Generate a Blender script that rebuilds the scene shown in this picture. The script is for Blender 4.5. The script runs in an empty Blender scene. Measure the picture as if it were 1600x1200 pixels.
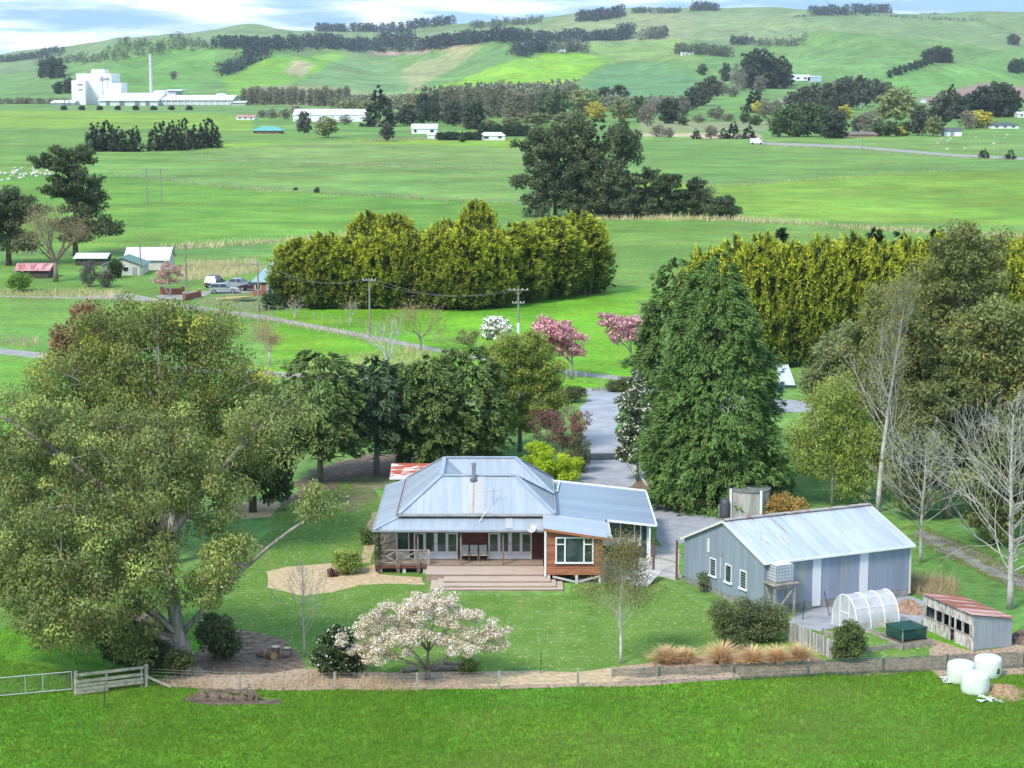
import bpy, bmesh, math, random
import numpy as np
from mathutils import Vector, Matrix, noise as mnoise

# ------------------------------------------------------------------ camera, sky, sun, exposure
SC = bpy.context.scene
H = 32.0; FPX = 3237.0; PITCH = math.atan(495.0 / FPX)      # drone height, focal length in photo pixels, downward pitch
SUN_EL = 47.0; SUN_DIR = Vector((-0.55, -0.72, 0)).normalized()
cam = bpy.data.cameras.new('camera'); camo = bpy.data.objects.new('camera', cam)
SC.collection.objects.link(camo); SC.camera = camo
camo.location = (0, 0, H); camo.rotation_euler = (math.pi / 2 - PITCH, 0, 0)
cam.sensor_fit = 'HORIZONTAL'; cam.sensor_width = 36.0; cam.lens = 36.0 * FPX / 1600.0
cam.clip_start = 1.0; cam.clip_end = 20000.0
SC.view_settings.view_transform = 'Standard'; SC.view_settings.look = 'None'
SC.view_settings.exposure = 0.86; SC.view_settings.gamma = 1.0
SC.cycles.use_denoising = True
SC.cycles.max_bounces = 6; SC.cycles.transparent_max_bounces = 12
SC.cycles.volume_bounces = 0; SC.cycles.caustics_reflective = False; SC.cycles.caustics_refractive = False

W = bpy.data.worlds.new('World'); SC.world = W; W.use_nodes = True
nt = W.node_tree; nt.nodes.clear()
def wn(t, **k):
    n = nt.nodes.new(t)
    for a, b in k.items(): setattr(n, a, b)
    return n
wo = wn('ShaderNodeOutputWorld'); wb = wn('ShaderNodeBackground'); wb.inputs['Strength'].default_value = 0.148
sky = wn('ShaderNodeTexSky', sky_type='NISHITA', sun_disc=False)
sky.sun_elevation = math.radians(SUN_EL)
sky.sun_rotation = math.atan2(SUN_DIR.x, SUN_DIR.y)
sky.air_density = 1.0; sky.dust_density = 0.4; sky.ozone_density = 2.0
tc = wn('ShaderNodeTexCoord'); mp = wn('ShaderNodeMapping'); mp.inputs['Scale'].default_value = (9.0, 9.0, 75.0)
mp.inputs['Location'].default_value = (3.1, 0.0, 0.4)
n1 = wn('ShaderNodeTexNoise'); n1.inputs['Scale'].default_value = 1.0; n1.inputs['Detail'].default_value = 7.0; n1.inputs['Roughness'].default_value = 0.55
r1 = wn('ShaderNodeValToRGB'); r1.color_ramp.elements[0].position = 0.44; r1.color_ramp.elements[1].position = 0.62
n2 = wn('ShaderNodeTexNoise'); n2.inputs['Scale'].default_value = 2.3; n2.inputs['Detail'].default_value = 5.0
r2 = wn('ShaderNodeValToRGB')
r2.color_ramp.elements[0].position = 0.35; r2.color_ramp.elements[0].color = (1.9, 3.2, 4.8, 1)
r2.color_ramp.elements[1].position = 0.60; r2.color_ramp.elements[1].color = (6.6, 7.0, 7.4, 1)
bl = wn('ShaderNodeMix', data_type='RGBA'); bl.inputs[0].default_value = 0.88; bl.inputs[7].default_value = (0.95, 2.25, 4.1, 1)
mx = wn('ShaderNodeMix', data_type='RGBA')
L = nt.links.new
L(tc.outputs['Generated'], mp.inputs['Vector']); L(mp.outputs[0], n1.inputs['Vector']); L(mp.outputs[0], n2.inputs['Vector'])
L(n1.outputs['Fac'], r1.inputs['Fac']); L(n2.outputs['Fac'], r2.inputs['Fac'])
L(sky.outputs[0], bl.inputs[6])
L(r1.outputs['Color'], mx.inputs[0]); L(bl.outputs[2], mx.inputs[6]); L(r2.outputs['Color'], mx.inputs[7])
L(mx.outputs[2], wb.inputs['Color']); L(wb.outputs[0], wo.inputs['Surface'])

sl = bpy.data.lights.new('sun', 'SUN'); sl.energy = 2.5; sl.angle = math.radians(14.0); sl.color = (1.0, 0.95, 0.86)
so = bpy.data.objects.new('sun', sl); SC.collection.objects.link(so)
_to = Vector((SUN_DIR.x * math.cos(math.radians(SUN_EL)), SUN_DIR.y * math.cos(math.radians(SUN_EL)), math.sin(math.radians(SUN_EL))))
so.rotation_euler = _to.to_track_quat('Z', 'Y').to_euler(); so.location = (0, 0, 300)

# ------------------------------------------------------------------ helpers
C = SC.collection
SP, CP = math.sin(PITCH), math.cos(PITCH)
def G(x, y, z=0.0):                       # where a sight line of the survey meets height z
    v = y - 600.0; k = (H - z) / (FPX * SP + v * CP)
    return Vector(((x - 800.0) * k, k * (FPX * CP - v * SP), z))
def proj(X, Y, Z):
    d = Y * CP + (H - Z) * SP; u = (Z - H) * CP + Y * SP
    return 800 + FPX * X / d, 600 - FPX * u / d
def scale_at(Y, z=0.0): return FPX / (Y * CP + (H - z) * SP)

def tag(o, label=None, cat=None, group=None, kind=None):
    if label: o['label'] = label
    if cat: o['category'] = cat
    if group: o['group'] = group
    if kind: o['kind'] = kind
    return o
def thing(name, label, cat, loc=(0, 0, 0), rz=0.0, group=None):
    o = bpy.data.objects.new(name, None); C.objects.link(o); o.empty_display_size = 0.3
    o.location = loc; o.rotation_euler = (0, 0, rz)
    return tag(o, label, cat, group)
def link(name, me, parent=None, world=False):
    o = bpy.data.objects.new(name, me); C.objects.link(o)
    if parent is not None:
        o.parent = parent
        if world and parent.parent is None and parent.type == 'EMPTY': o.location = -Vector(parent.location)
    return o
def copy_tree(o, parent=None):
    c = o.copy(); C.objects.link(c); c.parent = parent
    for ch in list(o.children): copy_tree(ch, c)
    return c

class MB:
    """collects shapes into one mesh; the matrix M maps local to world"""
    def __init__(s, M=None): s.v = []; s.f = []; s.M = M
    def add(s, vs, fs):
        n = len(s.v)
        if s.M is not None: vs = [tuple(s.M @ Vector(p)) for p in vs]
        s.v += [tuple(p) for p in vs]; s.f += [tuple(i + n for i in f) for f in fs]; return s
    def box(s, x0, x1, y0, y1, z0, z1):
        return s.add([(x0,y0,z0),(x1,y0,z0),(x1,y1,z0),(x0,y1,z0),(x0,y0,z1),(x1,y0,z1),(x1,y1,z1),(x0,y1,z1)],
                     [(0,3,2,1),(4,5,6,7),(0,1,5,4),(1,2,6,5),(2,3,7,6),(3,0,4,7)])
    def bar(s, p, q, w, h=None, up=(0, 0, 1)):
        h = w if h is None else h
        p, q = Vector(p), Vector(q); d = (q - p).normalized(); u = Vector(up)
        if abs(d.dot(u)) > 0.98: u = Vector((0, 1, 0))
        a = d.cross(u).normalized(); b = a.cross(d).normalized()
        vs = []
        for c in (p, q):
            for i, j in ((-1,-1),(1,-1),(1,1),(-1,1)): vs.append(c + a * (i * w / 2) + b * (j * h / 2))
        return s.add(vs, [(0,1,2,3),(7,6,5,4),(0,4,5,1),(1,5,6,2),(2,6,7,3),(3,7,4,0)])
    def tube(s, pts, rad, n=6, cap=True):
        pts = [Vector(p) for p in pts]
        if not hasattr(rad, '__len__'): rad = [rad] * len(pts)
        vs = []; fs = []; a = None
        for i, p in enumerate(pts):
            d = (pts[min(i+1, len(pts)-1)] - pts[max(i-1, 0)])
            d = d.normalized() if d.length > 1e-9 else Vector((0, 0, 1))
            if a is None: a = d.cross(Vector((0, 0, 1)) if abs(d.z) < 0.9 else Vector((1, 0, 0))).normalized()
            a = (a - d * a.dot(d)).normalized(); b = d.cross(a)
            for k in range(n):
                t = 2 * math.pi * k / n; vs.append(p + (a * math.cos(t) + b * math.sin(t)) * rad[i])
        for i in range(len(pts) - 1):
            for k in range(n): fs.append((i*n+k, i*n+(k+1)%n, (i+1)*n+(k+1)%n, (i+1)*n+k))
        if cap: fs.append(tuple(range(n-1, -1, -1))); fs.append(tuple((len(pts)-1)*n + k for k in range(n)))
        return s.add(vs, fs)
    def lathe(s, c, prof, n=20):
        vs = []; fs = []
        for r, z in prof:
            for k in range(n):
                t = 2*math.pi*k/n; vs.append((c[0]+r*math.cos(t), c[1]+r*math.sin(t), c[2]+z))
        for i in range(len(prof)-1):
            for k in range(n): fs.append((i*n+k, i*n+(k+1)%n, (i+1)*n+(k+1)%n, (i+1)*n+k))
        fs.append(tuple(range(n-1,-1,-1))); fs.append(tuple((len(prof)-1)*n+k for k in range(n)))
        return s.add(vs, fs)
    def slab(s, quad, t):                  # a sheet of thickness t under the polygon
        q = [Vector(p) for p in quad]; nn = (q[1]-q[0]).cross(q[2]-q[0]).normalized()
        n = len(q); vs = q + [p - nn*t for p in q]
        fs = [tuple(range(n)), tuple(range(2*n-1, n-1, -1))] + [(i, i+n, (i+1)%n+n, (i+1)%n) for i in range(n)]
        return s.add(vs, fs)
    def build(s, name, mat, parent=None, world=True, smooth=False):
        me = bpy.data.meshes.new(name); me.from_pydata(s.v, [], s.f); me.update()
        if mat: me.materials.append(mat)
        if smooth:
            for p in me.polygons: p.use_smooth = True
        return link(name, me, parent, world)
def frame(o, ang):                        # local frame: origin o (2-D or 3-D), rotated about z
    return Matrix.Translation(Vector((o[0], o[1], o[2] if len(o) > 2 else 0.0))) @ Matrix.Rotation(ang, 4, 'Z')

# ------------------------------------------------------------------ materials
MATS = {}
def _nodes(name):
    m = bpy.data.materials.new(name); m.use_nodes = True; t = m.node_tree
    b = t.nodes['Principled BSDF']; return m, t, b
def mat(name, c1, c2=None, scale=3.0, rough=0.7, metal=0.0, bump=0.0, bscale=None, detail=5.0, stretch=(1,1,1), lo=0.35, hi=0.65, spec=0.3, coords='obj', extra=None):
    if name in MATS: return MATS[name]
    m, t, b = _nodes(name); N = t.nodes.new; Lk = t.links.new
    b.inputs['Roughness'].default_value = rough; b.inputs['Metallic'].default_value = metal; b.inputs['Specular IOR Level'].default_value = spec
    if coords == 'obj': co = N('ShaderNodeTexCoord').outputs['Object']
    else: co = N('ShaderNodeNewGeometry').outputs['Position']
    mp = N('ShaderNodeMapping'); mp.inputs['Scale'].default_value = stretch; Lk(co, mp.inputs['Vector'])
    nz = N('ShaderNodeTexNoise'); nz.inputs['Scale'].default_value = scale; nz.inputs['Detail'].default_value = detail; Lk(mp.outputs[0], nz.inputs['Vector'])
    rp = N('ShaderNodeValToRGB'); rp.color_ramp.elements[0].position = lo; rp.color_ramp.elements[1].position = hi
    c2 = c2 or c1
    rp.color_ramp.elements[0].color = (*c1, 1); rp.color_ramp.elements[1].color = (*c2, 1)
    Lk(nz.outputs['Fac'], rp.inputs['Fac']); Lk(rp.outputs['Color'], b.inputs['Base Color'])
    if extra:                              # a third colour in sparse patches: (colour, scale, threshold)
        n3 = N('ShaderNodeTexNoise'); n3.inputs['Scale'].default_value = extra[1]; n3.inputs['Detail'].default_value = 6
        Lk(mp.outputs[0], n3.inputs['Vector'])
        r3 = N('ShaderNodeValToRGB'); r3.color_ramp.elements[0].position = extra[2]; r3.color_ramp.elements[1].position = min(1, extra[2] + 0.06)
        r3.color_ramp.elements[0].color = (0,0,0,1); r3.color_ramp.elements[1].color = (1,1,1,1)
        mm = N('ShaderNodeMix'); mm.data_type = 'RGBA'; mm.inputs[7].default_value = (*extra[0], 1)
        Lk(n3.outputs['Fac'], r3.inputs['Fac']); Lk(r3.outputs['Color'], mm.inputs[0]); Lk(rp.outputs['Color'], mm.inputs[6]); Lk(mm.outputs[2], b.inputs['Base Color'])
    if bump:
        nb = N('ShaderNodeTexNoise'); nb.inputs['Scale'].default_value = bscale or scale * 3; nb.inputs['Detail'].default_value = 4; Lk(mp.outputs[0], nb.inputs['Vector'])
        bp = N('ShaderNodeBump'); bp.inputs['Strength'].default_value = bump; bp.inputs['Distance'].default_value = 0.05
        Lk(nb.outputs['Fac'], bp.inputs['Height']); Lk(bp.outputs['Normal'], b.inputs['Normal'])
    MATS[name] = m; return m
def iron(name, c1, c2, axis, pitch=0.152, rust=None, rust_t=0.66, rough=0.45, ang=0.0, streak=6.0, metal=0.12, depth=0.005, lo=0.3, hi=0.7):
    """corrugated iron: ribs run along the direction `axis` seen from above (local x, y or z), weathering in streaks along the ribs"""
    if name in MATS: return MATS[name]
    m, t, b = _nodes(name); N = t.nodes.new; Lk = t.links.new
    b.inputs['Roughness'].default_value = rough; b.inputs['Metallic'].default_value = metal
    g = N('ShaderNodeNewGeometry'); rot = N('ShaderNodeMapping'); rot.vector_type = 'POINT'; rot.inputs['Rotation'].default_value = (0, 0, -ang)
    Lk(g.outputs['Position'], rot.inputs['Vector'])
    sx = N('ShaderNodeSeparateXYZ'); Lk(rot.outputs[0], sx.inputs[0])
    wave_ax = {'x': 'Y', 'y': 'X', 'z': 'X', 'zy': 'Y'}[axis]
    mu = N('ShaderNodeMath'); mu.operation = 'MULTIPLY'; mu.inputs[1].default_value = 2 * math.pi / pitch; Lk(sx.outputs[wave_ax], mu.inputs[0])
    si = N('ShaderNodeMath'); si.operation = 'SINE'; Lk(mu.outputs[0], si.inputs[0])
    bp = N('ShaderNodeBump'); bp.inputs['Strength'].default_value = 0.8; bp.inputs['Distance'].default_value = depth
    Lk(si.outputs[0], bp.inputs['Height']); Lk(bp.outputs['Normal'], b.inputs['Normal'])
    mp = N('ShaderNodeMapping'); long = 0.25
    mp.inputs['Scale'].default_value = {'x': (long, 2, long), 'y': (2, long, long), 'z': (2, 2, 0.2), 'zy': (2, 2, 0.2)}[axis]
    Lk(rot.outputs[0], mp.inputs['Vector'])
    nz = N('ShaderNodeTexNoise'); nz.inputs['Scale'].default_value = streak / 4; nz.inputs['Detail'].default_value = 6; Lk(mp.outputs[0], nz.inputs['Vector'])
    rp = N('ShaderNodeValToRGB'); rp.color_ramp.elements[0].position = lo; rp.color_ramp.elements[1].position = hi
    rp.color_ramp.elements[0].color = (*c1, 1); rp.color_ramp.elements[1].color = (*c2, 1); Lk(nz.outputs['Fac'], rp.inputs['Fac'])
    out = rp.outputs['Color']
    # sheet to sheet tone: every sheet is 0.76 m wide
    fl = N('ShaderNodeMath'); fl.operation = 'MULTIPLY'; fl.inputs[1].default_value = 1 / 0.76; Lk(sx.outputs[wave_ax], fl.inputs[0])
    f2 = N('ShaderNodeMath'); f2.operation = 'FLOOR'; Lk(fl.outputs[0], f2.inputs[0])
    wnz = N('ShaderNodeTexWhiteNoise'); wnz.noise_dimensions = '1D'; Lk(f2.outputs[0], wnz.inputs['W'])
    mr = N('ShaderNodeMapRange'); mr.inputs[3].default_value = 0.9; mr.inputs[4].default_value = 1.07; Lk(wnz.outputs['Value'], mr.inputs[0])
    hv = N('ShaderNodeHueSaturation'); Lk(out, hv.inputs['Color']); Lk(mr.outputs[0], hv.inputs['Value']); out = hv.outputs['Color']
    if rust:
        n3 = N('ShaderNodeTexNoise'); n3.inputs['Scale'].default_value = 0.9; n3.inputs['Detail'].default_value = 7; n3.inputs['Roughness'].default_value = 0.65; Lk(mp.outputs[0], n3.inputs['Vector'])
        r3 = N('ShaderNodeValToRGB'); r3.color_ramp.elements[0].position = rust_t; r3.color_ramp.elements[1].position = rust_t + 0.05
        r3.color_ramp.elements[0].color = (0,0,0,1); r3.color_ramp.elements[1].color = (1,1,1,1); Lk(n3.outputs['Fac'], r3.inputs['Fac'])
        mm = N('ShaderNodeMix'); mm.data_type = 'RGBA'; mm.inputs[7].default_value = (*rust, 1)
        Lk(r3.outputs['Color'], mm.inputs[0]); Lk(out, mm.inputs[6]); out = mm.outputs[2]
    Lk(out, b.inputs['Base Color'])
    MATS[name] = m; return m
def leafmat(name, trans=0.36, rough=0.6, var=0.10, gain=1.35):
    if name in MATS: return MATS[name]
    m, t, b = _nodes(name); N = t.nodes.new; Lk = t.links.new
    at = N('ShaderNodeAttribute'); at.attribute_name = 'Col'
    oi = N('ShaderNodeObjectInfo'); mr = N('ShaderNodeMapRange'); mr.inputs[3].default_value = gain*(1 - var); mr.inputs[4].default_value = gain*(1 + var); Lk(oi.outputs['Random'], mr.inputs[0])
    hv = N('ShaderNodeHueSaturation'); Lk(mr.outputs[0], hv.inputs['Value']); Lk(at.outputs['Color'], hv.inputs['Color'])
    b.inputs['Roughness'].default_value = rough; b.inputs['Specular IOR Level'].default_value = 0.2
    Lk(hv.outputs['Color'], b.inputs['Base Color'])
    tr = N('ShaderNodeBsdfTranslucent'); Lk(hv.outputs['Color'], tr.inputs['Color'])
    mx = N('ShaderNodeMixShader'); mx.inputs[0].default_value = trans
    Lk(b.outputs[0], mx.inputs[1]); Lk(tr.outputs[0], mx.inputs[2]); Lk(mx.outputs[0], t.nodes['Material Output'].inputs['Surface'])
    MATS[name] = m; return m
def glass(name, c=(0.02, 0.03, 0.035), rough=0.06):
    if name in MATS: return MATS[name]
    m, t, b = _nodes(name); b.inputs['Base Color'].default_value = (*c, 1); b.inputs['Roughness'].default_value = rough; b.inputs['Specular IOR Level'].default_value = 0.8
    N = t.nodes.new; nz = N('ShaderNodeTexNoise'); nz.inputs['Scale'].default_value = 1.3; rp = N('ShaderNodeValToRGB')
    rp.color_ramp.elements[0].color = (*c, 1); rp.color_ramp.elements[1].color = (*[min(1, k * 2.6 + 0.015) for k in c], 1)
    rp.color_ramp.elements[0].position = 0.4; rp.color_ramp.elements[1].position = 0.7
    t.links.new(N('ShaderNodeTexCoord').outputs['Object'], nz.inputs['Vector']); t.links.new(nz.outputs['Fac'], rp.inputs['Fac']); t.links.new(rp.outputs['Color'], b.inputs['Base Color'])
    MATS[name] = m; return m
def film(name, c, alpha, rough=0.3):       # thin translucent sheet (plastic, shade cloth)
    if name in MATS: return MATS[name]
    m, t, b = _nodes(name); N = t.nodes.new; b.inputs['Base Color'].default_value = (*c, 1); b.inputs['Roughness'].default_value = rough
    nz = N('ShaderNodeTexNoise'); nz.inputs['Scale'].default_value = 2.2; nz.inputs['Detail'].default_value = 5
    mr = N('ShaderNodeMapRange'); mr.inputs[1].default_value = 0.3; mr.inputs[2].default_value = 0.7; mr.inputs[3].default_value = alpha - 0.12; mr.inputs[4].default_value = min(1, alpha + 0.12)
    t.links.new(N('ShaderNodeTexCoord').outputs['Object'], nz.inputs['Vector'])
    tp = N('ShaderNodeBsdfTransparent'); mx = N('ShaderNodeMixShader')
    t.links.new(nz.outputs['Fac'], mr.inputs[0]); t.links.new(mr.outputs[0], mx.inputs[0]); t.links.new(tp.outputs[0], mx.inputs[1]); t.links.new(b.outputs[0], mx.inputs[2]); t.links.new(mx.outputs[0], t.nodes['Material Output'].inputs['Surface'])
    MATS[name] = m; return m

# ------------------------------------------------------------------ numpy meshes (foliage, ground)
def np_mesh(name, V, F, m, col=None, smooth=False):
    me = bpy.data.meshes.new(name); V = np.asarray(V, np.float32); F = np.asarray(F, np.int32); k = F.shape[1]
    me.vertices.add(len(V)); me.vertices.foreach_set('co', V.ravel())
    me.loops.add(F.size); me.loops.foreach_set('vertex_index', F.ravel())
    me.polygons.add(len(F)); me.polygons.foreach_set('loop_start', np.arange(0, F.size, k, dtype=np.int32))
    if smooth: me.polygons.foreach_set('use_smooth', np.ones(len(F), bool))
    me.update(calc_edges=True)
    if col is not None:
        a = me.color_attributes.new('Col', 'FLOAT_COLOR', 'POINT'); c4 = np.ones((len(V), 4), np.float32); c4[:, :3] = np.clip(col, 0.003, 1); a.data.foreach_set('color', c4.ravel())
    if m: me.materials.append(m)
    return me
def unit(a): return a / np.maximum(np.linalg.norm(a, axis=1, keepdims=True), 1e-9)
def leaf_arrays(P, A, Nn, Lh, Wd, cb, ct):
    """rhombic leaves: centre P, long axis A, facing Nn, length, width, colour at base and at tip"""
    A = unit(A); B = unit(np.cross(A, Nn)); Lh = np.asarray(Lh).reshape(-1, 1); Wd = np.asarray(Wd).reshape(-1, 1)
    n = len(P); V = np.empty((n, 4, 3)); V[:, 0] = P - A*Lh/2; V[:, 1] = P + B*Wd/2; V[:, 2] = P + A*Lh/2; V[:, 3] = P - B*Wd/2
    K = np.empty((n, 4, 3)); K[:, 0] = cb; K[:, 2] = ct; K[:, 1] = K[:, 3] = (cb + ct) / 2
    return V.reshape(-1, 3), K.reshape(-1, 3)
def leaf_mesh(name, parts, m):
    V = np.concatenate([p[0] for p in parts]); K = np.concatenate([p[1] for p in parts])
    return np_mesh(name, V, np.arange(len(V)).reshape(-1, 4), m, K)
def rdir(rg, n): return unit(rg.normal(size=(n, 3)))
def vnoise(p, s):
    return mnoise.noise(Vector((p[0]*s, p[1]*s, p[2]*s)))
def pip(px, py, poly):                     # points in polygon, vectorised
    px = np.asarray(px, float); py = np.asarray(py, float); ins = np.zeros(px.shape, bool); n = len(poly)
    for i in range(n):
        x1, y1 = poly[i]; x2, y2 = poly[(i+1) % n]
        c = ((y1 > py) != (y2 > py)) & (px < (x2-x1) * (py-y1) / ((y2-y1) or 1e-9) + x1); ins ^= c
    return ins
# ------------------------------------------------------------------ terrain: river plain and downland hills
def zrow(Y, ys):                           # heights that the hill profile has at distance Y
    q = (600.0 - np.asarray(ys, float)) / FPX
    return H + Y * (q * CP - SP) / (CP + q * SP)
COLX = np.array([-600, -200, 0, 100, 200, 300, 400, 500, 600, 700, 800, 900, 1000, 1100, 1200, 1300, 1400, 1500, 1600, 1800, 2200], float)
ROWS = [
 (1250, None),
 (1700, [168,168,168,167,167,167,167,166,164,164,164,160,158,155,152,152,156,160,164,164,164]),
 (2100, [150,150,150,148,146,144,145,148,147,145,143,140,140,138,132,134,138,142,146,146,146]),
 (2600, [140,140,138,130,118,112,114,124,130,124,112,112,118,112,112,110,110,118,122,122,122]),
 (3100, [130,130,126,112, 90, 84, 86,100,112,102, 88, 90,100, 92, 94, 88, 84, 92, 96, 96, 96]),
 (3500, [126,126,122,106, 84, 76, 80, 90, 98, 90, 80, 80, 84, 80, 80, 72, 68, 74, 74, 74, 74]),
 (3900, [124,124,118,108, 92, 84, 84, 88, 90, 84, 80, 74, 72, 68, 66, 58, 54, 56, 58, 58, 58]),
 (4500, [112,112,108, 96, 76, 68, 64, 68, 68, 60, 54, 50, 46, 46, 44, 40, 38, 38, 40, 40, 40]),
 (5200, [ 98, 98, 92, 80, 62, 52, 46, 52, 48, 46, 40, 30, 20, 20, 18, 24, 26, 27, 27, 27, 27]),
 (6000, [100,100, 96, 84, 68, 60, 54, 60, 58, 44, 30, 24, 15, 13, 14, 21, 22, 21, 20, 20, 20]),
 (7200, [ 90, 90, 86, 90, 90, 90, 90, 90, 80, 70, 50, 44, 36, 34, 34, 34, 34, 34, 34, 34, 34]),
]
ZR = np.array([np.zeros(len(COLX)) if r[1] is None else np.maximum(zrow(r[0], r[1]), 0.0) for r in ROWS])
YR = np.array([r[0] for r in ROWS], float)
TR = np.gradient(ZR, YR, axis=0); TR[0] = 0
def _cols(px):                             # smooth blend across the columns
    px = np.clip(px, COLX[0], COLX[-1] - 1e-3); i = np.clip(np.searchsorted(COLX, px, side='right') - 1, 0, len(COLX) - 2)
    u = (px - COLX[i]) / (COLX[i+1] - COLX[i]); return i, u * u * (3 - 2 * u) * 0.55 + u * 0.45
def hgt(X, Y):
    X = np.asarray(X, float); Y = np.asarray(Y, float)
    px = 800 + FPX * X / (np.maximum(Y, 1) * CP + H * SP); i, u = _cols(px)
    Yc = np.clip(Y, YR[0], YR[-1] - 1e-3); k = np.clip(np.searchsorted(YR, Yc, side='right') - 1, 0, len(YR) - 2)
    dy = YR[k+1] - YR[k]; s = (Yc - YR[k]) / dy
    def at(Z, r): return Z[r, i] * (1 - u) + Z[r, i+1] * u
    z0, z1, t0, t1 = at(ZR, k), at(ZR, k+1), at(TR, k) * dy, at(TR, k+1) * dy
    z = (2*s**3 - 3*s**2 + 1)*z0 + (s**3 - 2*s**2 + s)*t0 + (-2*s**3 + 3*s**2)*z1 + (s**3 - s**2)*t1
    a = np.clip(z / 45.0, 0, 1) * np.clip((Y - 1500) / 600, 0, 1) * np.clip((6400 - Y) / 1200, 0, 1) * np.clip(1.35 - Y / 6000, .45, 1)
    w = X + 120*np.sin(Y*0.0037 + 1.0) + 60*np.sin(Y*0.011)
    n = 9.0*np.abs(np.sin(w*0.0085 + 1.6*np.sin(Y*0.0052 + X*0.001))) - 5.0 + 2.5*(5.5*np.sin(w*0.0105 + 1.3*np.sin(Y*0.0041)) + 3.2*np.sin(w*0.023 - Y*0.006 + 2) + 3.0*np.sin(Y*0.0093 + 2.2*np.sin(X*0.0045)) + 1.6*np.sin(X*0.041 + Y*0.031 + 2*np.sin(X*0.013)))
    z = np.where(Y <= YR[0], 0.0, np.maximum(z, 0) + a * n)
    return np.maximum(z, 0.0)
def hit(x, y):                             # where the survey's sight line meets the land
    g = G(x, y) if y > 130 else None
    if g is not None and g.y < 1250: return g
    Y = np.arange(1200.0, 6900.0, 6.0); q = (600.0 - y) / FPX
    Zl = H + Y * (q * CP - SP) / (CP + q * SP); X = (x - 800.0) / FPX * (Y * CP + (H - Zl) * SP)
    zz = hgt(X, Y); b = np.nonzero(zz >= Zl)[0]
    j = b[0] if len(b) else len(Y) - 1
    return Vector((X[j], Y[j], zz[j]))

NEARG = (0.066, 0.185, 0.016)
FIELDS = [  # (polygon in survey coordinates, colour) painted in order; these are the crops and pastures of each paddock
 ([(-900,1300),(2500,1300),(2500,985),(-900,985)], (0.111,0.261,0.016)),
 ([(-900,700),(430,700),(430,560),(0,560),(-900,560)], (0.140,0.298,0.036)),
 ([(-900,560),(0,560),(640,590),(640,475),(-900,465)], (0.152,0.298,0.052)),
 ([(430,590),(1000,620),(1000,450),(640,480),(430,480)], (0.147,0.333,0.020)),
 ([(930,470),(1110,470),(1110,445),(930,440)], (0.164,0.350,0.029)),
 ([(-900,470),(330,470),(330,420),(-900,420)], (0.147,0.246,0.041)),
 ([(-900,400),(545,400),(945,345),(1160,345),(2500,380),(2500,450),(-900,450)], (0.142,0.254,0.047)),
 ([(-900,392),(190,392),(545,368),(820,340),(820,317),(400,297),(180,275),(-900,265)], (0.137,0.276,0.038)),
 ([(180,275),(400,297),(820,318),(820,262),(530,255),(300,240),(160,240)], (0.154,0.266,0.060)),
 ([(300,238),(545,262),(820,262),(820,222),(330,222)], (0.185,0.276,0.071)),
 ([(280,236),(330,222),(540,222),(820,232),(820,218),(560,218)], (0.206,0.328,0.038)),
 ([(-900,262),(-900,232),(140,235),(300,240),(180,272)], (0.154,0.269,0.054)),
 ([(-900,232),(-900,196),(200,200),(390,206),(600,215),(340,224),(140,235)], (0.144,0.254,0.054)),
 ([(-900,196),(-900,170),(100,172),(390,180),(390,206),(200,200)], (0.206,0.321,0.045)),
 ([(1000,345),(1165,342),(2500,375),(2500,262),(1380,268),(1150,290),(1000,282)], (0.180,0.305,0.038)),
 ([(1000,282),(1150,290),(1380,268),(2500,262),(2500,245),(1480,245),(1170,228),(1000,222)], (0.144,0.254,0.056)),
 ([(1000,222),(1170,228),(1480,245),(1600,249),(2500,249),(2500,212),(1190,214),(1000,216)], (0.164,0.276,0.066)),
 ([(985,212),(1190,218),(1190,214),(1180,208),(985,206)], (0.476,0.374,0.238)),
 ([(1000,204),(1200,204),(1200,190),(1000,190)], (0.247,0.269,0.127)),
 # hills
 ([(640,148),(700,130),(800,95),(850,82),(945,86),(950,95),(900,130),(890,142),(780,146)], (0.214,0.403,0.032)),
 ([(905,140),(950,100),(1000,95),(1070,110),(1120,135),(1060,160),(930,160)], (0.124,0.254,0.092)),
 ([(540,125),(620,112),(720,75),(760,68),(700,110),(640,148),(560,150)], (0.280,0.298,0.127)),
 ([(420,105),(540,90),(620,100),(640,145),(520,150),(440,140)], (0.164,0.276,0.097)),
 ([(150,150),(190,90),(260,75),(330,78),(345,110),(300,145)], (0.140,0.284,0.062)),
 ([(345,122),(420,92),(530,80),(540,92),(430,140),(360,150)], (0.173,0.336,0.045)),
 ([(455,92),(490,100),(470,120),(445,115)], (0.362,0.328,0.178)),
 ([(380,140),(470,130),(640,150),(640,165),(380,165)], (0.255,0.284,0.120)),
 ([(700,60),(760,65),(720,78),(640,82)], (0.394,0.328,0.163)),
 ([(570,80),(690,78),(660,84),(600,86)], (0.394,0.284,0.208)),
 ([(800,60),(905,20),(1080,20),(1080,60),(960,65),(870,64)], (0.255,0.292,0.127)),
 ([(1080,20),(1260,20),(1260,70),(1160,60),(1080,60)], (0.222,0.284,0.120)),
 ([(925,70),(1080,62),(1090,95),(950,95),(925,85)], (0.206,0.305,0.083)),
 ([(1200,85),(1440,95),(1430,110),(1330,130),(1220,120)], (0.164,0.298,0.086)),
 ([(1380,118),(1480,105),(1700,100),(1700,132),(1430,150),(1380,140)], (0.147,0.292,0.071)),
 ([(1428,158),(1480,142),(1530,132),(1700,138),(1700,150),(1560,158),(1500,165)], (0.303,0.201,0.163)),
 ([(1185,190),(1330,172),(1395,162),(1390,178),(1310,186)], (0.152,0.314,0.045)),
 ([(1090,170),(1130,148),(1180,150),(1178,176),(1090,186)], (0.157,0.284,0.067)),
]
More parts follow.
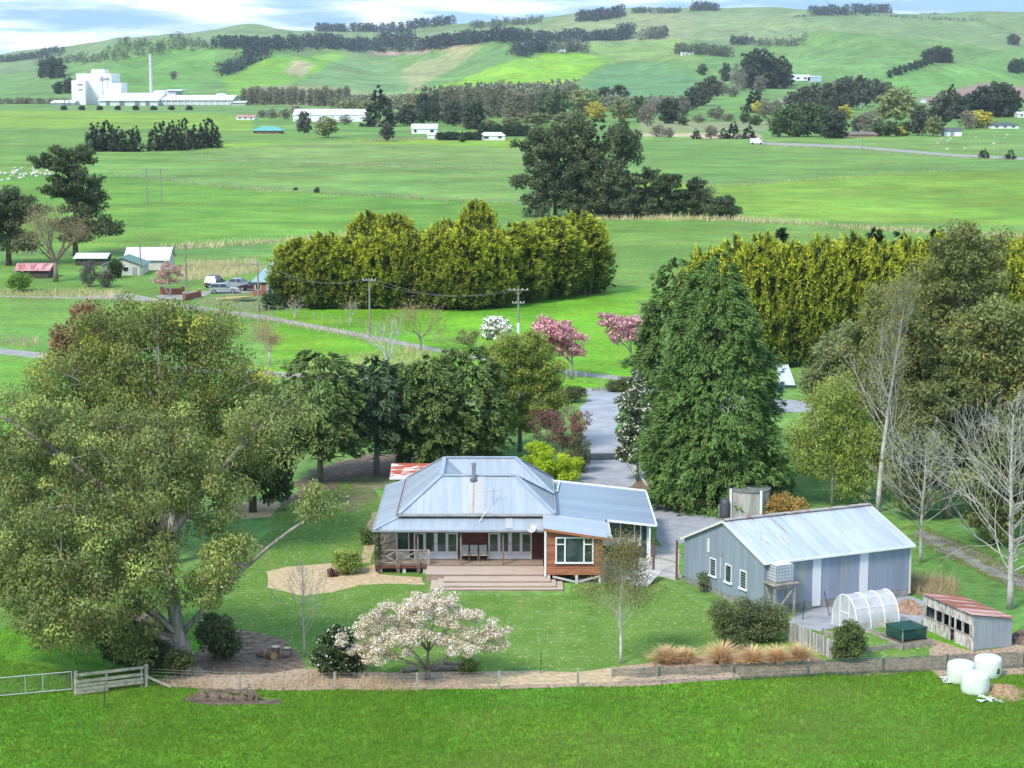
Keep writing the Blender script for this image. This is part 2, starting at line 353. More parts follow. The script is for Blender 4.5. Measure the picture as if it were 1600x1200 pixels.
def ground_mat():
    m, t, b = _nodes('pasture'); N = t.nodes.new; Lk = t.links.new
    b.inputs['Roughness'].default_value = 0.85; b.inputs['Specular IOR Level'].default_value = 0.15
    at = N('ShaderNodeAttribute'); at.attribute_name = 'Col'; g = N('ShaderNodeNewGeometry')
    def nz(scale, det, st=(1, 1, 1)):
        mp = N('ShaderNodeMapping'); mp.inputs['Scale'].default_value = st; Lk(g.outputs['Position'], mp.inputs['Vector'])
        n = N('ShaderNodeTexNoise'); n.inputs['Scale'].default_value = scale; n.inputs['Detail'].default_value = det; n.inputs['Roughness'].default_value = 0.6; Lk(mp.outputs[0], n.inputs['Vector']); return n.outputs['Fac']
    col = at.outputs['Color']
    for sc, lo, hi, det in ((0.012, 0.80, 1.20, 5), (0.03, 0.76, 1.24, 8), (0.11, 0.76, 1.24, 6), (1.3, 0.66, 1.32, 6)):
        mr = N('ShaderNodeMapRange'); mr.inputs[1].default_value = 0.3; mr.inputs[2].default_value = 0.7; mr.inputs[3].default_value = lo; mr.inputs[4].default_value = hi
        Lk(nz(sc, det), mr.inputs[0]); hv = N('ShaderNodeHueSaturation'); Lk(col, hv.inputs['Color']); Lk(mr.outputs[0], hv.inputs['Value'])
        m2 = N('ShaderNodeMapRange'); m2.inputs[1].default_value = 0.3; m2.inputs[2].default_value = 0.7; m2.inputs[3].default_value = 0.512; m2.inputs[4].default_value = 0.488
        Lk(nz(sc*1.7, 3), m2.inputs[0]); Lk(m2.outputs[0], hv.inputs['Hue']); col = hv.outputs['Color']
    # stale brownish patches
    r = N('ShaderNodeValToRGB'); r.color_ramp.elements[0].position = 0.60; r.color_ramp.elements[1].position = 0.78; r.color_ramp.elements[1].color = (0.45, 0.45, 0.45, 1); Lk(nz(0.02, 6, (1, 0.45, 1)), r.inputs['Fac'])
    mm = N('ShaderNodeMix'); mm.data_type = 'RGBA'; mm.inputs[7].default_value = (0.135, 0.14, 0.055, 1); Lk(r.outputs['Color'], mm.inputs[0]); Lk(col, mm.inputs[6])
    Lk(mm.outputs[2], b.inputs['Base Color'])
    bp = N('ShaderNodeBump'); bp.inputs['Strength'].default_value = 0.7; bp.inputs['Distance'].default_value = 0.08; Lk(nz(5.0, 5), bp.inputs['Height'])
    bp2 = N('ShaderNodeBump'); bp2.inputs['Strength'].default_value = 0.5; bp2.inputs['Distance'].default_value = 0.8; Lk(nz(0.25, 4), bp2.inputs['Height']); Lk(bp2.outputs[0], bp.inputs['Normal'])
    Lk(bp.outputs['Normal'], b.inputs['Normal']); MATS['pasture'] = m; return m
def build_ground():
    ts = np.concatenate([np.linspace(-0.62, -0.30, 18), np.linspace(-0.29, 0.29, 210), np.linspace(0.30, 0.62, 18)])
    ys = [G(800, y).y for y in np.concatenate([np.arange(1290, 620, -8.0), np.arange(620, 188, -3.0)])]
    Ys = np.concatenate([[25, 40, 60], ys, np.arange(ys[-1] + 14, 1700, 16), np.arange(1700, 7200, 24)])
    T, YY = np.meshgrid(ts, Ys); X = T * YY; Z = hgt(X, YY)
    V = np.stack([X, YY, Z], -1).reshape(-1, 3)
    d = YY * CP + (H - Z) * SP; px = (800 + FPX * X / d).ravel(); py = (600 - FPX * ((Z - H) * CP + YY * SP) / d).ravel()
    col = np.empty((len(V), 3)); col[:] = (0.138, 0.255, 0.058)
    far = YY.ravel() > 1500; col[far] = (0.145, 0.258, 0.072)
    far2 = YY.ravel() > 3600; col[far2] = (0.178, 0.255, 0.10)
    wob = 5 * np.sin(px * 0.05) * np.clip((300 - py) / 200, 0, 1)
    hills = YY.ravel() > 1600
    for i, (poly, c) in enumerate(FIELDS):
        m = pip(px + wob * 0.6, py + wob * 0.25, poly) & (hills if i >= 19 else ~hills); col[m] = c
    nr, nc = T.shape; i = np.arange((nr-1)*nc).reshape(nr-1, nc)[:, :-1].ravel()
    F = np.stack([i, i+1, i+1+nc, i+nc], 1)
    me = np_mesh('ground', V, F, ground_mat(), col, smooth=True)
    o = link('ground', me); o['kind'] = 'structure'
build_ground()

# ---- sheets laid on the ground: drives, yards, beds, bare earth
RG = np.random.default_rng(5)
def outline(px_poly, step=0.6, jit=0.12, seed=0):
    pts = [G(x, y) for x, y in px_poly]; rg = np.random.default_rng(seed); out = []
    for a, b in zip(pts, pts[1:] + pts[:1]):
        n = max(1, min(60, int((b - a).length / step)))
        for k in range(n):
            p = a.lerp(b, k / n); w = jit * (.35 if n < 2 else 1.0); out.append((p.x + w * (math.sin(p.x*1.7 + p.y*.9 + seed) + rg.normal()*.35), p.y + w * (math.sin(p.y*1.5 - p.x*1.1 + seed*2) + rg.normal()*.35)))
    return out
def sheet(name, px_poly, z, m, kind='structure', step=0.6, jit=0.12, parent=None, label=None, cat=None):
    pts = outline(px_poly, step, jit, abs(len(name) * 7 + int(px_poly[0][0])))
    bm = bmesh.new(); vs = [bm.verts.new((x, y, z)) for x, y in pts]; f = bm.faces.new(vs)
    if f.normal.z < 0: f.normal_flip()
    bmesh.ops.triangulate(bm, faces=bm.faces[:]); me = bpy.data.meshes.new(name); bm.to_mesh(me); bm.free(); me.materials.append(m)
    o = link(name, me, parent); o['kind'] = kind
    if label: tag(o, label, cat)
    return o
LAWNC = (0.075, 0.175, 0.020)
M_lawn = mat('lawn_turf', (0.080,0.195,0.016), (0.160,0.250,0.045), 0.55, 0.9, bump=0.6, bscale=7, coords='pos', lo=0.3, hi=0.7, extra=((0.31,0.33,0.16), 3.0, 0.585))
M_mulch = mat('straw_mulch', (0.42,0.30,0.16), (0.62,0.48,0.30), 3.0, 0.95, bump=1.0, bscale=22, coords='pos')
M_bark = mat('leaf_litter', (0.10,0.070,0.048), (0.26,0.185,0.13), 2.2, 0.95, bump=1.0, bscale=16, coords='pos', extra=((0.40,0.30,0.20), 9.0, 0.60))
M_litter = mat('dry_leaf_bed', (0.30,0.20,0.13), (0.55,0.42,0.29), 6.0, 0.95, bump=1.0, bscale=20, coords='pos', extra=((0.13,0.09,0.06), 4.0, 0.58))
M_soil = mat('bare_soil', (0.085,0.062,0.045), (0.19,0.14,0.10), 1.6, 0.95, bump=0.9, bscale=14, coords='pos')
M_grav = mat('gravel', (0.26,0.265,0.285), (0.37,0.372,0.39), 0.9, 0.95, bump=0.5, bscale=20, coords='pos', detail=8.0, extra=((0.22,0.215,0.21), 0.9, 0.6))
M_road = mat('lane_chip', (0.26,0.25,0.23), (0.36,0.345,0.32), 0.5, 0.95, bump=0.3, bscale=9, coords='pos')
M_conc = mat('concrete_slab', (0.36,0.345,0.31), (0.48,0.46,0.42), 0.9, 0.9, bump=0.2, bscale=8, coords='pos', extra=((0.22,0.20,0.18), 1.2, 0.62))
M_dry = mat('dry_verge', (0.30,0.24,0.13), (0.47,0.39,0.24), 1.2, 0.95, bump=0.8, bscale=6, coords='pos', extra=((0.12,0.19,0.04), 0.6, 0.55))
M_asph = mat('drive_seal', (0.27,0.28,0.31), (0.38,0.39,0.42), 0.5, 0.9, bump=0.3, bscale=12, coords='pos', detail=8.0)
lawn_px = [(385,1038),(300,1000),(350,900),(420,830),(440,780),(560,740),(605,790),(590,880),(665,900),(672,930),(885,930),(900,912),(1010,905),(1060,925),(1125,965),(1225,998),(1232,1010),(1120,1030),(960,1045),(780,1052),(650,1058),(520,1050)]
sheet('lawn', lawn_px, 0.006, M_lawn)
sheet('gravel_yard', [(866,800),(862,745),(905,740),(915,700),(1000,705),(1012,760),(1060,795),(1130,812),(1140,835),(1060,850),(1062,905),(1040,880),(1020,812)], 0.006, M_grav)
sheet('driveway', [(912,742),(908,700),(915,660),(905,640),(925,614),(975,612),(966,640),(962,680),(985,715),(1010,745),(985,760)], 0.011, M_asph)
sheet('road', [(925,617),(700,633),(560,640),(560,632),(700,622),(930,606),(1010,604),(1100,618),(1290,628),(1340,628),(1340,642),(1200,645),(1090,640),(1010,626),(972,622)], 0.008, M_grav)
sheet('road', [(-300,458),(0,462),(120,464),(200,458),(240,466),(300,477),(420,494),(560,520),(690,545),(800,565),(880,578),(990,590),(990,597),(880,584),(800,571),(690,551),(560,527),(420,500),(300,483),(240,474),(190,468)], 0.009, M_road, jit=0.05)
sheet('path', [(-300,541),(0,544),(200,566),(440,581),(600,588),(600,594),(440,590),(200,576),(0,553),(-300,550)], 0.009, M_road)
sheet('path', [(330,458),(305,468),(255,468),(240,462),(300,455),(330,455),(400,446),(410,455),(360,460)], 0.012, M_road, jit=0.03)
sheet('concrete_yard', [(905,912),(945,862),(1015,852),(1062,858),(1058,908),(1030,900),(1000,906)], 0.012, M_conc, jit=0.02)
sheet('garden_bed', [(420,918),(415,893),(450,885),(520,880),(545,893),(590,880),(592,898),(660,902),(664,914),(600,912),(560,914),(520,925),(470,931)], 0.010, M_mulch, jit=0.08)
sheet('garden_bed', [(358,800),(365,785),(430,780),(440,790),(420,808),(380,812)], 0.010, M_mulch, jit=0.08)
sheet('garden_bed', [(566,880),(570,830),(582,800),(592,800),(584,850),(580,880)], 0.011, M_mulch, jit=0.06)
sheet('garden_bed', [(250,1062),(290,1040),(400,1042),(520,1046),(640,1052),(780,1048),(900,1050),(1010,1036),(1110,1024),(1230,1016),(1300,1036),(1300,1052),(1150,1062),(1000,1072),(900,1074),(700,1078),(500,1079),(350,1078),(250,1072)], 0.012, M_litter)
sheet('garden_bed', [(720,1062),(790,1050),(900,1050),(960,1044),(1000,1050),(960,1066),(860,1070),(740,1072)], 0.017, M_mulch)
sheet('bare_earth', [(300,1030),(330,985),(390,985),(450,1000),(480,1040),(430,1052),(330,1055)], 0.014, M_bark)
sheet('bare_earth', [(70,950),(100,935),(160,950),(230,960),(290,990),(280,1030),(200,1020),(150,1000),(110,985)], 0.008, M_bark, jit=0.35)
sheet('bare_earth', [(430,800),(480,740),(560,710),(640,705),(760,700),(760,740),(600,748),(560,750),(500,770)], 0.008, M_bark, jit=0.4)
sheet('bare_earth', [(285,1095),(300,1085),(340,1082),(380,1090),(440,1092),(438,1102),(400,1100),(330,1102)], 0.006, M_soil, jit=0.15)
sheet('bare_earth', [(985,765),(1000,735),(1020,760),(1080,780),(1150,785),(1150,805),(1060,800),(1010,782)], 0.013, M_bark, jit=0.2)
sheet('gravel_yard', [(1232,975),(1250,955),(1330,940),(1420,930),(1450,940),(1440,985),(1400,1000),(1300,992)], 0.006, M_grav)
sheet('bare_earth', [(1430,1030),(1455,1000),(1530,1018),(1600,1005),(1700,1000),(1700,1050),(1500,1060),(1470,1062)], 0.007, M_litter, jit=0.2)
sheet('lawn', [(1250,992),(1300,985),(1330,1000),(1440,1000),(1460,1010),(1450,1030),(1320,1036),(1290,1020)], 0.010, M_lawn)
sheet('track', [(1420,835),(1480,868),(1540,898),(1700,965),(1700,945),(1560,880),(1500,850),(1440,825)], 0.006, mat('muddy_track', (0.16,0.145,0.12), (0.30,0.275,0.235), 0.9, 0.95, bump=.4, bscale=8, coords='pos', extra=((0.10,0.17,0.03), 0.7, 0.55)), jit=0.18, step=1.0)
sheet('track', [(1180,212),(1190,226),(1340,232),(1480,244),(1700,256),(1700,251),(1480,240),(1340,228),(1180,222)], 0.03, M_road, jit=0.0, step=8)
sheet('cattle_stop', [(912,720),(912,709),(983,708),(985,718)], 0.02, mat('dark_grid', (0.035,0.037,0.045), (0.07,0.07,0.08), 3, 0.8), jit=0.01)
sheet('lawn', [(300,474),(335,462),(390,457),(420,466),(420,492)], 0.010, mat('pale_turf', (0.13,0.19,0.045), (0.21,0.24,0.09), 0.8, 0.9, coords='pos'))
sheet('bare_earth', [(1295,1036),(1330,1032),(1460,1026),(1472,1046),(1380,1055),(1300,1054)], 0.013, M_litter, jit=0.1)
sheet('bare_earth', [(560,745),(600,742),(608,752),(575,790),(540,800),(520,790)], 0.012, mat('thin_turf', (0.10,0.16,0.035), (0.26,0.20,0.13), 0.8, .95, coords='pos', bump=.5, bscale=12), jit=0.3)
# ------------------------------------------------------------------ the homestead
M_white = mat('white_paint', (0.74,0.75,0.76), (0.80,0.81,0.82), 1.5, 0.5)
M_offw = mat('cream_paint', (0.62,0.60,0.54), (0.70,0.68,0.62), 1.5, 0.6)
M_red = mat('red_brown_board', (0.105,0.040,0.032), (0.15,0.058,0.045), 2.0, 0.7, bump=0.2, bscale=12)
M_cedar = [mat('cedar_board_%d' % i, a, b, 2.5, 0.6, bump=0.15, bscale=10, stretch=(0.6, 1, 3)) for i, (a, b) in enumerate([((0.26,0.090,0.045),(0.36,0.135,0.065)), ((0.21,0.065,0.036),(0.30,0.10,0.055)), ((0.31,0.115,0.055),(0.42,0.17,0.085))])]
M_deck = mat('deck_timber', (0.43,0.33,0.265), (0.56,0.44,0.36), 2.0, 0.75, bump=0.3, bscale=10, stretch=(0.4, 6, 1))
M_deck2 = mat('verandah_boards', (0.27,0.20,0.155), (0.36,0.275,0.215), 2.0, 0.75, bump=0.3, bscale=10, stretch=(0.4, 6, 1))
M_grey = mat('weathered_timber', (0.24,0.215,0.18), (0.38,0.345,0.29), 3.0, 0.9, bump=0.4, bscale=14)
M_post = mat('verandah_post', (0.13,0.115,0.095), (0.21,0.185,0.15), 3.0, 0.8)
M_pier = mat('pale_pier', (0.46,0.46,0.45), (0.58,0.58,0.57), 3, 0.8)
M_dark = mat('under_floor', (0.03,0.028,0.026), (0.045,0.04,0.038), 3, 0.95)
M_fas = mat('fascia', (0.33,0.32,0.31), (0.42,0.41,0.40), 2, 0.6)
M_brownp = mat('oxide_post', (0.15,0.065,0.055), (0.20,0.09,0.075), 3, 0.7)
M_glass = glass('window_glass'); M_green = mat('dark_green_door', (0.012,0.05,0.04), (0.02,0.065,0.05), 2, 0.5)
I_fr = iron('roof_iron_front', (0.330,0.380,0.440), (0.415,0.455,0.500), 'y', rust=None)
I_sd = iron('roof_iron_side', (0.323,0.368,0.420), (0.378,0.420,0.461), 'x')
I_wing = iron('wing_iron', (0.272,0.336,0.408), (0.320,0.384,0.452), 'x', pitch=0.22)
I_bay = iron('bay_iron', (0.416,0.464,0.520), (0.480,0.524,0.560), 'x', pitch=0.22)
I_strip = iron('new_sheet', (0.440,0.444,0.447), (0.495,0.495,0.495), 'y', metal=0.1, rust=(0.42,0.30,0.24), rust_t=0.70)
M_ridge = mat('ridge_flashing', (0.36,0.42,0.49), (0.45,0.51,0.57), 1.5, 0.5, metal=0.3)
M_gut = mat('gutter_grey', (0.25,0.26,0.28), (0.33,0.34,0.36), 2, 0.6)

house = thing('farmhouse', 'single-storey homestead with pale blue hipped iron roof, wrap-around verandah and cedar bay', 'house', (-2.5, 136.0, 0))
XL, XR = -7.25, 2.75; YF, Y1, YV, Y2, YB = 130.35, 133.1, 136.3, 139.45, 142.4; ZE, ZT = 3.62, 5.58; XI0, XI1 = -4.62, 0.25
def rfaces():
    A = dict(fl=(XL,YF,ZE), fr=(XR,YF,ZE), bl=(XL,YB,ZE), br=(XR,YB,ZE), r1l=(XI0,Y1,ZT), r1r=(XI1,Y1,ZT), r2l=(XI0,Y2,ZT), r2r=(XI1,Y2,ZT), vl=(XI0+2.7,YV,ZE+0.05), vr=(XR,YV,ZE+0.05))
    return A
A_ = rfaces()
def sheets(parent, quad, along, m, name='roof_sheet', w=0.76, lift=0.0, t=0.03):
    """cut a roof plane into sheets of width w; along = 0: sheets side by side in x, 1: in y"""
    q = [Vector(p) for p in quad]; lo = min(p[along] for p in q); hi = max(p[along] for p in q); n = max(1, round((hi - lo) / w)); k = 0
    for i in range(n):
        a = lo + (hi - lo) * i / n; b = lo + (hi - lo) * (i + 1) / n - 0.004
        poly = q
        for lim, sg in ((a, 1), (b, -1)):
            new = []
            for p0, p1 in zip(poly, poly[1:] + poly[:1]):
                d0 = (p0[along] - lim) * sg; d1 = (p1[along] - lim) * sg
                if d0 >= 0: new.append(p0)
                if (d0 >= 0) != (d1 >= 0): new.append(p0.lerp(p1, d0 / (d0 - d1)))
            poly = new
            if len(poly) < 3: break
        if len(poly) < 3: continue
        nn = (q[1]-q[0]).cross(q[2]-q[0]).normalized()
        z = 0.006 * (i % 2) + lift
        mb = MB(); mb.slab([p + nn * z for p in poly], t); mb.build(name, m, parent); k += 1
sheets(house, [A_['fl'], A_['fr'], A_['r1r'], A_['r1l']], 0, I_fr)
sheets(house, [A_['bl'], A_['fl'], A_['r1l'], A_['r2l']], 1, I_sd)
sheets(house, [A_['br'], A_['bl'], A_['r2l'], A_['r2r']], 0, I_fr)
sheets(house, [A_['r1l'], A_['r1r'], A_['vr'], A_['vl']], 0, I_fr)
sheets(house, [A_['r1l'], A_['vl'], A_['r2l']], 1, I_sd)
sheets(house, [A_['r2l'], A_['vl'], A_['vr'], A_['r2r']], 0, I_fr)
sheets(house, [A_['fr'], A_['vr'], A_['r1r']], 1, I_sd)
sheets(house, [A_['vr'], A_['br'], A_['r2r']], 1, I_sd)
# clean replacement sheets under the flue
def on_front(x, y): return Vector((x, y, ZE + (y - YF) / (Y1 - YF) * (ZT - ZE)))
sheets(house, [on_front(-3.18, YF+0.01), on_front(-1.78, YF+0.01), on_front(-1.78, Y1-0.02), on_front(-3.18, Y1-0.02)], 0, I_strip, name='roof_sheet', w=0.7, lift=0.02)
m_streak = mat('rust_streak', (0.33,0.22,0.17), (0.45,0.34,0.28), 5, 0.8)
MB().slab([on_front(-2.54, YF+0.05)+Vector((0,0,.045)), on_front(-2.44, YF+0.05)+Vector((0,0,.045)), on_front(-2.42, Y1-0.25)+Vector((0,0,.045)), on_front(-2.56, Y1-0.25)+Vector((0,0,.045))], 0.012).build('rust_streak', m_streak, house)
for a, b in (('r1l','r1r'),('r2l','r2r'),('r1l','r2l'),('fl','r1l'),('fr','r1r'),('bl','r2l'),('br','r2r'),('vr','r1r'),('vr','r2r')):
    MB().bar(Vector(A_[a]) + Vector((0,0,.03)), Vector(A_[b]) + Vector((0,0,.03)), 0.26, 0.07).build('ridge_cap', M_ridge, house)
for a, b in (('r1l','vl'),('r2l','vl')):
    MB().bar(Vector(A_[a]) + Vector((0,0,.02)), Vector(A_[b]) + Vector((0,0,.02)), 0.2, 0.03).build('valley_gutter', M_gut, house)
MB().box(XL-.03, XR+.03, YF-.14, YF-.02, ZE-.13, ZE-.01).build('gutter', M_fas, house)
MB().box(XL-.12, XL-.01, YF-.14, YB, ZE-.13, ZE-.01).build('gutter', M_gut, house)
MB().box(XR+.01, XR+.12, YF-.02, YB, ZE-.13, ZE-.01).build('gutter', M_gut, house)
# walls
def wallbox(x0, x1, y0, y1, z0, z1, name='wall', m=None): return MB().box(x0, x1, y0, y1, z0, z1).build(name, m or M_red, house)
YW = 130.72; WL, WR = -7.45, 2.45; FZ = 0.55
wallbox(WL, WR, YW+.05, 142.0, 0.3, 3.58)
for i in range(16):                        # weatherboards between the joinery
    z0 = FZ + 0.03 + i * 0.165
    for x0, x1 in ((-6.66,-6.42),(-3.44,-1.6),(1.32,2.03)):
        MB().add([(x0,YW-.012,z0),(x1,YW-.012,z0),(x1,YW+.05,z0),(x0,YW+.05,z0),(x0,YW+.03,z0+.16),(x1,YW+.03,z0+.16),(x1,YW+.05,z0+.16),(x0,YW+.05,z0+.16)],
                 [(0,3,2,1),(4,5,6,7),(0,1,5,4),(1,2,6,5),(2,3,7,6),(3,0,4,7)]).build('weatherboard', M_red, house)
MB().box(XL+.1, XR-.1, YF+.03, YW+.02, 3.44, 3.56).build('soffit', M_dark, house)  # soffit coloured near-black as the shadow line under the eave
# verandah roof (front and west) and bay/wing roofs
VX, VY, VE, VT = -8.8, 129.02, 2.86, 3.42
sheets(house, [(VX,VY,VE),(2.02,VY,VE),(2.02,YW,VT),(WL+.35,YW,VT)], 0, I_fr, name='verandah_sheet')
sheets(house, [(VX,143.6,VE),(VX,VY,VE),(WL+.35,YW,VT),(WL+.35,143.6,VT)], 1, I_sd, name='verandah_sheet')
MB().bar((VX,VY,VE+.03), (WL+.35,YW,VT+.03), 0.2, 0.05).build('ridge_cap', M_ridge, house)
MB().box(VX-.02, 2.0, VY-.12, VY-.01, VE-.11, VE).build('gutter', M_gut, house)
MB().box(VX-.12, VX-.01, VY-.12, 143.6, VE-.11, VE).build('gutter', M_gut, house)
MB().box(VX+.05, 2.0, VY+.06, VY+.16, VE-.2, VE-.04).build('verandah_beam', M_post, house)
MB().box(-2.05+1.0, -2.05+1.65, VY+.35, VY+1.25, VE+.18, VE+.2)
flash = MB(); flash.slab([(-.42,VY+.1,VE+.085),(.05,VY+.1,VE+.085),(.05,VY+1.35,VE+.495),(-.42,VY+1.35,VE+.495)], .01); flash.build('patch_sheet', I_strip, house)
# deck, fascia, piers
DY = 129.18
for i in range(11):                        # boards of the verandah floor
    y0 = DY + i * 0.14; MB().box(-8.72, 2.0, y0, y0+.134, FZ-.04, FZ).build('deck_board', M_deck2, house)
for i in range(10):
    x0 = -8.72 + i * .13; MB().box(x0, x0+.124, DY+1.55, 143.2, FZ-.04, FZ).build('deck_board', M_post, house)  # west boards darkened in colour for the verandah roof's shade
MB().box(-8.76, -5.45, DY-.05, DY-.005, FZ-.22, FZ-.005).build('deck_fascia', M_red, house)
MB().box(-8.76, 2.0, DY+.35, DY+.4, 0.0, FZ-.05).build('dark_base_panel', M_dark, house)  # near-black panel set back behind the piers
for x in (-8.4, -6.9, -5.6): MB().box(x-.1, x+.1, DY+.02, DY+.2, 0, FZ-.05).build('pier', M_pier, house)
def PXX(px, Y, z=1.5): return (px - 800.0) / scale_at(Y, z)
for px in (586.5, 653, 720, 786):
    x = PXX(px, DY+.08); MB().box(x-.055, x+.055, DY+.03, DY+.14, FZ, VE-.12).build('verandah_post', M_post, house)
for y in (131.9, 134.8, 137.7, 140.6): MB().box(-8.68, -8.57, y, y+.11, FZ, VE-.12).build('verandah_post', M_post, house)
# balustrade with crossed braces
bx = [PXX(p, DY+.08) for p in (586.5, 620, 653, 670)]
MB().box(bx[3]-.06, bx[3]+.06, DY+.02, DY+.14, 0.05, FZ+.98).build('balustrade_post', M_grey, house)
MB().box(bx[1]-.045, bx[1]+.045, DY+.03, DY+.12, FZ, FZ+.92).build('balustrade_post', M_grey, house)
MB().box(bx[0], bx[3], DY+.025, DY+.125, FZ+.92, FZ+.98).build('top_rail', M_grey, house)
MB().box(bx[0], bx[3], DY+.045, DY+.105, FZ+.1, FZ+.17).build('bottom_rail', M_grey, house)
for a, b in zip(bx, bx[1:]):
    MB().bar((a+.05,DY+.075,FZ+.2),(b-.05,DY+.075,FZ+.88),.05,.06).build('cross_brace', M_grey, house)
    MB().bar((a+.05,DY+.071,FZ+.88),(b-.05,DY+.071,FZ+.2),.05,.06).build('cross_brace', M_grey, house)
for a, b in ((131.9,134.8),(134.8,137.7),(129.3,131.9)):
    MB().box(-8.66, -8.59, a, b, FZ+.92, FZ+.98).build('top_rail', M_grey, house)
    MB().bar((-8.625,a+.05,FZ+.2),(-8.625,b-.05,FZ+.9),.05,.06).build('cross_brace', M_grey, house)
# joinery: each set is side light, two glazed doors, side light
def pane(x0, x1, z0, z1, y, parent, m=M_glass): return MB().box(x0, x1, y, y+.02, z0, z1).build('pane', m, parent)
def door_set(X0, X1):
    zt = FZ + 2.06; fr = MB().box(X0, X1, YW-.06, YW+.04, zt-.07, zt).build('door_frame', M_white, house)
    ws = [0.0, .235, .5, .765, 1.0]; xs = [X0 + (X1-X0)*w for w in ws]
    for i in range(5): MB().box(xs[i]-(.05 if 0<i<4 else 0 if i==0 else .1), xs[i]+(.05 if 0<i<4 else .1 if i==0 else 0), YW-.056, YW+.038, FZ+.02, zt-.07).build('mullion', M_white, fr)
    for i in range(4):
        a, b = xs[i]+(.1 if i==0 else .05), xs[i+1]-(.1 if i==3 else .05); side = i in (0, 3)
        d = MB().box(a+.001, b-.001, YW-.03, YW+.03, FZ+.03, FZ+.52).build('side_light' if side else 'french_door', M_white, house)
        if side:
            MB().box(a+.001, b-.001, YW-.03, YW+.03, zt-.40, zt-.33).build('transom', M_white, d)
            pane(a, b, zt-.33, zt-.07, YW-.005, d); pane(a, b, FZ+.52, zt-.40, YW-.005, d)
        else:
            MB().box(a, a+.07, YW-.034, YW+.03, FZ+.52, zt-.07).build('stile', M_white, d); MB().box(b-.07, b, YW-.034, YW+.03, FZ+.52, zt-.07).build('stile', M_white, d)
            pane(a+.07, b-.07, FZ+.52, zt-.07, YW-.005, d)
            h = b-.05 if i == 1 else a+.05
            MB().box(h-.015, h+.015, YW-.07, YW-.034, FZ+.95, FZ+1.1).build('handle', M_gut, d)
door_set(PXX(646.5, YW), PXX(715.5, YW)); door_set(PXX(763, YW), PXX(831, YW))
def window(X0, X1, Z0, Z1, Y, parent, cols=(0, 1), trans=None, m=M_white, dep=.08, t=.07):
    w = MB().box(X0-t, X1+t, Y-dep, Y-.005, Z1, Z1+t).build('window', m, parent)
    MB().box(X0-t-.03, X1+t+.03, Y-dep-.04, Y-.005, Z0-t, Z0).build('sill', m, w)
    for i, c in enumerate(cols):
        x = X0 + (X1-X0)*c; lo, hi = (x-t, x) if i == 0 else (x, x+t) if i == len(cols)-1 else (x-t/2, x+t/2)
        MB().box(lo, hi, Y-dep+.003, Y-.005, Z0, Z1).build('mullion', m, w)
    for i, (c0, c1) in enumerate(zip(cols, cols[1:])):
        a = X0+(X1-X0)*c0+(0 if i == 0 else t/2); b = X0+(X1-X0)*c1-(0 if i == len(cols)-2 else t/2)
        if trans and i in trans:
            zt = Z1-(Z1-Z0)*.25; MB().box(a, b, Y-dep+.006, Y-.005, zt-.03, zt+.03).build('transom', m, w)
            pane(a, b, Z0, zt-.03, Y-.035, w); pane(a, b, zt+.03, Z1, Y-.035, w)
        else: pane(a, b, Z0, Z1, Y-.035, w)
    return w
window(PXX(619.5, YW)+.07, PXX(639.5, YW)-.07, FZ+.62, FZ+2.0, YW+.04, house)
MB().box(PXX(619, YW), PXX(640, YW), YW-.012, YW+.045, FZ+.02, FZ+.52).build('window_panel', M_offw, house)
# front landing and steps
zl = [0.50, 0.37, 0.245, 0.13]
f0 = G(0, 897, .5).y; f1 = G(0, 907.6, .37).y; f2 = G(0, 915.2, .245).y; f3 = G(0, 920.5, .13).y
LV = [(-5.43, 2.02, DY-.06, f0, .50), (PXX(693,f1,.4), PXX(860,f1,.4), f0-.02, f1, .37), (PXX(683,f2,.3), PXX(869,f2,.3), f0-.02, f2, .245), (PXX(672,f3,.1), PXX(880,f3,.1), f0-.02, f3, .13)]
for j, (x0, x1, yb, yf, z) in enumerate(LV):
    st = MB().box(x0+.02, x1-.02, yf+.03, yb-.01, 0.0, z-.045).build('step', M_deck2, house)  # darker timber puts the riser shading into the colour
    y = yf; n = max(2, int(round((yb - yf) / .145)))
    for i in range(n): MB().box(x0, x1, yf + (yb-yf)*i/n, yf + (yb-yf)*(i+1)/n - .006, z-.04, z).build('tread_board', M_deck, st)
    if j == 0: continue
# the cedar bay
BX0, BX1, BY = 2.04, 5.66, 126.45; BZ = .58
def btop(x): return 3.46 - (x - BX0) / (BX1 - BX0) * .50
MB().add([(BX0+.05,BY+.06,BZ+.02),(BX1-.05,BY+.06,BZ+.02),(BX1-.05,130.6,BZ+.02),(BX0+.05,130.6,BZ+.02),(BX0+.05,BY+.06,btop(BX0)-.03),(BX1-.05,BY+.06,btop(BX1)-.03),(BX1-.05,130.6,btop(BX1)-.03),(BX0+.05,130.6,btop(BX0)-.03)],
         [(0,3,2,1),(4,5,6,7),(0,1,5,4),(1,2,6,5),(2,3,7,6),(3,0,4,7)]).build('bay_wall', M_cedar[1], house)
WX0, WX1, WZ0, WZ1 = PXX(868.5, BY)+.06, PXX(926.5, BY)-.06, 1.40, 2.92
rr = random.Random(3)
nb = 17; bh = (2.94 - BZ) / nb
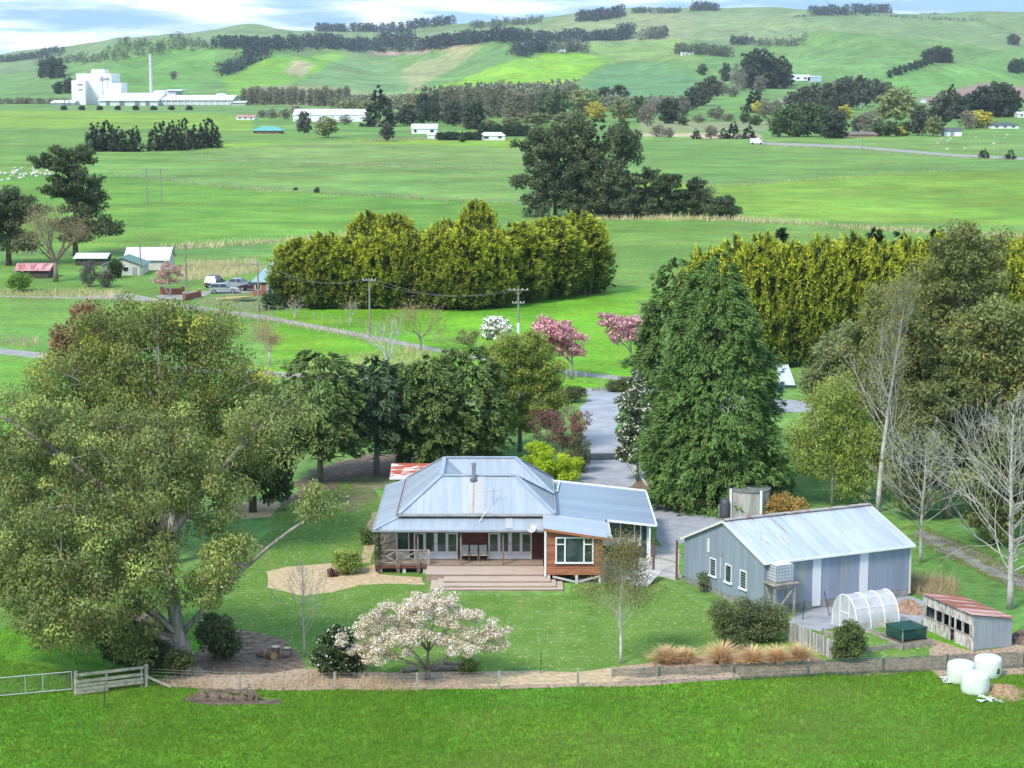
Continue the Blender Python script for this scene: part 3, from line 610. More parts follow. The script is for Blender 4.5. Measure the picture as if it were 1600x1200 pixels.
for i in range(nb + 3):
    z0 = BZ + i * bh; z1 = z0 + bh * 1.03
    spans = [(BX0+.1, BX1)]
    if z1 > WZ0-.07 and z0 < WZ1+.07: spans = [(BX0+.1, WX0-.07), (WX1+.07, BX1)]
    for x0, x1 in spans:
        if btop(x1) - .02 < z1:            # raking top under the sloping roof
            x1 = min(x1, BX0 + (3.44 - z1) / .50 * (BX1 - BX0))
            if x1 - x0 < .3: continue
        MB().add([(x0,BY-.014,z0),(x1,BY-.014,z0),(x1,BY+.06,z0),(x0,BY+.06,z0),(x0,BY+.03,z1),(x1,BY+.03,z1),(x1,BY+.06,z1),(x0,BY+.06,z1)],
                 [(0,3,2,1),(4,5,6,7),(0,1,5,4),(1,2,6,5),(2,3,7,6),(3,0,4,7)]).build('cedar_board', rr.choice(M_cedar), house)
for i in range(nb):
    z0 = BZ + i * bh; MB().box(BX1-.05, BX1+.012, BY, 130.6, z0, z0 + bh*.93).build('cedar_board', M_cedar[1], house)
MB().box(BX0-.02, BX0+.1, BY-.03, BY+.06, BZ-.1, 3.42).build('corner_trim', M_white, house)
bw = window(WX0, WX1, WZ0, WZ1, BY+.01, house, cols=(0, .23, .77, 1), trans=(0, 2), dep=.1, t=.09)
sheets(house, [(1.98,126.15,3.62),(6.2,126.15,2.98),(6.2,130.7,2.98),(1.98,130.7,3.62)], 1, I_bay, name='bay_roof_sheet')
MB().bar((1.98,126.12,3.53),(6.2,126.12,2.89),.03,.15).build('barge_board', M_cedar[2], house)
MB().bar((6.22,126.15,2.93),(6.22,130.7,2.93),.05,.12).build('gutter', M_white, house)
for x in (2.3, 4.05, 5.5): MB().box(x-.09, x+.09, BY+.02, BY+.2, 0, BZ).build('pier', M_pier, house)
MB().bar((2.55,BY+.05,.45),(3.95,BY+.05,.12),.04,.12).build('cross_brace', M_pier, house); MB().bar((4.15,BY+.05,.12),(5.4,BY+.05,.45),.04,.12).build('cross_brace', M_pier, house)
MB().box(2.1, 5.6, BY+.5, BY+.55, 0, BZ).build('dark_base_panel', M_dark, house)
# the wing to the right
def wz(x): return 3.16 - (x - 2.7) / 6.7 * .74
sheets(house, [(2.75,132.55,wz(2.75)),(9.4,132.55,wz(9.4)),(9.4,143.4,wz(9.4)),(2.75,143.4,wz(2.75))], 1, I_wing, name='wing_roof_sheet', w=.8)
sheets(house, [(2.75,130.2,wz(2.75)-.02),(6.1,130.2,wz(6.1)-.02),(6.1,132.58,wz(6.1)-.02),(2.75,132.58,wz(2.75)-.02)], 1, I_wing, name='wing_roof_sheet', w=.8)
MB().box(2.5, 5.7, 130.5, 133.4, 0, 2.6).build('wing_wall', M_offw, house)
MB().bar((6.2,132.5,wz(6.2)-.06),(9.42,132.5,wz(9.42)-.06),.05,.14).build('fascia', M_white, house)
MB().bar((2.8,143.45,wz(2.8)+.02),(9.4,143.45,wz(9.4)+.02),.14,.14).build('fascia', M_white, house)
MB().bar((9.45,132.5,wz(9.4)-.03),(9.45,143.4,wz(9.4)-.03),.1,.12).build('gutter', M_white, house)
MB().tube([(3.35,143.0,wz(3.35)+.12),(3.2,141.0,wz(3.2)+.12),(3.1,139.4,wz(3.1)+.12),(2.8,139.3,wz(2.8)+.16)],.06,6).build('downpipe', M_white, house)
MB().box(2.5, 8.55, 133.4, 143.0, .0, 2.35).build('wing_wall', M_offw, house)
MB().box(5.75, 8.5, 133.25, 133.38, .85, 1.32).build('window_panel', M_white, house)
ww = window(5.85, 8.42, 1.36, 2.36, 133.36, house, cols=(0, .13, .5, .86, 1), dep=.1)
MB().box(5.75, 8.5, 133.3, 133.39, 0, .85).build('dark_base_panel', M_dark, house)
MB().box(8.56, 8.85, 133.3, 133.42, .1, 2.3).build('door', M_green, house)
MB().box(8.86, 9.1, 133.35, 133.5, 0, 2.35).build('door_jamb', M_white, house)
MB().box(8.98, 9.08, 132.6, 132.7, 0, wz(9)-.1).build('wing_post', M_white, house)
# flue, aerial, dish
fl = MB().tube([(-2.5,132.85,5.35),(-2.5,132.85,6.35)], .13, 12).build('flue', mat('galvanised', (0.30,0.32,0.34), (0.42,0.44,0.46), 4, 0.4, metal=.6), house)
MB().lathe((-2.5,132.85,6.33), [(.17,0),(.17,.12),(.2,.14),(.05,.2)], 12).build('cowl', M_gut, fl)
MB().lathe((-2.5,132.85,5.3), [(.3,-.2),(.3,.05),(.15,.2)], 12).build('flashing', mat('lead', (0.09,0.10,0.13), (0.13,0.14,0.17), 4, .6), fl)
ae = MB().tube([(-1.2,131.0,3.9),(-1.2,131.0,5.1)], .02, 5).tube([(-1.7,131,4.95),(-.7,131,5.05)], .012, 4).build('aerial', M_gut, house)
for k in range(4): MB().tube([(-1.6+.28*k,130.75,4.96+.028*k),(-1.6+.28*k,131.25,4.96+.028*k)], .008, 4).build('aerial_rod', M_gut, ae)
MB().tube([(-2.1,129.9,3.2),(-1.6,130.2,3.95)], .025, 5).build('bracket', M_white, house)
sd = MB(); 
def dish(c, R, nrm):
    n = Vector(nrm).normalized(); a = n.orthogonal().normalized(); b = n.cross(a); vs = [Vector(c) - n*.10]; fs = []
    for j, r in enumerate((.5, 1.0)):
        for k in range(16):
            t = 2*math.pi*k/16; vs.append(Vector(c) + (a*math.cos(t) + b*math.sin(t))*R*r - n*.10*(1-r*r))
    for k in range(16):
        fs.append((0, 1+k, 1+(k+1)%16)); fs.append((1+k, 17+k, 17+(k+1)%16, 1+(k+1)%16))
    return vs, fs
sd.add(*dish((1.22,128.75,3.05), .30, (.15,-.9,.5))); sdo = sd.build('satellite_dish', mat('dish_grey', (0.52,0.53,0.54), (0.60,0.61,0.62), 3, .5), house, smooth=True)
MB().tube([(1.2,128.95,2.85),(1.22,128.7,2.95),(1.25,128.4,3.1)], .015, 5).build('feed_arm', M_gut, sdo)
# vine on the west verandah posts
# ---- chairs on the verandah
M_sling = mat('beige_sling', (0.50,0.46,0.40), (0.57,0.53,0.47), 8, .9); M_frame = mat('bronze_frame', (0.20,0.17,0.13), (0.26,0.22,0.17), 5, .5)
CH = thing('patio_chair', 'beige sling-back patio chair nearest the left french doors on the verandah', 'chair', (0, 0, 0), group='patio chairs on the verandah')
MB().add([(-.24,-.26,.42),(.24,-.26,.42),(.24,.18,.40),(-.24,.18,.40),(-.24,-.26,.44),(.24,-.26,.44),(.24,.18,.42),(-.24,.18,.42)], [(0,3,2,1),(4,5,6,7),(0,1,5,4),(1,2,6,5),(2,3,7,6),(3,0,4,7)]).build('seat', M_sling, CH, False)
MB().slab([(-.24,.18,.44),(.24,.18,.44),(.24,.30,1.0),(-.24,.30,1.0)], .02).build('backrest', M_sling, CH, False)
for s in (-1, 1):
    MB().bar((s*.27,-.26,0),(s*.27,-.24,.64),.03).build('leg', M_frame, CH, False); MB().bar((s*.27,.32,0),(s*.27,.18,.5),.03).build('leg', M_frame, CH, False)
    MB().bar((s*.27,-.28,.65),(s*.27,.24,.62),.035).build('armrest', M_frame, CH, False); MB().bar((s*.26,.17,.42),(s*.26,.31,1.02),.03).build('back_frame', M_frame, CH, False)
for i, (px, lb) in enumerate(((726, None), (740, 'beige sling-back patio chair in the middle of the three on the verandah'), (755, 'beige sling-back patio chair nearest the right french doors on the verandah'))):
    c = CH if i == 0 else copy_tree(CH); c.location = (PXX(px, 130.15), 130.2, FZ); c.rotation_euler.z = (0.05, -.03, .08)[i]
    if lb: c['label'] = lb

# ------------------------------------------------------------------ big grey shed
SA = math.radians(25.5); SO = G(1193, 962); SF = frame(SO, SA); SL, SWd = 10.45, 9.3; EF, EB, RZ = 3.28, 2.75, 4.85; RD = 4.5
I_wallL = iron('shed_wall_long', (0.260,0.295,0.385), (0.325,0.365,0.460), 'z', ang=SA, rough=.55, metal=.2, rust=(0.33,0.36,0.29), rust_t=.56)
I_wallG = iron('shed_wall_gable', (0.245,0.300,0.365), (0.315,0.370,0.440), 'zy', ang=SA, rough=.55, metal=.2)
I_shr = iron('shed_roof_iron', (0.400,0.460,0.508), (0.528,0.560,0.584), 'y', ang=SA, rust=(0.36,0.19,0.15), rust_t=.615)
M_found = mat('shed_footing', (0.20,0.195,0.185), (0.33,0.32,0.30), 2, .9, bump=.3)
shed = thing('farm_shed', 'large gabled grey corrugated iron shed with pale rust-spotted roof', 'shed', SO)
def S(x, y, z): return SF @ Vector((x, y, z))
mb = MB(SF); mb.box(.02, SL-.02, .02, SWd-.02, 0, .55).build('footing', M_found, shed)
mb = MB(SF); mb.box(0, SL, 0, .06, .5, EF).build('long_wall', I_wallL, shed)
mb = MB(SF); mb.box(0, SL, SWd-.06, SWd, .5, EB).build('long_wall', I_wallL, shed)
for x0, x1 in ((-.003, .06), (SL-.06, SL+.003)):
    pr = [(0.0,.35),(SWd,.35),(SWd,EB),(RD,RZ-.05),(0.0,EF)]; mb = MB(SF)
    mb.add([(x0,y,z) for y, z in pr] + [(x1,y,z) for y, z in pr], [(4,3,2,1,0),(5,6,7,8,9)] + [(i,(i+1)%5,(i+1)%5+5,i+5) for i in range(5)]); mb.build('gable_wall', I_wallG, shed)
def s_sheets(quad, n, parts):
    q = [S(*p) for p in quad]
    for i in range(n):
        for r0, r1 in parts:
            a, b = i / n, (i + 1) / n - .0015
            def P(u, v): return (q[0].lerp(q[1], u)).lerp(q[3].lerp(q[2], u), v)
            nn = (q[1]-q[0]).cross(q[3]-q[0]).normalized() * (.008*(i % 2) + (.012 if r0 == 0 else 0.0))
            MB().slab([P(a,r0)+nn, P(b,r0)+nn, P(b,r1)+nn, P(a,r1)+nn], .02).build('roof_sheet', I_shr, shed)
s_sheets([(-.15,-.2,EF-.02),(SL+.15,-.2,EF-.02),(SL+.15,RD,RZ),(-.15,RD,RZ)], 14, ((.4, 1.0), (0.0, .43)))
s_sheets([(SL+.15,SWd+.2,EB-.02),(-.15,SWd+.2,EB-.02),(-.15,RD,RZ),(SL+.15,RD,RZ)], 14, ((0, 1.0),))
MB(SF).bar((-.17,RD,RZ+.05),(SL+.17,RD,RZ+.05),.4,.06).build('ridge_cap', mat('rusty_ridge', (0.30,0.26,0.25), (0.42,0.40,0.40), 2, .7, extra=((.28,.12,.08), 1.5, .55)), shed)
MB(SF).box(-.18, SL+.18, -.32, -.2, EF-.14, EF-.02).build('gutter', M_white, shed)
for (y0, z0), (y1, z1) in (((-.2,EF),(RD,RZ)),((RD,RZ),(SWd+.2,EB))):
    MB(SF).bar((-.18,y0,z0-.06),(-.18,y1,z1-.06),.05,.14).build('barge_board', M_offw, shed); MB(SF).bar((SL+.18,y0,z0-.06),(SL+.18,y1,z1-.06),.05,.14).build('barge_board', M_offw, shed)
for u in (.352, .676):
    MB(SF).box(SL*u-.3, SL*u+.3, -.035, -.004, .18, EF-.1).build('skylight_strip', mat('milky_panel', (0.66,0.675,0.69), (0.74,0.75,0.76), 1.2, .45), shed)
MB(SF).box(SL-.05, SL+.06, -.06, -.01, .2, EF-.15).build('corner_flashing', M_offw, shed)
def gwin(y, z, w=.62, h=1.02, slat=True):
    f = MB(SF).box(-.07, -.01, y-w/2-.06, y+w/2+.06, z+h, z+h+.06).build('window', M_white, shed)
    MB(SF).box(-.13, -.01, y-w/2-.14, y+w/2+.14, z-.1, z-.0).build('sill', M_white, f)
    for s in (-1, 1): MB(SF).box(-.065, -.01, y+s*(w/2+.03)-.03, y+s*(w/2+.03)+.03, z, z+h).build('jamb', M_white, f)
    MB(SF).box(-.03, -.008, y-w/2, y+w/2, z, z+h).build('pane', M_glass, f)
    if slat:
        for k in range(1, 6): MB(SF).box(-.05, -.031, y-w/2, y+w/2, z+h*k/6-.018, z+h*k/6+.018).build('louvre', M_gut, f)
for y, sl_ in ((5.75, True), (3.95, False), (2.25, True)): gwin(y, 1.15, slat=sl_)
MB(SF).box(-.05, -.01, 6.2, 6.45, 2.5, 3.35).build('vent_panel', M_offw, shed); MB(SF).box(-.05, -.01, 4.75, 4.98, 2.55, 2.85).build('vent_panel', M_gut, shed); MB(SF).box(-.03, -.01, 4.8, 4.95, 1.2, 2.5).build('patch_strip', mat('pale_patch', (0.40,0.46,0.52), (0.48,0.53,0.58), 3, .5), shed)

# ---- water container on its timber stand
IO = S(.15, -.95, 0)
st = thing('timber_tank_stand', 'tall rough timber stand under the caged white water container at the shed corner', 'stand', IO)
for x, y in ((0,0),(1.35,0),(0,1.0),(1.35,1.0)): MB(frame(IO, SA)).box(x-.06, x+.06, y-.06, y+.06, 0, 2.0).build('leg', M_grey, st)
MB(frame(IO, SA)).box(-.2, 1.6, -.15, 1.15, 2.0, 2.07).build('platform', M_grey, st)
for a, b in (((0,0,.3),(1.35,0,1.8)),((0,0,.3),(0,1,1.8))): MB(frame(IO, SA)).bar(a, b, .09, .05).build('brace', M_grey, st)
MB(frame(IO, SA)).box(-.08, 1.43, -.08, .0, 1.82, 1.99).build('bearer', M_grey, st)
ibc = thing('water_container', 'white caged plastic water container up on the timber stand by the shed gutter', 'water tank', IO + Vector((0,0,2.07)))
IF = frame(IO + Vector((0,0,2.07)), SA); M_hdpe = mat('milky_plastic', (0.60,0.63,0.66), (0.70,0.72,0.74), 1.5, .35)
tk = MB(IF); nx = 4
for i in range(nx):
    for j in range(4): tk.box(.08+i*.3, .08+i*.3+.285, .05+j*.24, .05+j*.24+.228, .16+.01*((i+j) % 2), 1.10+.012*((i*j) % 2))
tk.box(.09, 1.26, .06, .99, .17, 1.09).build('tank', M_hdpe, ibc)
MB(IF).box(.06, 1.3, .03, 1.02, 0, .13).build('pallet', M_grey, ibc)
cg = mat('cage_steel', (0.36,0.39,0.43), (0.44,0.46,0.50), 4, .4, metal=.5)
for k in range(6):
    z = .16 + k*.19; m_ = MB(IF); c = [(.05,.02,z),(1.31,.02,z),(1.31,1.03,z),(.05,1.03,z)]
    for a, b in zip(c, c[1:]+c[:1]): m_.bar(a, b, .022)
    m_.build('cage_hoop', cg, ibc)
for k in range(7):
    for y in (.015, 1.035): MB(IF).bar((.05+k*.21,y,.1),(.05+k*.21,y,1.12),.02).build('cage_bar', cg, ibc)
for k in range(1, 5):
    for x in (.045, 1.315): MB(IF).bar((x,.02+k*.202,.1),(x,.02+k*.202,1.12),.02).build('cage_bar', cg, ibc)
MB(IF).lathe((.68,.52,1.10), [(.14,0),(.14,.05),(.1,.06)], 12).build('lid', M_white, ibc)

# ---- hen house
A0, A1, A2 = G(1443, 982), G(1520, 1017), G(1578, 1010)
HA = math.atan2(A1.y-A0.y, A1.x-A0.x); HF = frame(A0, HA); HL = (A1-A0).length; HD = 2.55
M_wood = mat('peeling_white_boards', (0.30,0.275,0.24), (0.62,0.60,0.56), 3.5, .9, bump=.5, bscale=14, stretch=(2.5, 2.5, .5), lo=.42, hi=.56)
hen = thing('hen_house', 'small lean-to hen house with red rusty roof and peeling white board front', 'shed', A0)
zf, zb = 2.05, 1.62
def rz_(y): return zf + (zb-zf)*y/HD
op = [(.18,.92),(1.02,1.52),(1.62,2.10),(2.62,3.12),(3.22,3.72)]      # mesh openings, then the door between 2.2 and 2.55
HS = HL / 4.0; op = [(a*HS, b*HS) for a, b in op]; dr = (2.14*HS, 2.58*HS)
M_gloom = mat('dark_interior', (0.02,0.018,0.016), (0.045,0.04,0.035), 3, .95)
k = 0; x = 0.02
while x < HL - .05:
    w = .11 + .04 * rr.random(); x1 = min(x + w, HL); xm = (x + x1) / 2
    inop = any(a-.02 < xm < b+.02 for a, b in op); ind = dr[0] < xm < dr[1]
    MB(HF).box(x, x1-.008, -.02-.006*rr.random(), .03, 1.42, zf-.03).build('board', M_wood, hen)
    if not ind: MB(HF).box(x, x1-.008, -.02-.006*rr.random(), .03, .03*rr.random(), .78).build('board', M_wood, hen)
    if not ind and not inop: MB(HF).box(x, x1-.008, -.018, .03, .781, 1.419).build('board', M_grey, hen)
    x = x1
for a, b in op:
    MB(HF).box(a-.04, a, -.04, .04, .75, 1.45).build('opening_post', M_wood, hen); MB(HF).box(b, b+.04, -.04, .04, .75, 1.45).build('opening_post', M_wood, hen)
for xx in dr: MB(HF).box(xx-.04, xx+.04, -.05, .05, 0, 1.9).build('door_post', M_wood, hen)
MB(HF).box(0, HL, -.05, .035, .74, .80).build('rail', M_grey, hen)
MB(HF).box(.1, HL-.1, HD-.1, HD-.06, 0.05, zb-.05).build('back_wall', M_grey, hen)
MB(HF).box(.05, HL-.05, .2, HD-.1, 0, .04).build('earth_floor', M_soil, hen); MB(HF).box(.1, HL-.1, 1.1, 1.14, .05, 1.75).build('interior_shade_panel', M_gloom, hen)  # near-black sheet added to paint the gloom behind the openings and doorway
I_hen = iron('hen_side_iron', (0.288,0.328,0.376), (0.376,0.416,0.456), 'zy', ang=HA, rough=.5, metal=.3)
for xw in (0.0, HL-.02):
    for i in range(3):
        y0, y1 = HD*i/3, HD*(i+1)/3-.01
        MB(HF).add([(xw,y0,.02),(xw+.03,y0,.02),(xw+.03,y1,.02),(xw,y1,.02),(xw,y0,rz_(y0)-.04),(xw+.03,y0,rz_(y0)-.04),(xw+.03,y1,rz_(y1)-.04),(xw,y1,rz_(y1)-.04)],
                   [(0,3,2,1),(4,5,6,7),(0,1,5,4),(1,2,6,5),(2,3,7,6),(3,0,4,7)]).build('side_sheet', I_hen, hen)
MB(HF).box(HL-.05, HL+.035, -.05, .03, 0, zf-.02).build('corner_post', M_wood, hen); MB(HF).box(-.035, .05, -.05, .03, 0, zf-.02).build('corner_post', M_wood, hen)
I_hr = iron('hen_roof_iron', (0.50,0.27,0.235), (0.60,0.40,0.36), 'y', ang=HA, rust=(0.30,0.10,0.06), rust_t=.49, metal=.05, rough=.7)
nsh = 6
for i in range(nsh):
    x0, x1 = -.15 + (HL+.3)*i/nsh, -.15 + (HL+.3)*(i+1)/nsh - .006
    MB(HF).slab([(x0,-.2,rz_(-.2)+.012*(i%2)+.03),(x1,-.2,rz_(-.2)+.012*(i%2)+.03),(x1,HD+.15,rz_(HD+.15)+.012*(i%2)+.03),(x0,HD+.15,rz_(HD+.15)+.012*(i%2)+.03)], .02).build('roof_sheet', I_hr, hen)

# ---- polytunnel
T0, T1, T2 = G(1302, 975), G(1339, 992), G(1405, 983)
TA = math.atan2(T2.y-T1.y, T2.x-T1.x); TF = frame(T1, TA); TL = (T2-T1).length; TW = abs((TF.inverted() @ T0).y); TW = max(1.8, min(TW, 2.6)); TH = 2.05
tun = thing('polytunnel', 'clear plastic hoop greenhouse with white ribs on the vegetable plot', 'greenhouse', T1)
def arch(x, n=14, k=1.0):
    pts = []
    for i in range(n+1):
        a = math.pi * i / n; yy = TW/2 - TW/2*math.cos(a)*k; zz = TH * (abs(math.sin(a)) ** .75) * k; pts.append((x, yy, zz))
    return pts
for i in range(4): MB(TF).tube(arch(TL*i/3), .035, 6).build('hoop', M_white, tun)
pm = MB(TF); pa, pb = arch(.0, 14, .995), arch(TL, 14, .995)
for i in range(14): pm.add([pa[i], pb[i], pb[i+1], pa[i+1]], [(0,1,2,3)])
M_poly = film('clear_plastic', (0.66,0.67,0.68), .54, .25); pm.build('cover', M_poly, tun, smooth=True)
for x in (.01, TL-.01):
    m_ = MB(TF); m_.add(arch(x, 14, .99), [tuple(range(15))]); m_.build('end_sheet', M_poly, tun)
for i in (3, 5, 9, 11): MB(TF).tube([arch(0)[i], arch(TL)[i]], .02, 5).build('purlin', M_white, tun)
for y in (TW*.32, TW*.68): MB(TF).bar((-.02,y,0),(-.02,y,1.9),.05).build('door_post', M_white, tun)
MB(TF).bar((-.02,TW*.32,1.0),(-.02,TW*.68,1.0),.04).build('door_rail', M_white, tun)
MB(TF).box(-.05, TL+.05, -.06, 0, 0, .1).build('base_board', M_grey, tun)
sm = MB(TF)
for k in range(1): sm.lathe((TL*.72, TW*.35, 0.01), [(1.0,0),(.8,.12),(.45,.3),(.1,.38)], 14)
sp = sm.build('straw_heap', mat('straw', (0.50,0.34,0.19), (0.66,0.47,0.29), 8, .95, bump=1, bscale=20), None); tag(sp, 'low heap of orange straw inside the hoop greenhouse', 'straw heap')
# ---- raised beds
def raised(px_corner, L_, W_, h, label, soil=M_lawn, ang=SA):
    o = G(*px_corner); F_ = frame(o, ang); b = thing('raised_bed', label, 'raised bed', o, group='raised vegetable beds')
    for x0, x1, y0, y1 in ((0,L_,0,.06),(0,L_,W_-.06,W_),(0,.06,.062,W_-.062),(L_-.06,L_,.062,W_-.062)): MB(F_).box(x0, x1, y0, y1, 0, h).build('side_plank', M_grey, b)
    MB(F_).box(.06, L_-.06, .06, W_-.06, 0, h-.08).build('soil', soil, b)
    for x in (0.03, L_-.03):
        for y in (-.04, W_+.04): MB(F_).box(x-.04, x+.04, y-.04, y+.04, 0, h+.05).build('corner_peg', M_grey, b)
    return F_
raised((1353,1020), 2.1, 4.2, .3, 'grassy long raised vegetable bed beside the clipped round shrub')
raised((1383,1000), 2.1, 2.6, .3, 'weedy raised bed between the hoop greenhouse and the hen house', ang=SA)
F3 = raised((1408,1016), 2.2, 2.4, .34, 'raised bed with a dark green net cage over it', soil=M_soil)
cage = thing('net_cage', 'dark green netting cage standing over a raised bed before the hen house', 'net cage', F3 @ Vector((.5, .6, .34)))
M_net = film('green_net', (0.012,0.075,0.055), .72, .8); q0 = (.45,.5,.36); q1 = (2.1,2.1,1.02)
nm = MB(F3); nm.box(q0[0], q1[0], q0[1], q1[1], q0[2], q1[2]-.1); nm.build('net', M_net, cage)
for x in (q0[0], q1[0]):
    for y in (q0[1], q1[1]): MB(F3).bar((x,y,.3),(x,y,1.0),.05).build('cage_post', M_grey, cage)
MB(F3).box(q0[0]-.05, q1[0]+.05, q0[1]-.05, q1[1]+.05, .93, .96).build('top_net', M_net, cage)
# ------------------------------------------------------------------ plants: generators
LEAF = leafmat('foliage'); LEAFD = leafmat('conifer_foliage', trans=0.12, rough=.7); PETAL = leafmat('petals', trans=0.3, var=.05)
M_trunk = mat('grey_bark', (0.17,0.15,0.125), (0.30,0.275,0.24), 3.0, .9, bump=.5, bscale=10, stretch=(2, 2, .5))
M_brown = mat('brown_bark', (0.075,0.058,0.045), (0.15,0.12,0.095), 3.0, .9, bump=.5, bscale=10, stretch=(2, 2, .5))
M_birch = mat('birch_bark', (0.42,0.40,0.37), (0.60,0.58,0.55), 2.5, .8, extra=((.12,.11,.10), 3.0, .64))
M_twig = mat('pale_twig', (0.36,0.33,0.30), (0.50,0.47,0.43), 4, .9)
M_dtwig = mat('brown_twig', (0.20,0.15,0.115), (0.31,0.25,0.20), 4, .9)
M_strip = mat('gum_bark', (0.15,0.12,0.10), (0.33,0.295,0.26), 1.6, .85, stretch=(2.5, 2.5, .35), bump=.4, bscale=8)

def curve(p, q, bend, n=6):
    p, q = Vector(p), Vector(q); m = (p + q) / 2 + Vector(bend)
    return [p*(1-t)**2 + m*2*t*(1-t) + q*t*t for t in [i/n for i in range(n+1)]]
def skeleton(mb, rg, trunk, r0, tips, nlimb=9, tr=.35, twig_r=.03, sag=.15, r_min=.02):
    """trunk polyline, limbs to far tips, thin branches to the others"""
    pts = [Vector(p) for p in trunk]; n = len(pts)
    mb.tube(pts, [r0*(1 - (1-tr)*i/(n-1)) for i in range(n)], 8)
    tips = [Vector(t) for t in tips]; top = pts[-1].z; used = []; nodes = []
    d = [min((t-p).length for p in pts) for t in tips]
    for k in range(min(nlimb, len(tips))):
        i = max(range(len(tips)), key=lambda j: d[j]); used.append(i); t = tips[i]
        h = min(max(t.z - (t - pts[-1]).xy.length*.8, pts[0].z + (top-pts[0].z)*.25), top)
        a = min(pts, key=lambda p: abs(p.z - h)); c = curve(a, t, (0, 0, (t.z-a.z)*sag + .25), 7)
        R = r0*.36*max(.3, 1 - k*.06); mb.tube(c, [R*(1-.85*j/7) + r_min for j in range(8)], 6)
        nodes += [(p, R*(1-.85*j/7)) for j, p in enumerate(c) if j >= 1]
        for j, u in enumerate(tips): d[j] = min(d[j], min((u-p).length for p in c))
    nodes += [(p, r0*.4) for p in pts[n//2:]]
    for i, t in enumerate(tips):
        if i in used: continue
        cand = [x for x in nodes if x[0].z < t.z + .6] or nodes
        p, r = min(cand, key=lambda x: (x[0]-t).length)
        mb.tube(curve(p, t, (0, 0, (t-p).length*.12), 3), [max(r_min, min(r*.6, twig_r*2.2)), twig_r, twig_r*.7, r_min*.6], 5, cap=False)
def in_lobes(rg, lobes, n, shell=.45):
    vol = np.array([l[3]*l[4]*l[5] for l in lobes]) ** .75; k = rg.choice(len(lobes), n, p=vol/vol.sum())
    Lb = np.array([l[:6] for l in lobes])[k]; d = rdir(rg, n); r = rg.random(n) ** shell
    return Lb[:, :3] + d * r[:, None] * Lb[:, 3:6]
def thin(P, dmin):                         # keep clump centres apart
    K = np.empty((len(P), 3)); n = 0
    for p in P:
        if n == 0 or ((K[:n]-p)**2).sum(1).min() > dmin*dmin: K[n] = p; n += 1
    return K[:n].copy()
def clump_leaves(rg, Cn, rad, per, Ls, Ws, c_lo, c_hi, up=.5, flat=.75, droop=0.0, young=None, jit=.16):
    """small leaf clusters: leaves thick towards each clump's outside, light and dark clumps, tops painted lighter as if lit, fresh shoots"""
    n = len(Cn); per = int(per*.72); Ls *= 1.14; Ws *= 1.18; N = n*per; rad = np.broadcast_to(np.asarray(rad, float), (n,)); cr = np.repeat(rad, per)
    d = rdir(rg, N); r = rg.random(N)**.38; P = np.repeat(Cn, per, 0) + d * (r*cr)[:, None] * np.array([1, 1, flat])
    A = rdir(rg, N)*.8 + d*.6; A[:, 2] -= droop; Nn = unit(d*.8 + rdir(rg, N)*.7 + np.array([0, 0, up]))
    mixc = np.repeat(rg.random(n), per)*.45 + rg.random(N)*.4 + .15*(d[:, 2]+1)/2  # leaves on a clump's upper side lightened, light from above put into colour
    col = np.asarray(c_lo)*(1-mixc[:, None]) + np.asarray(c_hi)*mixc[:, None]
    if young is not None:
        yc = np.repeat(rg.random(n) < young[1], per) & (d[:, 2] > -.1) & (rg.random(N) < .75); col[yc] = col[yc]*.35 + np.asarray(young[0])*.65
    col = col * (1 + rg.normal(size=(N, 1))*jit); s = .7 + .6*rg.random(N)
    return leaf_arrays(P, A, Nn, Ls*s, Ws*s, col, col*1.12)
def place_px(bx, by): p = hit(bx, by); return p, scale_at(p.y, p.z)
def lobe_px(bx, by, s, L_):                # lobes measured on the survey -> metres from the tree's foot
    out = []
    for l in L_:
        px, py, rx, ry = l[:4]; dy = l[4] if len(l) > 4 else 0.0; ryy = l[5] if len(l) > 5 else rx/s
        out.append(((px-bx)/s, dy, (by-py)/(s*.97) + dy*.0, rx/s, ryy, ry/(s*.97)))
    return out
def plant(name, label, cat, loc, trunk_mb=None, tmat=None, crown=None, group=None, rz=0.0, crown_name='crown', trunk_name='trunk'):
    o = thing(name, label, cat, loc, rz, group)
    if trunk_mb is not None and trunk_mb.v: trunk_mb.build(trunk_name, tmat, o, False, smooth=True)
    if crown is not None: link(crown_name, crown, o)
    return o
def broad(name, label, bx, by, lobes, nclump=60, per=260, crad=.8, Ls=.26, Ws=.13, lo=(.035,.06,.015), hi=(.11,.15,.035), trunk=None, r0=.25, tmat=None, nlimb=9, seed=1, dmin=None, cat='tree', young=None, droop=.2, group=None, shell=.45, m=None, flat=.75, sag=.15, up=.5):
    p, s = place_px(bx, by); rg = np.random.default_rng(seed); Lb = lobe_px(bx, by, s, lobes)
    Cn = in_lobes(rg, Lb, nclump*6, shell); Cn = Cn[Cn[:, 2] > .25]; Cn = thin(Cn, dmin or crad*.72)[:nclump]
    top = max(l[2]+l[5] for l in Lb); cx = np.mean([l[0] for l in Lb])
    if trunk is None: trunk = [(0,0,-.05), (cx*.08, 0, top*.2), (cx*.25+.1, .1, top*.42), (cx*.5, 0, top*.66), (cx*.7, 0, top*.82)]
    mb = MB(); skeleton(mb, rg, trunk, r0, Cn, nlimb, sag=sag)
    cr = leaf_mesh('crown', [clump_leaves(rg, Cn, crad*(.75+.5*rg.random(len(Cn))), per, Ls, Ws, lo, hi, droop=droop, young=young, flat=flat, up=up)], m or LEAF)
    return plant(name, label, cat, p, mb, tmat or M_trunk, cr, group)
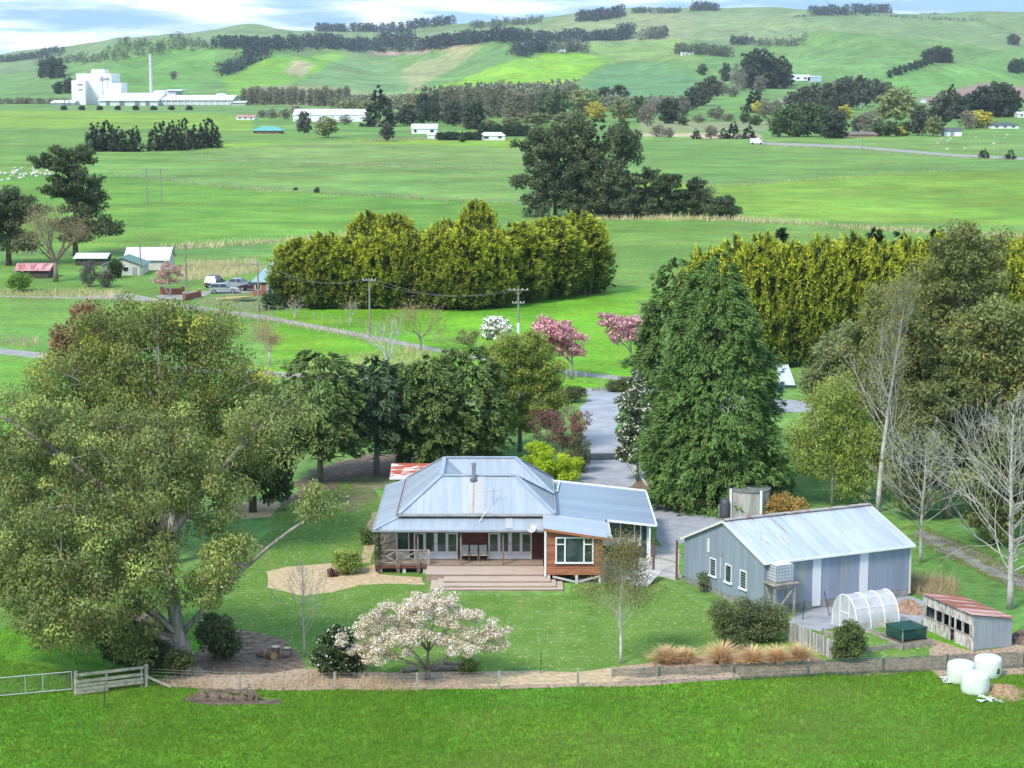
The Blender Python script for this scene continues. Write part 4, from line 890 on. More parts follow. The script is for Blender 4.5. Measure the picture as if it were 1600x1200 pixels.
def conifer_mesh(rg, prof, nb, per, k, Lf, Wf, lo, tip, droop=-.25, spread=.55, lump=.16, inner=.42, width=.55, upturn=0.0, gold=None, density=1.0, thick=1.0, lo2=None):
    """branch fans set round an outline prof = [(height, radius)]; every fan carries sprays of narrow leaflets"""
    nb = int(nb*.74); Wf *= 1.25; Lf *= 1.06
    hs = np.array([a for a, b in prof]); rs = np.array([b for a, b in prof]); g = np.linspace(hs[0], hs[-1], 200); rr_ = np.interp(g, hs, rs)
    cdf = np.cumsum(rr_ + .25*rs.max()*.3); cdf /= cdf[-1]
    h = np.interp(rg.random(nb), cdf, g); az = rg.random(nb)*2*np.pi; R = np.interp(h, hs, rs)*(1 + rg.normal(size=nb)*lump)
    R *= 1 + .12*np.sin(az*3 + h*.7) + .08*np.sin(az*5 - h*1.3)
    t = inner + (1-inner)*rg.random((nb, per))**.7; lat = rg.normal(size=(nb, per))*width*np.sqrt(R)[:, None]*.45*(1.15-t)
    dirx, diry = np.cos(az)[:, None], np.sin(az)[:, None]; rad = R[:, None]*t
    Z = h[:, None] + droop*rad*t + rg.normal(size=(nb, per))*.10*thick + upturn*rad*t*t - .25*np.abs(lat)
    P = np.stack([dirx*rad - diry*lat, diry*rad + dirx*lat, Z], -1).reshape(-1, 3); n = len(P)
    out = np.stack([np.repeat(np.cos(az), per), np.repeat(np.sin(az), per), np.full(n, 0.0)], -1)
    Pk = np.repeat(P, k, 0); ok = np.repeat(out, k, 0); N = len(Pk); tt = np.repeat(t.ravel(), k)
    A = ok*1.0 + rdir(rg, N)*spread; A[:, 2] += droop*1.1 + upturn*1.6
    A = unit(A); Lh = Lf*(.65+.7*rg.random(N)); Pk = Pk + A*Lh[:, None]*.45 + rg.normal(size=(N, 3))*.05*Lf
    Nn = unit(np.array([0, 0, 1.0]) + ok*.5 + rdir(rg, N)*.6)
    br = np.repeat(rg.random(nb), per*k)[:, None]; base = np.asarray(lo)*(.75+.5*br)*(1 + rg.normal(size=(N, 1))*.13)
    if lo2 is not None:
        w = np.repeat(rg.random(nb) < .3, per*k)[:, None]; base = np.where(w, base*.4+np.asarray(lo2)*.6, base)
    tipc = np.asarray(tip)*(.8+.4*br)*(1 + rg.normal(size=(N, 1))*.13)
    if gold is not None:                   # golden cultivar: the outer and upper shoots are yellow
        f = np.clip((tt-.72)/.28, 0, 1)*np.clip(gold[1] + gold[2]*(Pk[:, 2]-hs[0])/(hs[-1]-hs[0]), 0, 1)*(rg.random(N)*.6+.5); f = np.clip(f, 0, 1)[:, None]
        tipc = tipc*(1-f) + np.asarray(gold[0])*f*(.8+.4*rg.random((N, 1))); base = base*(1-f*.6) + np.asarray(gold[0])*f*.5
    return leaf_arrays(Pk, A, Nn, Lh, Wf*(.7+.6*rg.random(N)), base, tipc)
def conifer(name, label, bx, by, prof_px, nb=300, per=12, k=4, Lf=.45, Wf=.13, lo=(.022,.045,.014), tip=(.07,.115,.03), seed=1, r0=.3, trunk_to=.8, tmat=None, group=None, cat='tree', xo=0.0, m=None, dead=0, **kw):
    p, s = place_px(bx, by); rg = np.random.default_rng(seed); prof = sorted([((by-py)/(s*.97), r/s) for py, r in prof_px])
    V, K = conifer_mesh(rg, prof, nb, per, k, Lf, Wf, lo, tip, **kw); V[:, 0] += xo*np.clip(V[:, 2]/prof[-1][0], 0, 1)
    cr = np_mesh('crown', V, np.arange(len(V)).reshape(-1, 4), m or LEAFD, K); mb = MB(); top = prof[-1][0]*trunk_to
    mb.tube([(0,0,-.05),(.05,0,top*.3),(xo*.5,0,top*.65),(xo*trunk_to,0,top)], [r0, r0*.8, r0*.5, r0*.15], 8)
    for i in range(dead):                  # dead lower limbs
        a = rg.random()*6.28; z = prof[0][0]*(.35+.75*rg.random()); L_ = 1.0+1.6*rg.random()
        mb.tube(curve((0,0,z),(math.cos(a)*L_,math.sin(a)*L_,z-.4+.7*rg.random()),(0,0,.3),4),[.05,.04,.03,.02,.01],4,cap=False)
    return plant(name, label, cat, p, mb, tmat or M_brown, cr, group)
def grow(mb, rg, p, d, L_, r, depth, tips, spread=.55, up=.12, kids=(2, 3), ratio=.72, minr=.008, wig=.18, n=4, side=6):
    pts = [Vector(p)]; d = Vector(d).normalized()
    for i in range(n):
        d = (d + Vector(rg.normal(size=3))*wig*.5 + Vector((0, 0, up*.5))).normalized(); pts.append(pts[-1] + d*L_/n)
    r1 = max(minr, r*ratio); mb.tube(pts, [r + (r1-r)*i/n for i in range(n+1)], side if r > .04 else 4, cap=False)
    tips.append((pts[-1], depth))
    if depth == 0: return
    for c in range(int(rg.integers(kids[0], kids[1]+1))):
        a = rdir(rg, 1)[0]; nd = (d + Vector(a)*spread + Vector((0, 0, up))).normalized()
        j = n if c == 0 else int(rg.integers(max(1, n//2), n+1)); grow(mb, rg, pts[j], nd, L_*(.62+.3*rg.random()), r1*(.95 if c == 0 else .7), depth-1, tips, spread, up, kids, ratio, minr, wig, max(2, n-1), side)
def leader(mb, rg, hgt_, r0, nside, tips, z0=.18, ang=.9, Lf=.35, depth=2, lean=(0, 0), wig=.25, up=.15, minr=.008, kids=(2, 3), prof=None):
    """straight leading stem with side branches all the way up (birch, poplar)"""
    n = 10; pts = []; w = Vector((0, 0, 0))
    for i in range(n+1): w += Vector((rg.normal()*wig*.25, rg.normal()*wig*.25, 0)); pts.append(Vector((lean[0]*(i/n)**1.5, lean[1]*i/n, hgt_*i/n)) + w*(i/n))
    mb.tube(pts, [r0*(1-.93*i/n)+.006 for i in range(n+1)], 7)
    for k in range(nside):
        u = z0 + (1-z0)*(k+rg.random())/nside; u = min(u, .98); f = u*n; j = int(f); p = pts[j].lerp(pts[min(j+1, n)], f-j); az = rg.random()*6.283
        d = Vector((math.cos(az)*math.sin(ang), math.sin(az)*math.sin(ang), math.cos(ang)))
        pr = (1-u)*1.0+.18 if prof is None else prof(u)
        grow(mb, rg, p, d, hgt_*Lf*pr*(.7+.6*rg.random())*.6, max(minr*1.3, r0*.26*(1-u)+.006), depth, tips, .5, up, kids, .7, minr, .22, 4, 5)
def spray_leaves(rg, tips, per, spread, Ls, Ws, lo, hi, mind=0, jit=.15, droop=.1):
    T = np.array([tuple(t) for t, d in tips if d <= mind]); P = np.repeat(T, per, 0) + rg.normal(size=(len(T)*per, 3))*spread
    N = len(P); mixc = np.repeat(rg.random(len(T)), per)*.5 + rg.random(N)*.5; col = np.asarray(lo)*(1-mixc[:, None])+np.asarray(hi)*mixc[:, None]; col *= 1+rg.normal(size=(N, 1))*jit
    A = rdir(rg, N); A[:, 2] -= droop; s = .7+.6*rg.random(N); return leaf_arrays(P, A, unit(rdir(rg, N)+np.array([0, 0, .5])), Ls*s, Ws*s, col, col)
def bare(name, label, bx, by, h_px, r0=.12, nside=16, seed=1, tm=None, ang=.8, Lf=.5, depth=2, leaves=None, lean=(0, 0), cat='tree', group=None, z0=.2, up=.15, minr=.012, kids=(2, 3), wig=.25, prof=None, lm=None):
    p, s = place_px(bx, by); rg = np.random.default_rng(seed); mb = MB(); tips = []
    leader(mb, rg, h_px/(s*.97), r0, nside, tips, z0, ang, Lf, depth, lean, wig, up, minr, kids, prof); cr = None
    if leaves: cr = leaf_mesh('crown', [spray_leaves(rg, tips, *leaves)], lm or LEAF)
    return plant(name, label, cat, p, mb, tm or M_twig, cr, group)
def spread_tree(name, label, bx, by, h_px, fork=.3, r0=.15, n0=5, ang=.7, seed=1, tm=None, depth=3, leaves=None, L0=.33, cat='tree', group=None, up=.1, minr=.012, spread=.6, kids=(2, 3), lm=None, z_s=1.0):
    """short trunk that forks into a spreading head"""
    p, s = place_px(bx, by); rg = np.random.default_rng(seed); mb = MB(); tips = []; hh = h_px/(s*.97)
    tr = [Vector((0,0,-.05)), Vector((.06,0,hh*fork*.5)), Vector((0,.05,hh*fork))]; mb.tube(tr, [r0*1.25, r0, r0*.85], 8)
    for i in range(n0):
        az = 6.283*(i+rg.random()*.6)/n0; a = ang*(.5+.7*rg.random()); grow(mb, rg, tr[-1], (math.cos(az)*math.sin(a), math.sin(az)*math.sin(a), math.cos(a)*z_s), hh*L0*(.8+.4*rg.random()), r0*.55, depth, tips, spread, up, kids, .68, minr, .22, 4, 5)
    cr = leaf_mesh('crown', [spray_leaves(rg, tips, *l) for l in (leaves if isinstance(leaves, list) else [leaves])], lm or LEAF) if leaves else None
    return plant(name, label, cat, p, mb, tm or M_trunk, cr, group)
def bush(name, label, bx, by, lobes, n=40, per=150, crad=.35, Ls=.12, Ws=.07, lo=(.03,.06,.015), hi=(.09,.14,.04), seed=1, cat='shrub', m=None, group=None, young=None, stems=5, flat=.8):
    p, s = place_px(bx, by); rg = np.random.default_rng(seed); Lb = lobe_px(bx, by, s, lobes)
    Cn = in_lobes(rg, Lb, n*4, .4); Cn = Cn[Cn[:, 2] > crad*.3]; Cn = thin(Cn, crad*.8)[:n]; mb = MB()
    for i in range(stems):
        q = Cn[int(rg.integers(len(Cn)))]; mb.tube(curve((rg.normal()*.08, rg.normal()*.08, -.02), q, (0,0,.1), 4), [.03,.025,.02,.015,.01], 4, cap=False)
    cr = leaf_mesh('foliage', [clump_leaves(rg, Cn, crad*(.8+.4*rg.random(len(Cn))), per, Ls, Ws, lo, hi, young=young, flat=flat)], m or LEAF)
    return plant(name, label, cat, p, mb, M_brown, cr, group, crown_name='foliage', trunk_name='stem')
# ------------------------------------------------------------------ plants round the house
GUM_LO, GUM_HI = (.062,.072,.024), (.205,.220,.066)
# two big gums on the left
broad('gum_tree', 'huge spreading gum tree with low forked pale trunk behind the timber rail fence', 285, 1055,
  [(110,720,110,70,2),(30,790,80,90,1),(120,840,110,85,-1),(230,800,85,80,0),(320,770,75,70,1),(410,690,60,50,2),(495,790,34,26,0),(360,850,40,40,0),(150,925,90,60,-2),(90,950,60,45,-1),(340,900,45,45,-1),(10,900,60,60,0),(255,710,80,60,1),(30,700,70,70,1),(215,980,40,36,-1),(60,870,80,70,0),(450,660,40,30,2),(250,880,60,40,-2)],
  nclump=340, per=430, crad=.88, dmin=.98, Ls=.19, Ws=.075, lo=(.070,.086,.028), hi=(.248,.278,.086), seed=11, r0=.58, tmat=M_strip, nlimb=17,
  trunk=[(0,0,-.1),(.15,.1,1.0),(-.1,0,2.1),(-.4,.2,3.6),(-.7,.3,5.5),(-.8,.2,7.0)], droop=.7, young=((.38,.42,.11), .18), flat=.9)
broad('gum_tree', 'tall dense gum tree at the back left with yellowing top shoots', 270, 880,
  [(180,570,85,60,3),(240,530,75,40,3),(310,560,75,50,3),(115,610,70,65,2),(360,610,60,60,2),(230,650,120,80,2),(80,670,60,70,2),(380,690,60,60,2),(150,530,45,28,3),(320,520,42,22,3),(205,502,30,16,3),(280,700,90,60,2),(150,720,90,60,2)],
  nclump=300, per=400, crad=1.0, dmin=1.1, Ls=.21, Ws=.085, lo=(.066,.086,.024), hi=(.265,.298,.078), seed=12, r0=.45, tmat=M_strip, nlimb=14, droop=.6, young=((.50,.49,.07), .2), flat=.9,
  trunk=[(0,0,-.05),(.1,0,2.5),(-.3,.1,5),(-.5,.2,8),(-.6,.3,10)])
broad('gum_tree', 'coppery new-leaf gum top poking out behind the left gum trees', 200, 740, [(140,500,26,18),(108,545,20,36),(150,560,40,40)], nclump=40, per=200, crad=.9, Ls=.32, Ws=.14, lo=(.13,.075,.04), hi=(.27,.165,.08), seed=30, r0=.3, tmat=M_strip)
broad('cypress_tree', 'drooping dark evergreen tree between the gums and the row of cypresses', 395, 800, [(400,640,35,60,0),(430,690,40,50),(380,720,45,60),(420,740,40,40)], nclump=90, per=200, crad=.9, Ls=.34, Ws=.14, lo=(.030,.050,.017), hi=(.095,.130,.040), seed=15, r0=.3, tmat=M_brown, droop=.7)
# the row of dark cypresses behind the house
CYP = dict(lo=(.056,.094,.028), tip=(.170,.235,.064), lo2=(.095,.15,.038))
for i, (bx, by, prof, lb, nb) in enumerate([
  (500,752,[(700,44),(665,66),(615,72),(575,58),(550,30)], 'broad dark cypress at the left end of the row behind the house', 520),
  (588,742,[(690,38),(650,52),(605,50),(575,34),(560,14)], 'blue-green narrow cypress second from the left in the row, twin bare trunk', 380),
  (625,735,[(680,40),(640,54),(600,48),(566,24)], 'cypress with dead lower branches in the middle of the row behind the house', 380),
  (672,735,[(708,46),(665,62),(610,60),(575,44),(558,22)], 'dense mid-green cypress behind the rusty-roofed garden hut', 480),
  (725,728,[(702,50),(655,64),(600,66),(565,52),(543,28)], 'tall dark cypress at the right end of the row behind the house', 540)]):
    k = dict(CYP)
    if i == 1: k = dict(lo=(.042,.075,.036), tip=(.105,.165,.080))
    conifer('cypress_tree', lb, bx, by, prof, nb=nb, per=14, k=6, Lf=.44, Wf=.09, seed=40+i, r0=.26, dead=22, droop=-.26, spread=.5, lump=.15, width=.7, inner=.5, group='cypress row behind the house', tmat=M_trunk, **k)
broad('broadleaf_tree', 'rounded olive-green tree behind the house left of the driveway', 812, 705, [(790,570,36,32),(840,575,36,34),(815,545,40,22),(850,620,34,42),(780,610,26,40),(815,640,44,44)], nclump=160, per=300, crad=.74, dmin=.66, Ls=.20, Ws=.09, lo=(.10,.14,.028), hi=(.34,.40,.085), seed=17, r0=.2, young=((.28,.31,.06), .3), tmat=M_trunk)
# big conifers at the driveway
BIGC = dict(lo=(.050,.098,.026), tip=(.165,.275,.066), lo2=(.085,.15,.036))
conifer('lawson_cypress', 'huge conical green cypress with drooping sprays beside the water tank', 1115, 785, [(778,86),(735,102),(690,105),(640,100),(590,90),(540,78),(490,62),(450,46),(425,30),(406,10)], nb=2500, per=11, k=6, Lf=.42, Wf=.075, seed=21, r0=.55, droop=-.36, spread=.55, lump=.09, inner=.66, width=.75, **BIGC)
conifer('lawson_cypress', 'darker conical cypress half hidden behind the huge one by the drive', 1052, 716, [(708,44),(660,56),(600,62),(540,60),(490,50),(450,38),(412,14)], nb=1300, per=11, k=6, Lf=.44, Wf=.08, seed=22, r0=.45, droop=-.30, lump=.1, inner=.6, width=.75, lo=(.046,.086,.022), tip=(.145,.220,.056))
# magnolia by the drive
def blossom(name, label, bx, by, lobes, flw, n=40, per=120, crad=.5, Ls=.14, Ws=.10, seed=1, r0=.12, leaf=None, tm=None, leafper=60, trunk=None, nlimb=9, cat='tree', group=None, sag=.1):
    p, s = place_px(bx, by); rg = np.random.default_rng(seed); Lb = lobe_px(bx, by, s, lobes); Cn = in_lobes(rg, Lb, n*5, .5); Cn = Cn[Cn[:, 2] > .3]; Cn = thin(Cn, crad*.8)[:n]
    mb = MB(); top = max(l[2]+l[5] for l in Lb); skeleton(mb, rg, trunk or [(0,0,-.05),(.05,.05,top*.25),(0,0,top*.5)], r0, Cn, nlimb, twig_r=.022, sag=sag, r_min=.012)
    parts = [clump_leaves(rg, Cn, crad*(.8+.4*rg.random(len(Cn))), per, Ls, Ws, flw[0], flw[1], jit=.08, flat=.6, up=.8)]
    if leaf: parts.append(clump_leaves(rg, Cn, crad*1.0, leafper, Ls, Ws*.8, leaf[0], leaf[1], flat=.6))
    o = plant(name, label, cat, p, mb, tm or M_trunk, leaf_mesh('crown', parts, PETAL), group); return o
blossom('magnolia_tree', 'white-flowering glossy-leaved tree at the right edge of the driveway', 996, 752, [(986,645,22,40),(998,605,14,22),(986,695,22,34),(1002,665,20,50)], ((.50,.47,.43),(.74,.72,.69)), n=90, per=42, crad=.5, Ls=.16, Ws=.12, seed=23, leaf=((.030,.055,.016),(.09,.125,.035)), leafper=170)
blossom('plum_tree', 'dark red-leaved bushy tree with pinkish twigs beside the driveway', 878, 728, [(872,660,44,26),(906,652,20,22),(850,670,26,26),(888,692,34,26)], ((.13,.045,.045),(.32,.16,.15)), n=60, per=90, crad=.55, Ls=.13, Ws=.08, seed=24, leaf=((.05,.045,.025),(.10,.07,.045)), leafper=70, tm=M_dtwig)
bush('grey_shrub', 'grey-green scrubby shrub between the red tree and the driveway', 910, 738, [(906,708,16,28)], n=30, per=160, crad=.45, lo=(0.058,0.072,0.029), hi=(0.156,0.169,0.078), seed=25)
bush('lime_maple', 'bright lime-green shrub behind the right end of the house roof', 862, 752, [(850,718,32,22),(880,728,30,16),(840,705,18,12),(862,740,40,10)], n=70, per=220, crad=.5, Ls=.13, Ws=.09, lo=(0.195,0.286,0.016), hi=(0.468,0.546,0.033), seed=26)
bush('yellow_shrub', 'small yellow-green shrub at the foot of the white-flowering tree by the drive', 969, 612, [(969,607,9,6)], n=8, per=120, crad=.3, lo=(0.195,0.260,0.026), hi=(0.416,0.468,0.052), seed=27)
bush('clipped_hedge', 'square clipped dark hedge left of the drive entrance', 895, 628, [(885,616,20,9),(900,614,14,9)], n=60, per=170, crad=.45, Ls=.13, Ws=.08, lo=(0.046,0.065,0.023), hi=(0.130,0.156,0.052), seed=28, cat='hedge')
bush('clipped_hedge', 'clipped dark hedge right of the drive entrance behind the white-flowering tree', 968, 612, [(962,603,12,8),(976,600,12,8)], n=50, per=150, crad=.45, Ls=.13, Ws=.08, lo=(0.046,0.065,0.023), hi=(0.130,0.156,0.052), seed=29, cat='hedge')
# garden shrubs near the house
bush('round_shrub', 'rounded yellow-green shrub at the left corner of the verandah', 542, 896, [(542,876,22,16)], n=34, per=220, crad=.38, lo=(0.117,0.169,0.033), hi=(0.312,0.364,0.091), seed=31)
bush('garden_shrub', 'small dark red shrub on the straw bed left of the steps', 519, 901, [(519,894,7,6)], n=6, per=120, crad=.22, lo=(0.091,0.033,0.039), hi=(0.182,0.078,0.078), seed=32)
bush('garden_shrub', 'olive shrub against the left side of the verandah', 572, 850, [(572,838,10,14)], n=14, per=150, crad=.35, lo=(0.046,0.078,0.021), hi=(0.130,0.195,0.052), seed=33)
bush('orange_shrub', 'orange-bronze shrub with pale flowers beside the concrete water tank', 1215, 808, [(1205,790,20,16),(1228,786,18,14),(1245,792,16,12)], n=40, per=180, crad=.4, lo=(0.208,0.130,0.039), hi=(0.468,0.325,0.104), seed=34, young=((.62,.60,.42), .18))
bush('hedge_shrub', 'dense olive hedge of shrubs in front of the shed gable', 1170, 1000, [(1130,965,20,22),(1160,962,22,26),(1190,968,22,28),(1212,972,18,26),(1145,980,26,16),(1185,985,34,14)], n=120, per=200, crad=.45, Ls=.12, Ws=.06, lo=(0.058,0.072,0.031), hi=(0.169,0.189,0.078), seed=35, cat='hedge')
bush('garden_shrub', 'low dark shrub on the lawn edge above the tussocks', 1157, 1016, [(1150,1006,14,8),(1165,1006,12,7)], n=24, per=150, crad=.3, Ls=.1, Ws=.06, lo=(0.039,0.058,0.021), hi=(0.130,0.169,0.052), seed=36)
bush('clipped_shrub', 'clipped egg-shaped dark shrub beside the grey paling fence', 1326, 1032, [(1326,1000,22,22),(1326,1012,23,16),(1326,985,14,12)], n=80, per=190, crad=.33, Ls=.11, Ws=.07, lo=(0.039,0.058,0.019), hi=(0.143,0.189,0.058), seed=37)
bush('garden_shrub', 'wispy shrub against the shed gable under its windows', 1098, 925, [(1098,908,9,12)], n=10, per=80, crad=.3, lo=(0.078,0.091,0.039), hi=(0.195,0.208,0.091), seed=38)
# cherry in the front garden and the dark rhododendron behind it
blossom('cherry_tree', 'spreading white-blossomed cherry tree behind the front fence', 668, 1062,
  [(560,990,34,20,-.5),(610,965,46,22,0),(665,952,54,20,.3),(720,960,44,20,0),(770,985,34,18,0),(640,990,60,20,-1),(720,995,50,18,-.8),(590,1010,44,16,-.6),(770,1010,26,12,-.4),(680,940,40,12,.5)],
  ((.55,.44,.39),(.76,.66,.62)), n=185, per=190, crad=.40, Ls=.075, Ws=.06, seed=41, r0=.17, leaf=((.16,.18,.04),(.32,.32,.10)), leafper=120, tm=M_trunk, trunk=[(0,0,-.05),(.03,0,.5),(0,.05,1.1),(.05,.1,1.5)], nlimb=12)
blossom('rhododendron', 'dark evergreen bush with white flowers left of the cherry', 530, 1056, [(530,1010,26,34),(515,1028,24,22),(548,1030,24,22)], ((.52,.50,.46),(.74,.72,.70)), n=70, per=14, crad=.42, Ls=.13, Ws=.1, seed=42, leaf=((.018,.035,.010),(.055,.085,.022)), leafper=190, cat='shrub', r0=.07)
bush('garden_shrub', 'small green shrub right of the cherry trunk', 735, 1050, [(735,1038,14,10)], n=12, per=110, crad=.3, lo=(0.078,0.111,0.033), hi=(0.195,0.247,0.065), seed=43)
bush('garden_shrub', 'bushy green regrowth at the foot of the big gum trunk', 335, 1030, [(335,985,24,24),(350,1005,22,18)], n=40, per=200, crad=.5, lo=(0.039,0.058,0.023), hi=(0.111,0.137,0.052), seed=44, Ls=.2, Ws=.08)
bush('garden_shrub', 'grey-green undergrowth left of the big gum trunk', 215, 1045, [(200,1005,40,26),(235,1020,30,22),(170,990,24,18)], n=70, per=200, crad=.5, lo=(0.039,0.055,0.023), hi=(0.124,0.143,0.058), seed=45, Ls=.2, Ws=.08)
bush('garden_shrub', 'leafy shoots right in front of the big gum trunk', 285, 1058, [(282,1030,18,16)], n=18, per=160, crad=.4, lo=(0.065,0.085,0.026), hi=(0.182,0.208,0.065), seed=46, Ls=.2, Ws=.08)
# bare and half-leafed trees
bare('bare_sapling', 'slender bare sapling on the lawn beside the log pile', 476, 1026, 128, r0=.05, nside=24, seed=51, tm=M_twig, ang=.5, Lf=.6, depth=2, minr=.007, z0=.25)
bare('silver_birch', 'thin pale-trunked half-leafed birch in front of the cedar bay', 970, 1037, 170, r0=.085, nside=26, seed=52, tm=M_birch, ang=.85, Lf=.5, depth=2, minr=.006, z0=.25, leaves=(60, .32, .09, .05, (.11,.10,.035), (.24,.21,.08), 1))
bare('silver_birch', 'tall white-trunked birch behind the shed on the right', 1372, 800, 335, r0=.22, nside=34, seed=53, tm=M_birch, ang=.65, Lf=.25, depth=3, lean=(1.5, 0), minr=.009, z0=.22, leaves=(14, .4, .13, .06, (.14,.145,.05), (.30,.28,.10), 1))
broad('willow_tree', 'feathery yellow-green willow beside the white birch', 1300, 790, [(1290,650,40,45),(1270,700,36,45),(1330,690,40,60),(1310,620,28,30),(1250,690,24,30),(1330,740,36,40)], nclump=240, per=150, crad=.8, Ls=.22, Ws=.065, lo=(.14,.185,.04), hi=(.37,.45,.10), seed=54, r0=.14, tmat=M_twig, droop=.6, dmin=.55)
broad('willow_tree', 'pale sage-green tree behind the willow near the cabbage tree', 1305, 690, [(1310,560,34,40),(1285,600,30,36),(1335,540,26,34)], nclump=130, per=140, crad=.85, Ls=.28, Ws=.11, lo=(.10,.12,.05), hi=(.25,.28,.115), seed=55, r0=.18, tmat=M_twig)
DGUM = dict(dmin=1.08, lo=(.078,.092,.030), hi=(.240,.258,.080), tmat=M_strip, droop=.4, Ls=.29, Ws=.13)
broad('gum_tree', 'tall dark olive gum rising above the golden hedge on the right', 1490, 760, [(1480,430,44,50),(1500,390,34,26),(1450,470,40,50),(1530,450,36,50),(1490,540,60,60),(1440,560,40,50),(1545,400,20,24)], nclump=200, per=270, crad=1.02, seed=61, r0=.36, nlimb=13, **DGUM)
broad('gum_tree', 'rounded olive gum at the right edge of the picture', 1575, 800, [(1520,540,50,46),(1560,520,46,40),(1530,610,60,50),(1600,590,50,70),(1500,680,50,50),(1560,700,60,50),(1590,500,34,30),(1510,730,34,36)], nclump=240, per=270, crad=1.02, seed=62, r0=.4, nlimb=14, young=((.22,.19,.045), .2), **DGUM)
broad('gum_tree', 'narrow gum with orange-tipped crown behind the white birch', 1420, 770, [(1380,490,34,40),(1400,540,44,50),(1430,600,44,60),(1400,640,40,50),(1370,560,30,50)], nclump=150, per=260, crad=1.0, seed=63, r0=.3, young=((.32,.25,.07), .14), **DGUM)
broad('gum_tree', 'shady dark gum low behind the bare trees on the right', 1480, 810, [(1450,690,50,60),(1490,720,46,60),(1430,740,40,50),(1540,700,50,60),(1590,730,40,50),(1470,640,50,50)], nclump=160, per=330, crad=1.0, dmin=1.05, seed=64, r0=.3, lo=(.060,.072,.026), hi=(.185,.200,.064), tmat=M_strip, droop=.4, Ls=.29, Ws=.13)
broad('gum_tree', 'bushy olive gum filling in behind the willow and the white birch', 1345, 735, [(1345,560,40,60),(1320,640,40,50),(1370,640,40,60),(1350,700,46,40)], nclump=130, per=330, crad=.98, seed=67, r0=.25, **DGUM)
broad('gum_tree', 'sprawling gum down the right edge beside the leafless poplar', 1610, 850, [(1580,760,50,60),(1550,800,40,40),(1620,700,50,60),(1530,760,34,40)], nclump=120, per=330, crad=.98, seed=68, r0=.3, **DGUM)
bare('bare_tree', 'leafless pale poplar beside the track on the right', 1578, 952, 300, r0=.22, nside=56, seed=65, tm=M_twig, ang=.95, Lf=.5, depth=3, minr=.007, z0=.18, up=.08, lean=(-.3, 0))
bare('bare_tree', 'small leafless tree just behind the shed roof on the right', 1438, 880, 185, r0=.12, nside=34, seed=66, tm=M_twig, ang=.95, Lf=.5, depth=3, minr=.007, z0=.25, up=.12, leaves=(3, .2, .12, .08, (.14,.17,.05), (.26,.28,.1), 0))
# cabbage tree by the far sheds
p_, s_ = place_px(1268, 625); rg = np.random.default_rng(70); N_ = 420; d_ = rdir(rg, N_); d_[:, 2] = d_[:, 2]*.8+.15; d_ = unit(d_)
K_ = np.array([.05,.075,.025])*(.7+.8*rg.random((N_, 1))); V_, K2 = leaf_arrays(np.array([0, 0, 1.7]) + d_*.75, d_, unit(rdir(rg, N_)+np.array([0,0,1])), np.full(N_, 1.5), np.full(N_, .10), K_, K_*1.4)
plant('cabbage_tree', 'spiky cabbage tree beside the leaning blue sheet', 'tree', p_, MB().tube([(0,0,0),(0,0,1.7)], [.16,.12], 7), M_trunk, np_mesh('crown', V_, np.arange(len(V_)).reshape(-1, 4), LEAF, K2))

# ---- tussocks
def tussock(bx, by, rpx, label, seed, group='tan tussocks along the front fence'):
    p, s = place_px(bx, by); rg = np.random.default_rng(seed); R = rpx/s; N = 420; az = rg.random(N)*6.283; el = np.arcsin(np.clip(.25+.75*rg.random(N), 0, 1)); L_ = R*1.5*(.75+.4*rg.random(N))
    V = []; K = []; F = []
    out = np.stack([np.cos(az), np.sin(az), np.zeros(N)], 1); sd = np.stack([-np.sin(az), np.cos(az), np.zeros(N)], 1)
    b = out*rg.random((N, 1))*.12; m1 = b + (out*np.cos(el)[:, None]*.5 + np.array([0,0,1.0])*np.sin(el)[:, None]*.62)*L_[:, None]; e = b + (out*np.cos(el)[:, None]*1.05 + np.array([0,0,1.0])*np.sin(el)[:, None]*.80)*L_[:, None]
    w = .016; V = np.stack([b-sd*w, b+sd*w, m1+sd*w, m1-sd*w, e+sd*.003, e-sd*.003], 1).reshape(-1, 3); i0 = np.arange(N)*6
    F = np.concatenate([np.stack([i0, i0+1, i0+2, i0+3], 1), np.stack([i0+3, i0+2, i0+4, i0+5], 1)])
    c = np.array([.50,.36,.20])*(.75+.5*rg.random((N, 1))); K = np.stack([c*.8, c*.8, c, c, c*1.35, c*1.35], 1).reshape(-1, 3)
    o = link('tussock_grass', np_mesh('tussock_grass', V, F, LEAF, K)); o.location = p; tag(o, label, 'tussock', group)
for i, (bx, by, r, lb) in enumerate([(1040,1036,24,'tan fountain-shaped tussock at the left end of the row by the fence'), (1070,1034,20,'smaller tan tussock behind the leftmost one by the fence'), (1127,1036,28,'widest tan tussock in the row, on its own by the fence'), (1176,1036,24,'tan tussock right of the widest one by the fence'), (1214,1036,24,'tan tussock second from the right end of the row'), (1248,1034,25,'tan tussock at the right end of the row next to the palings')]): tussock(bx, by, r, lb, 80+i)
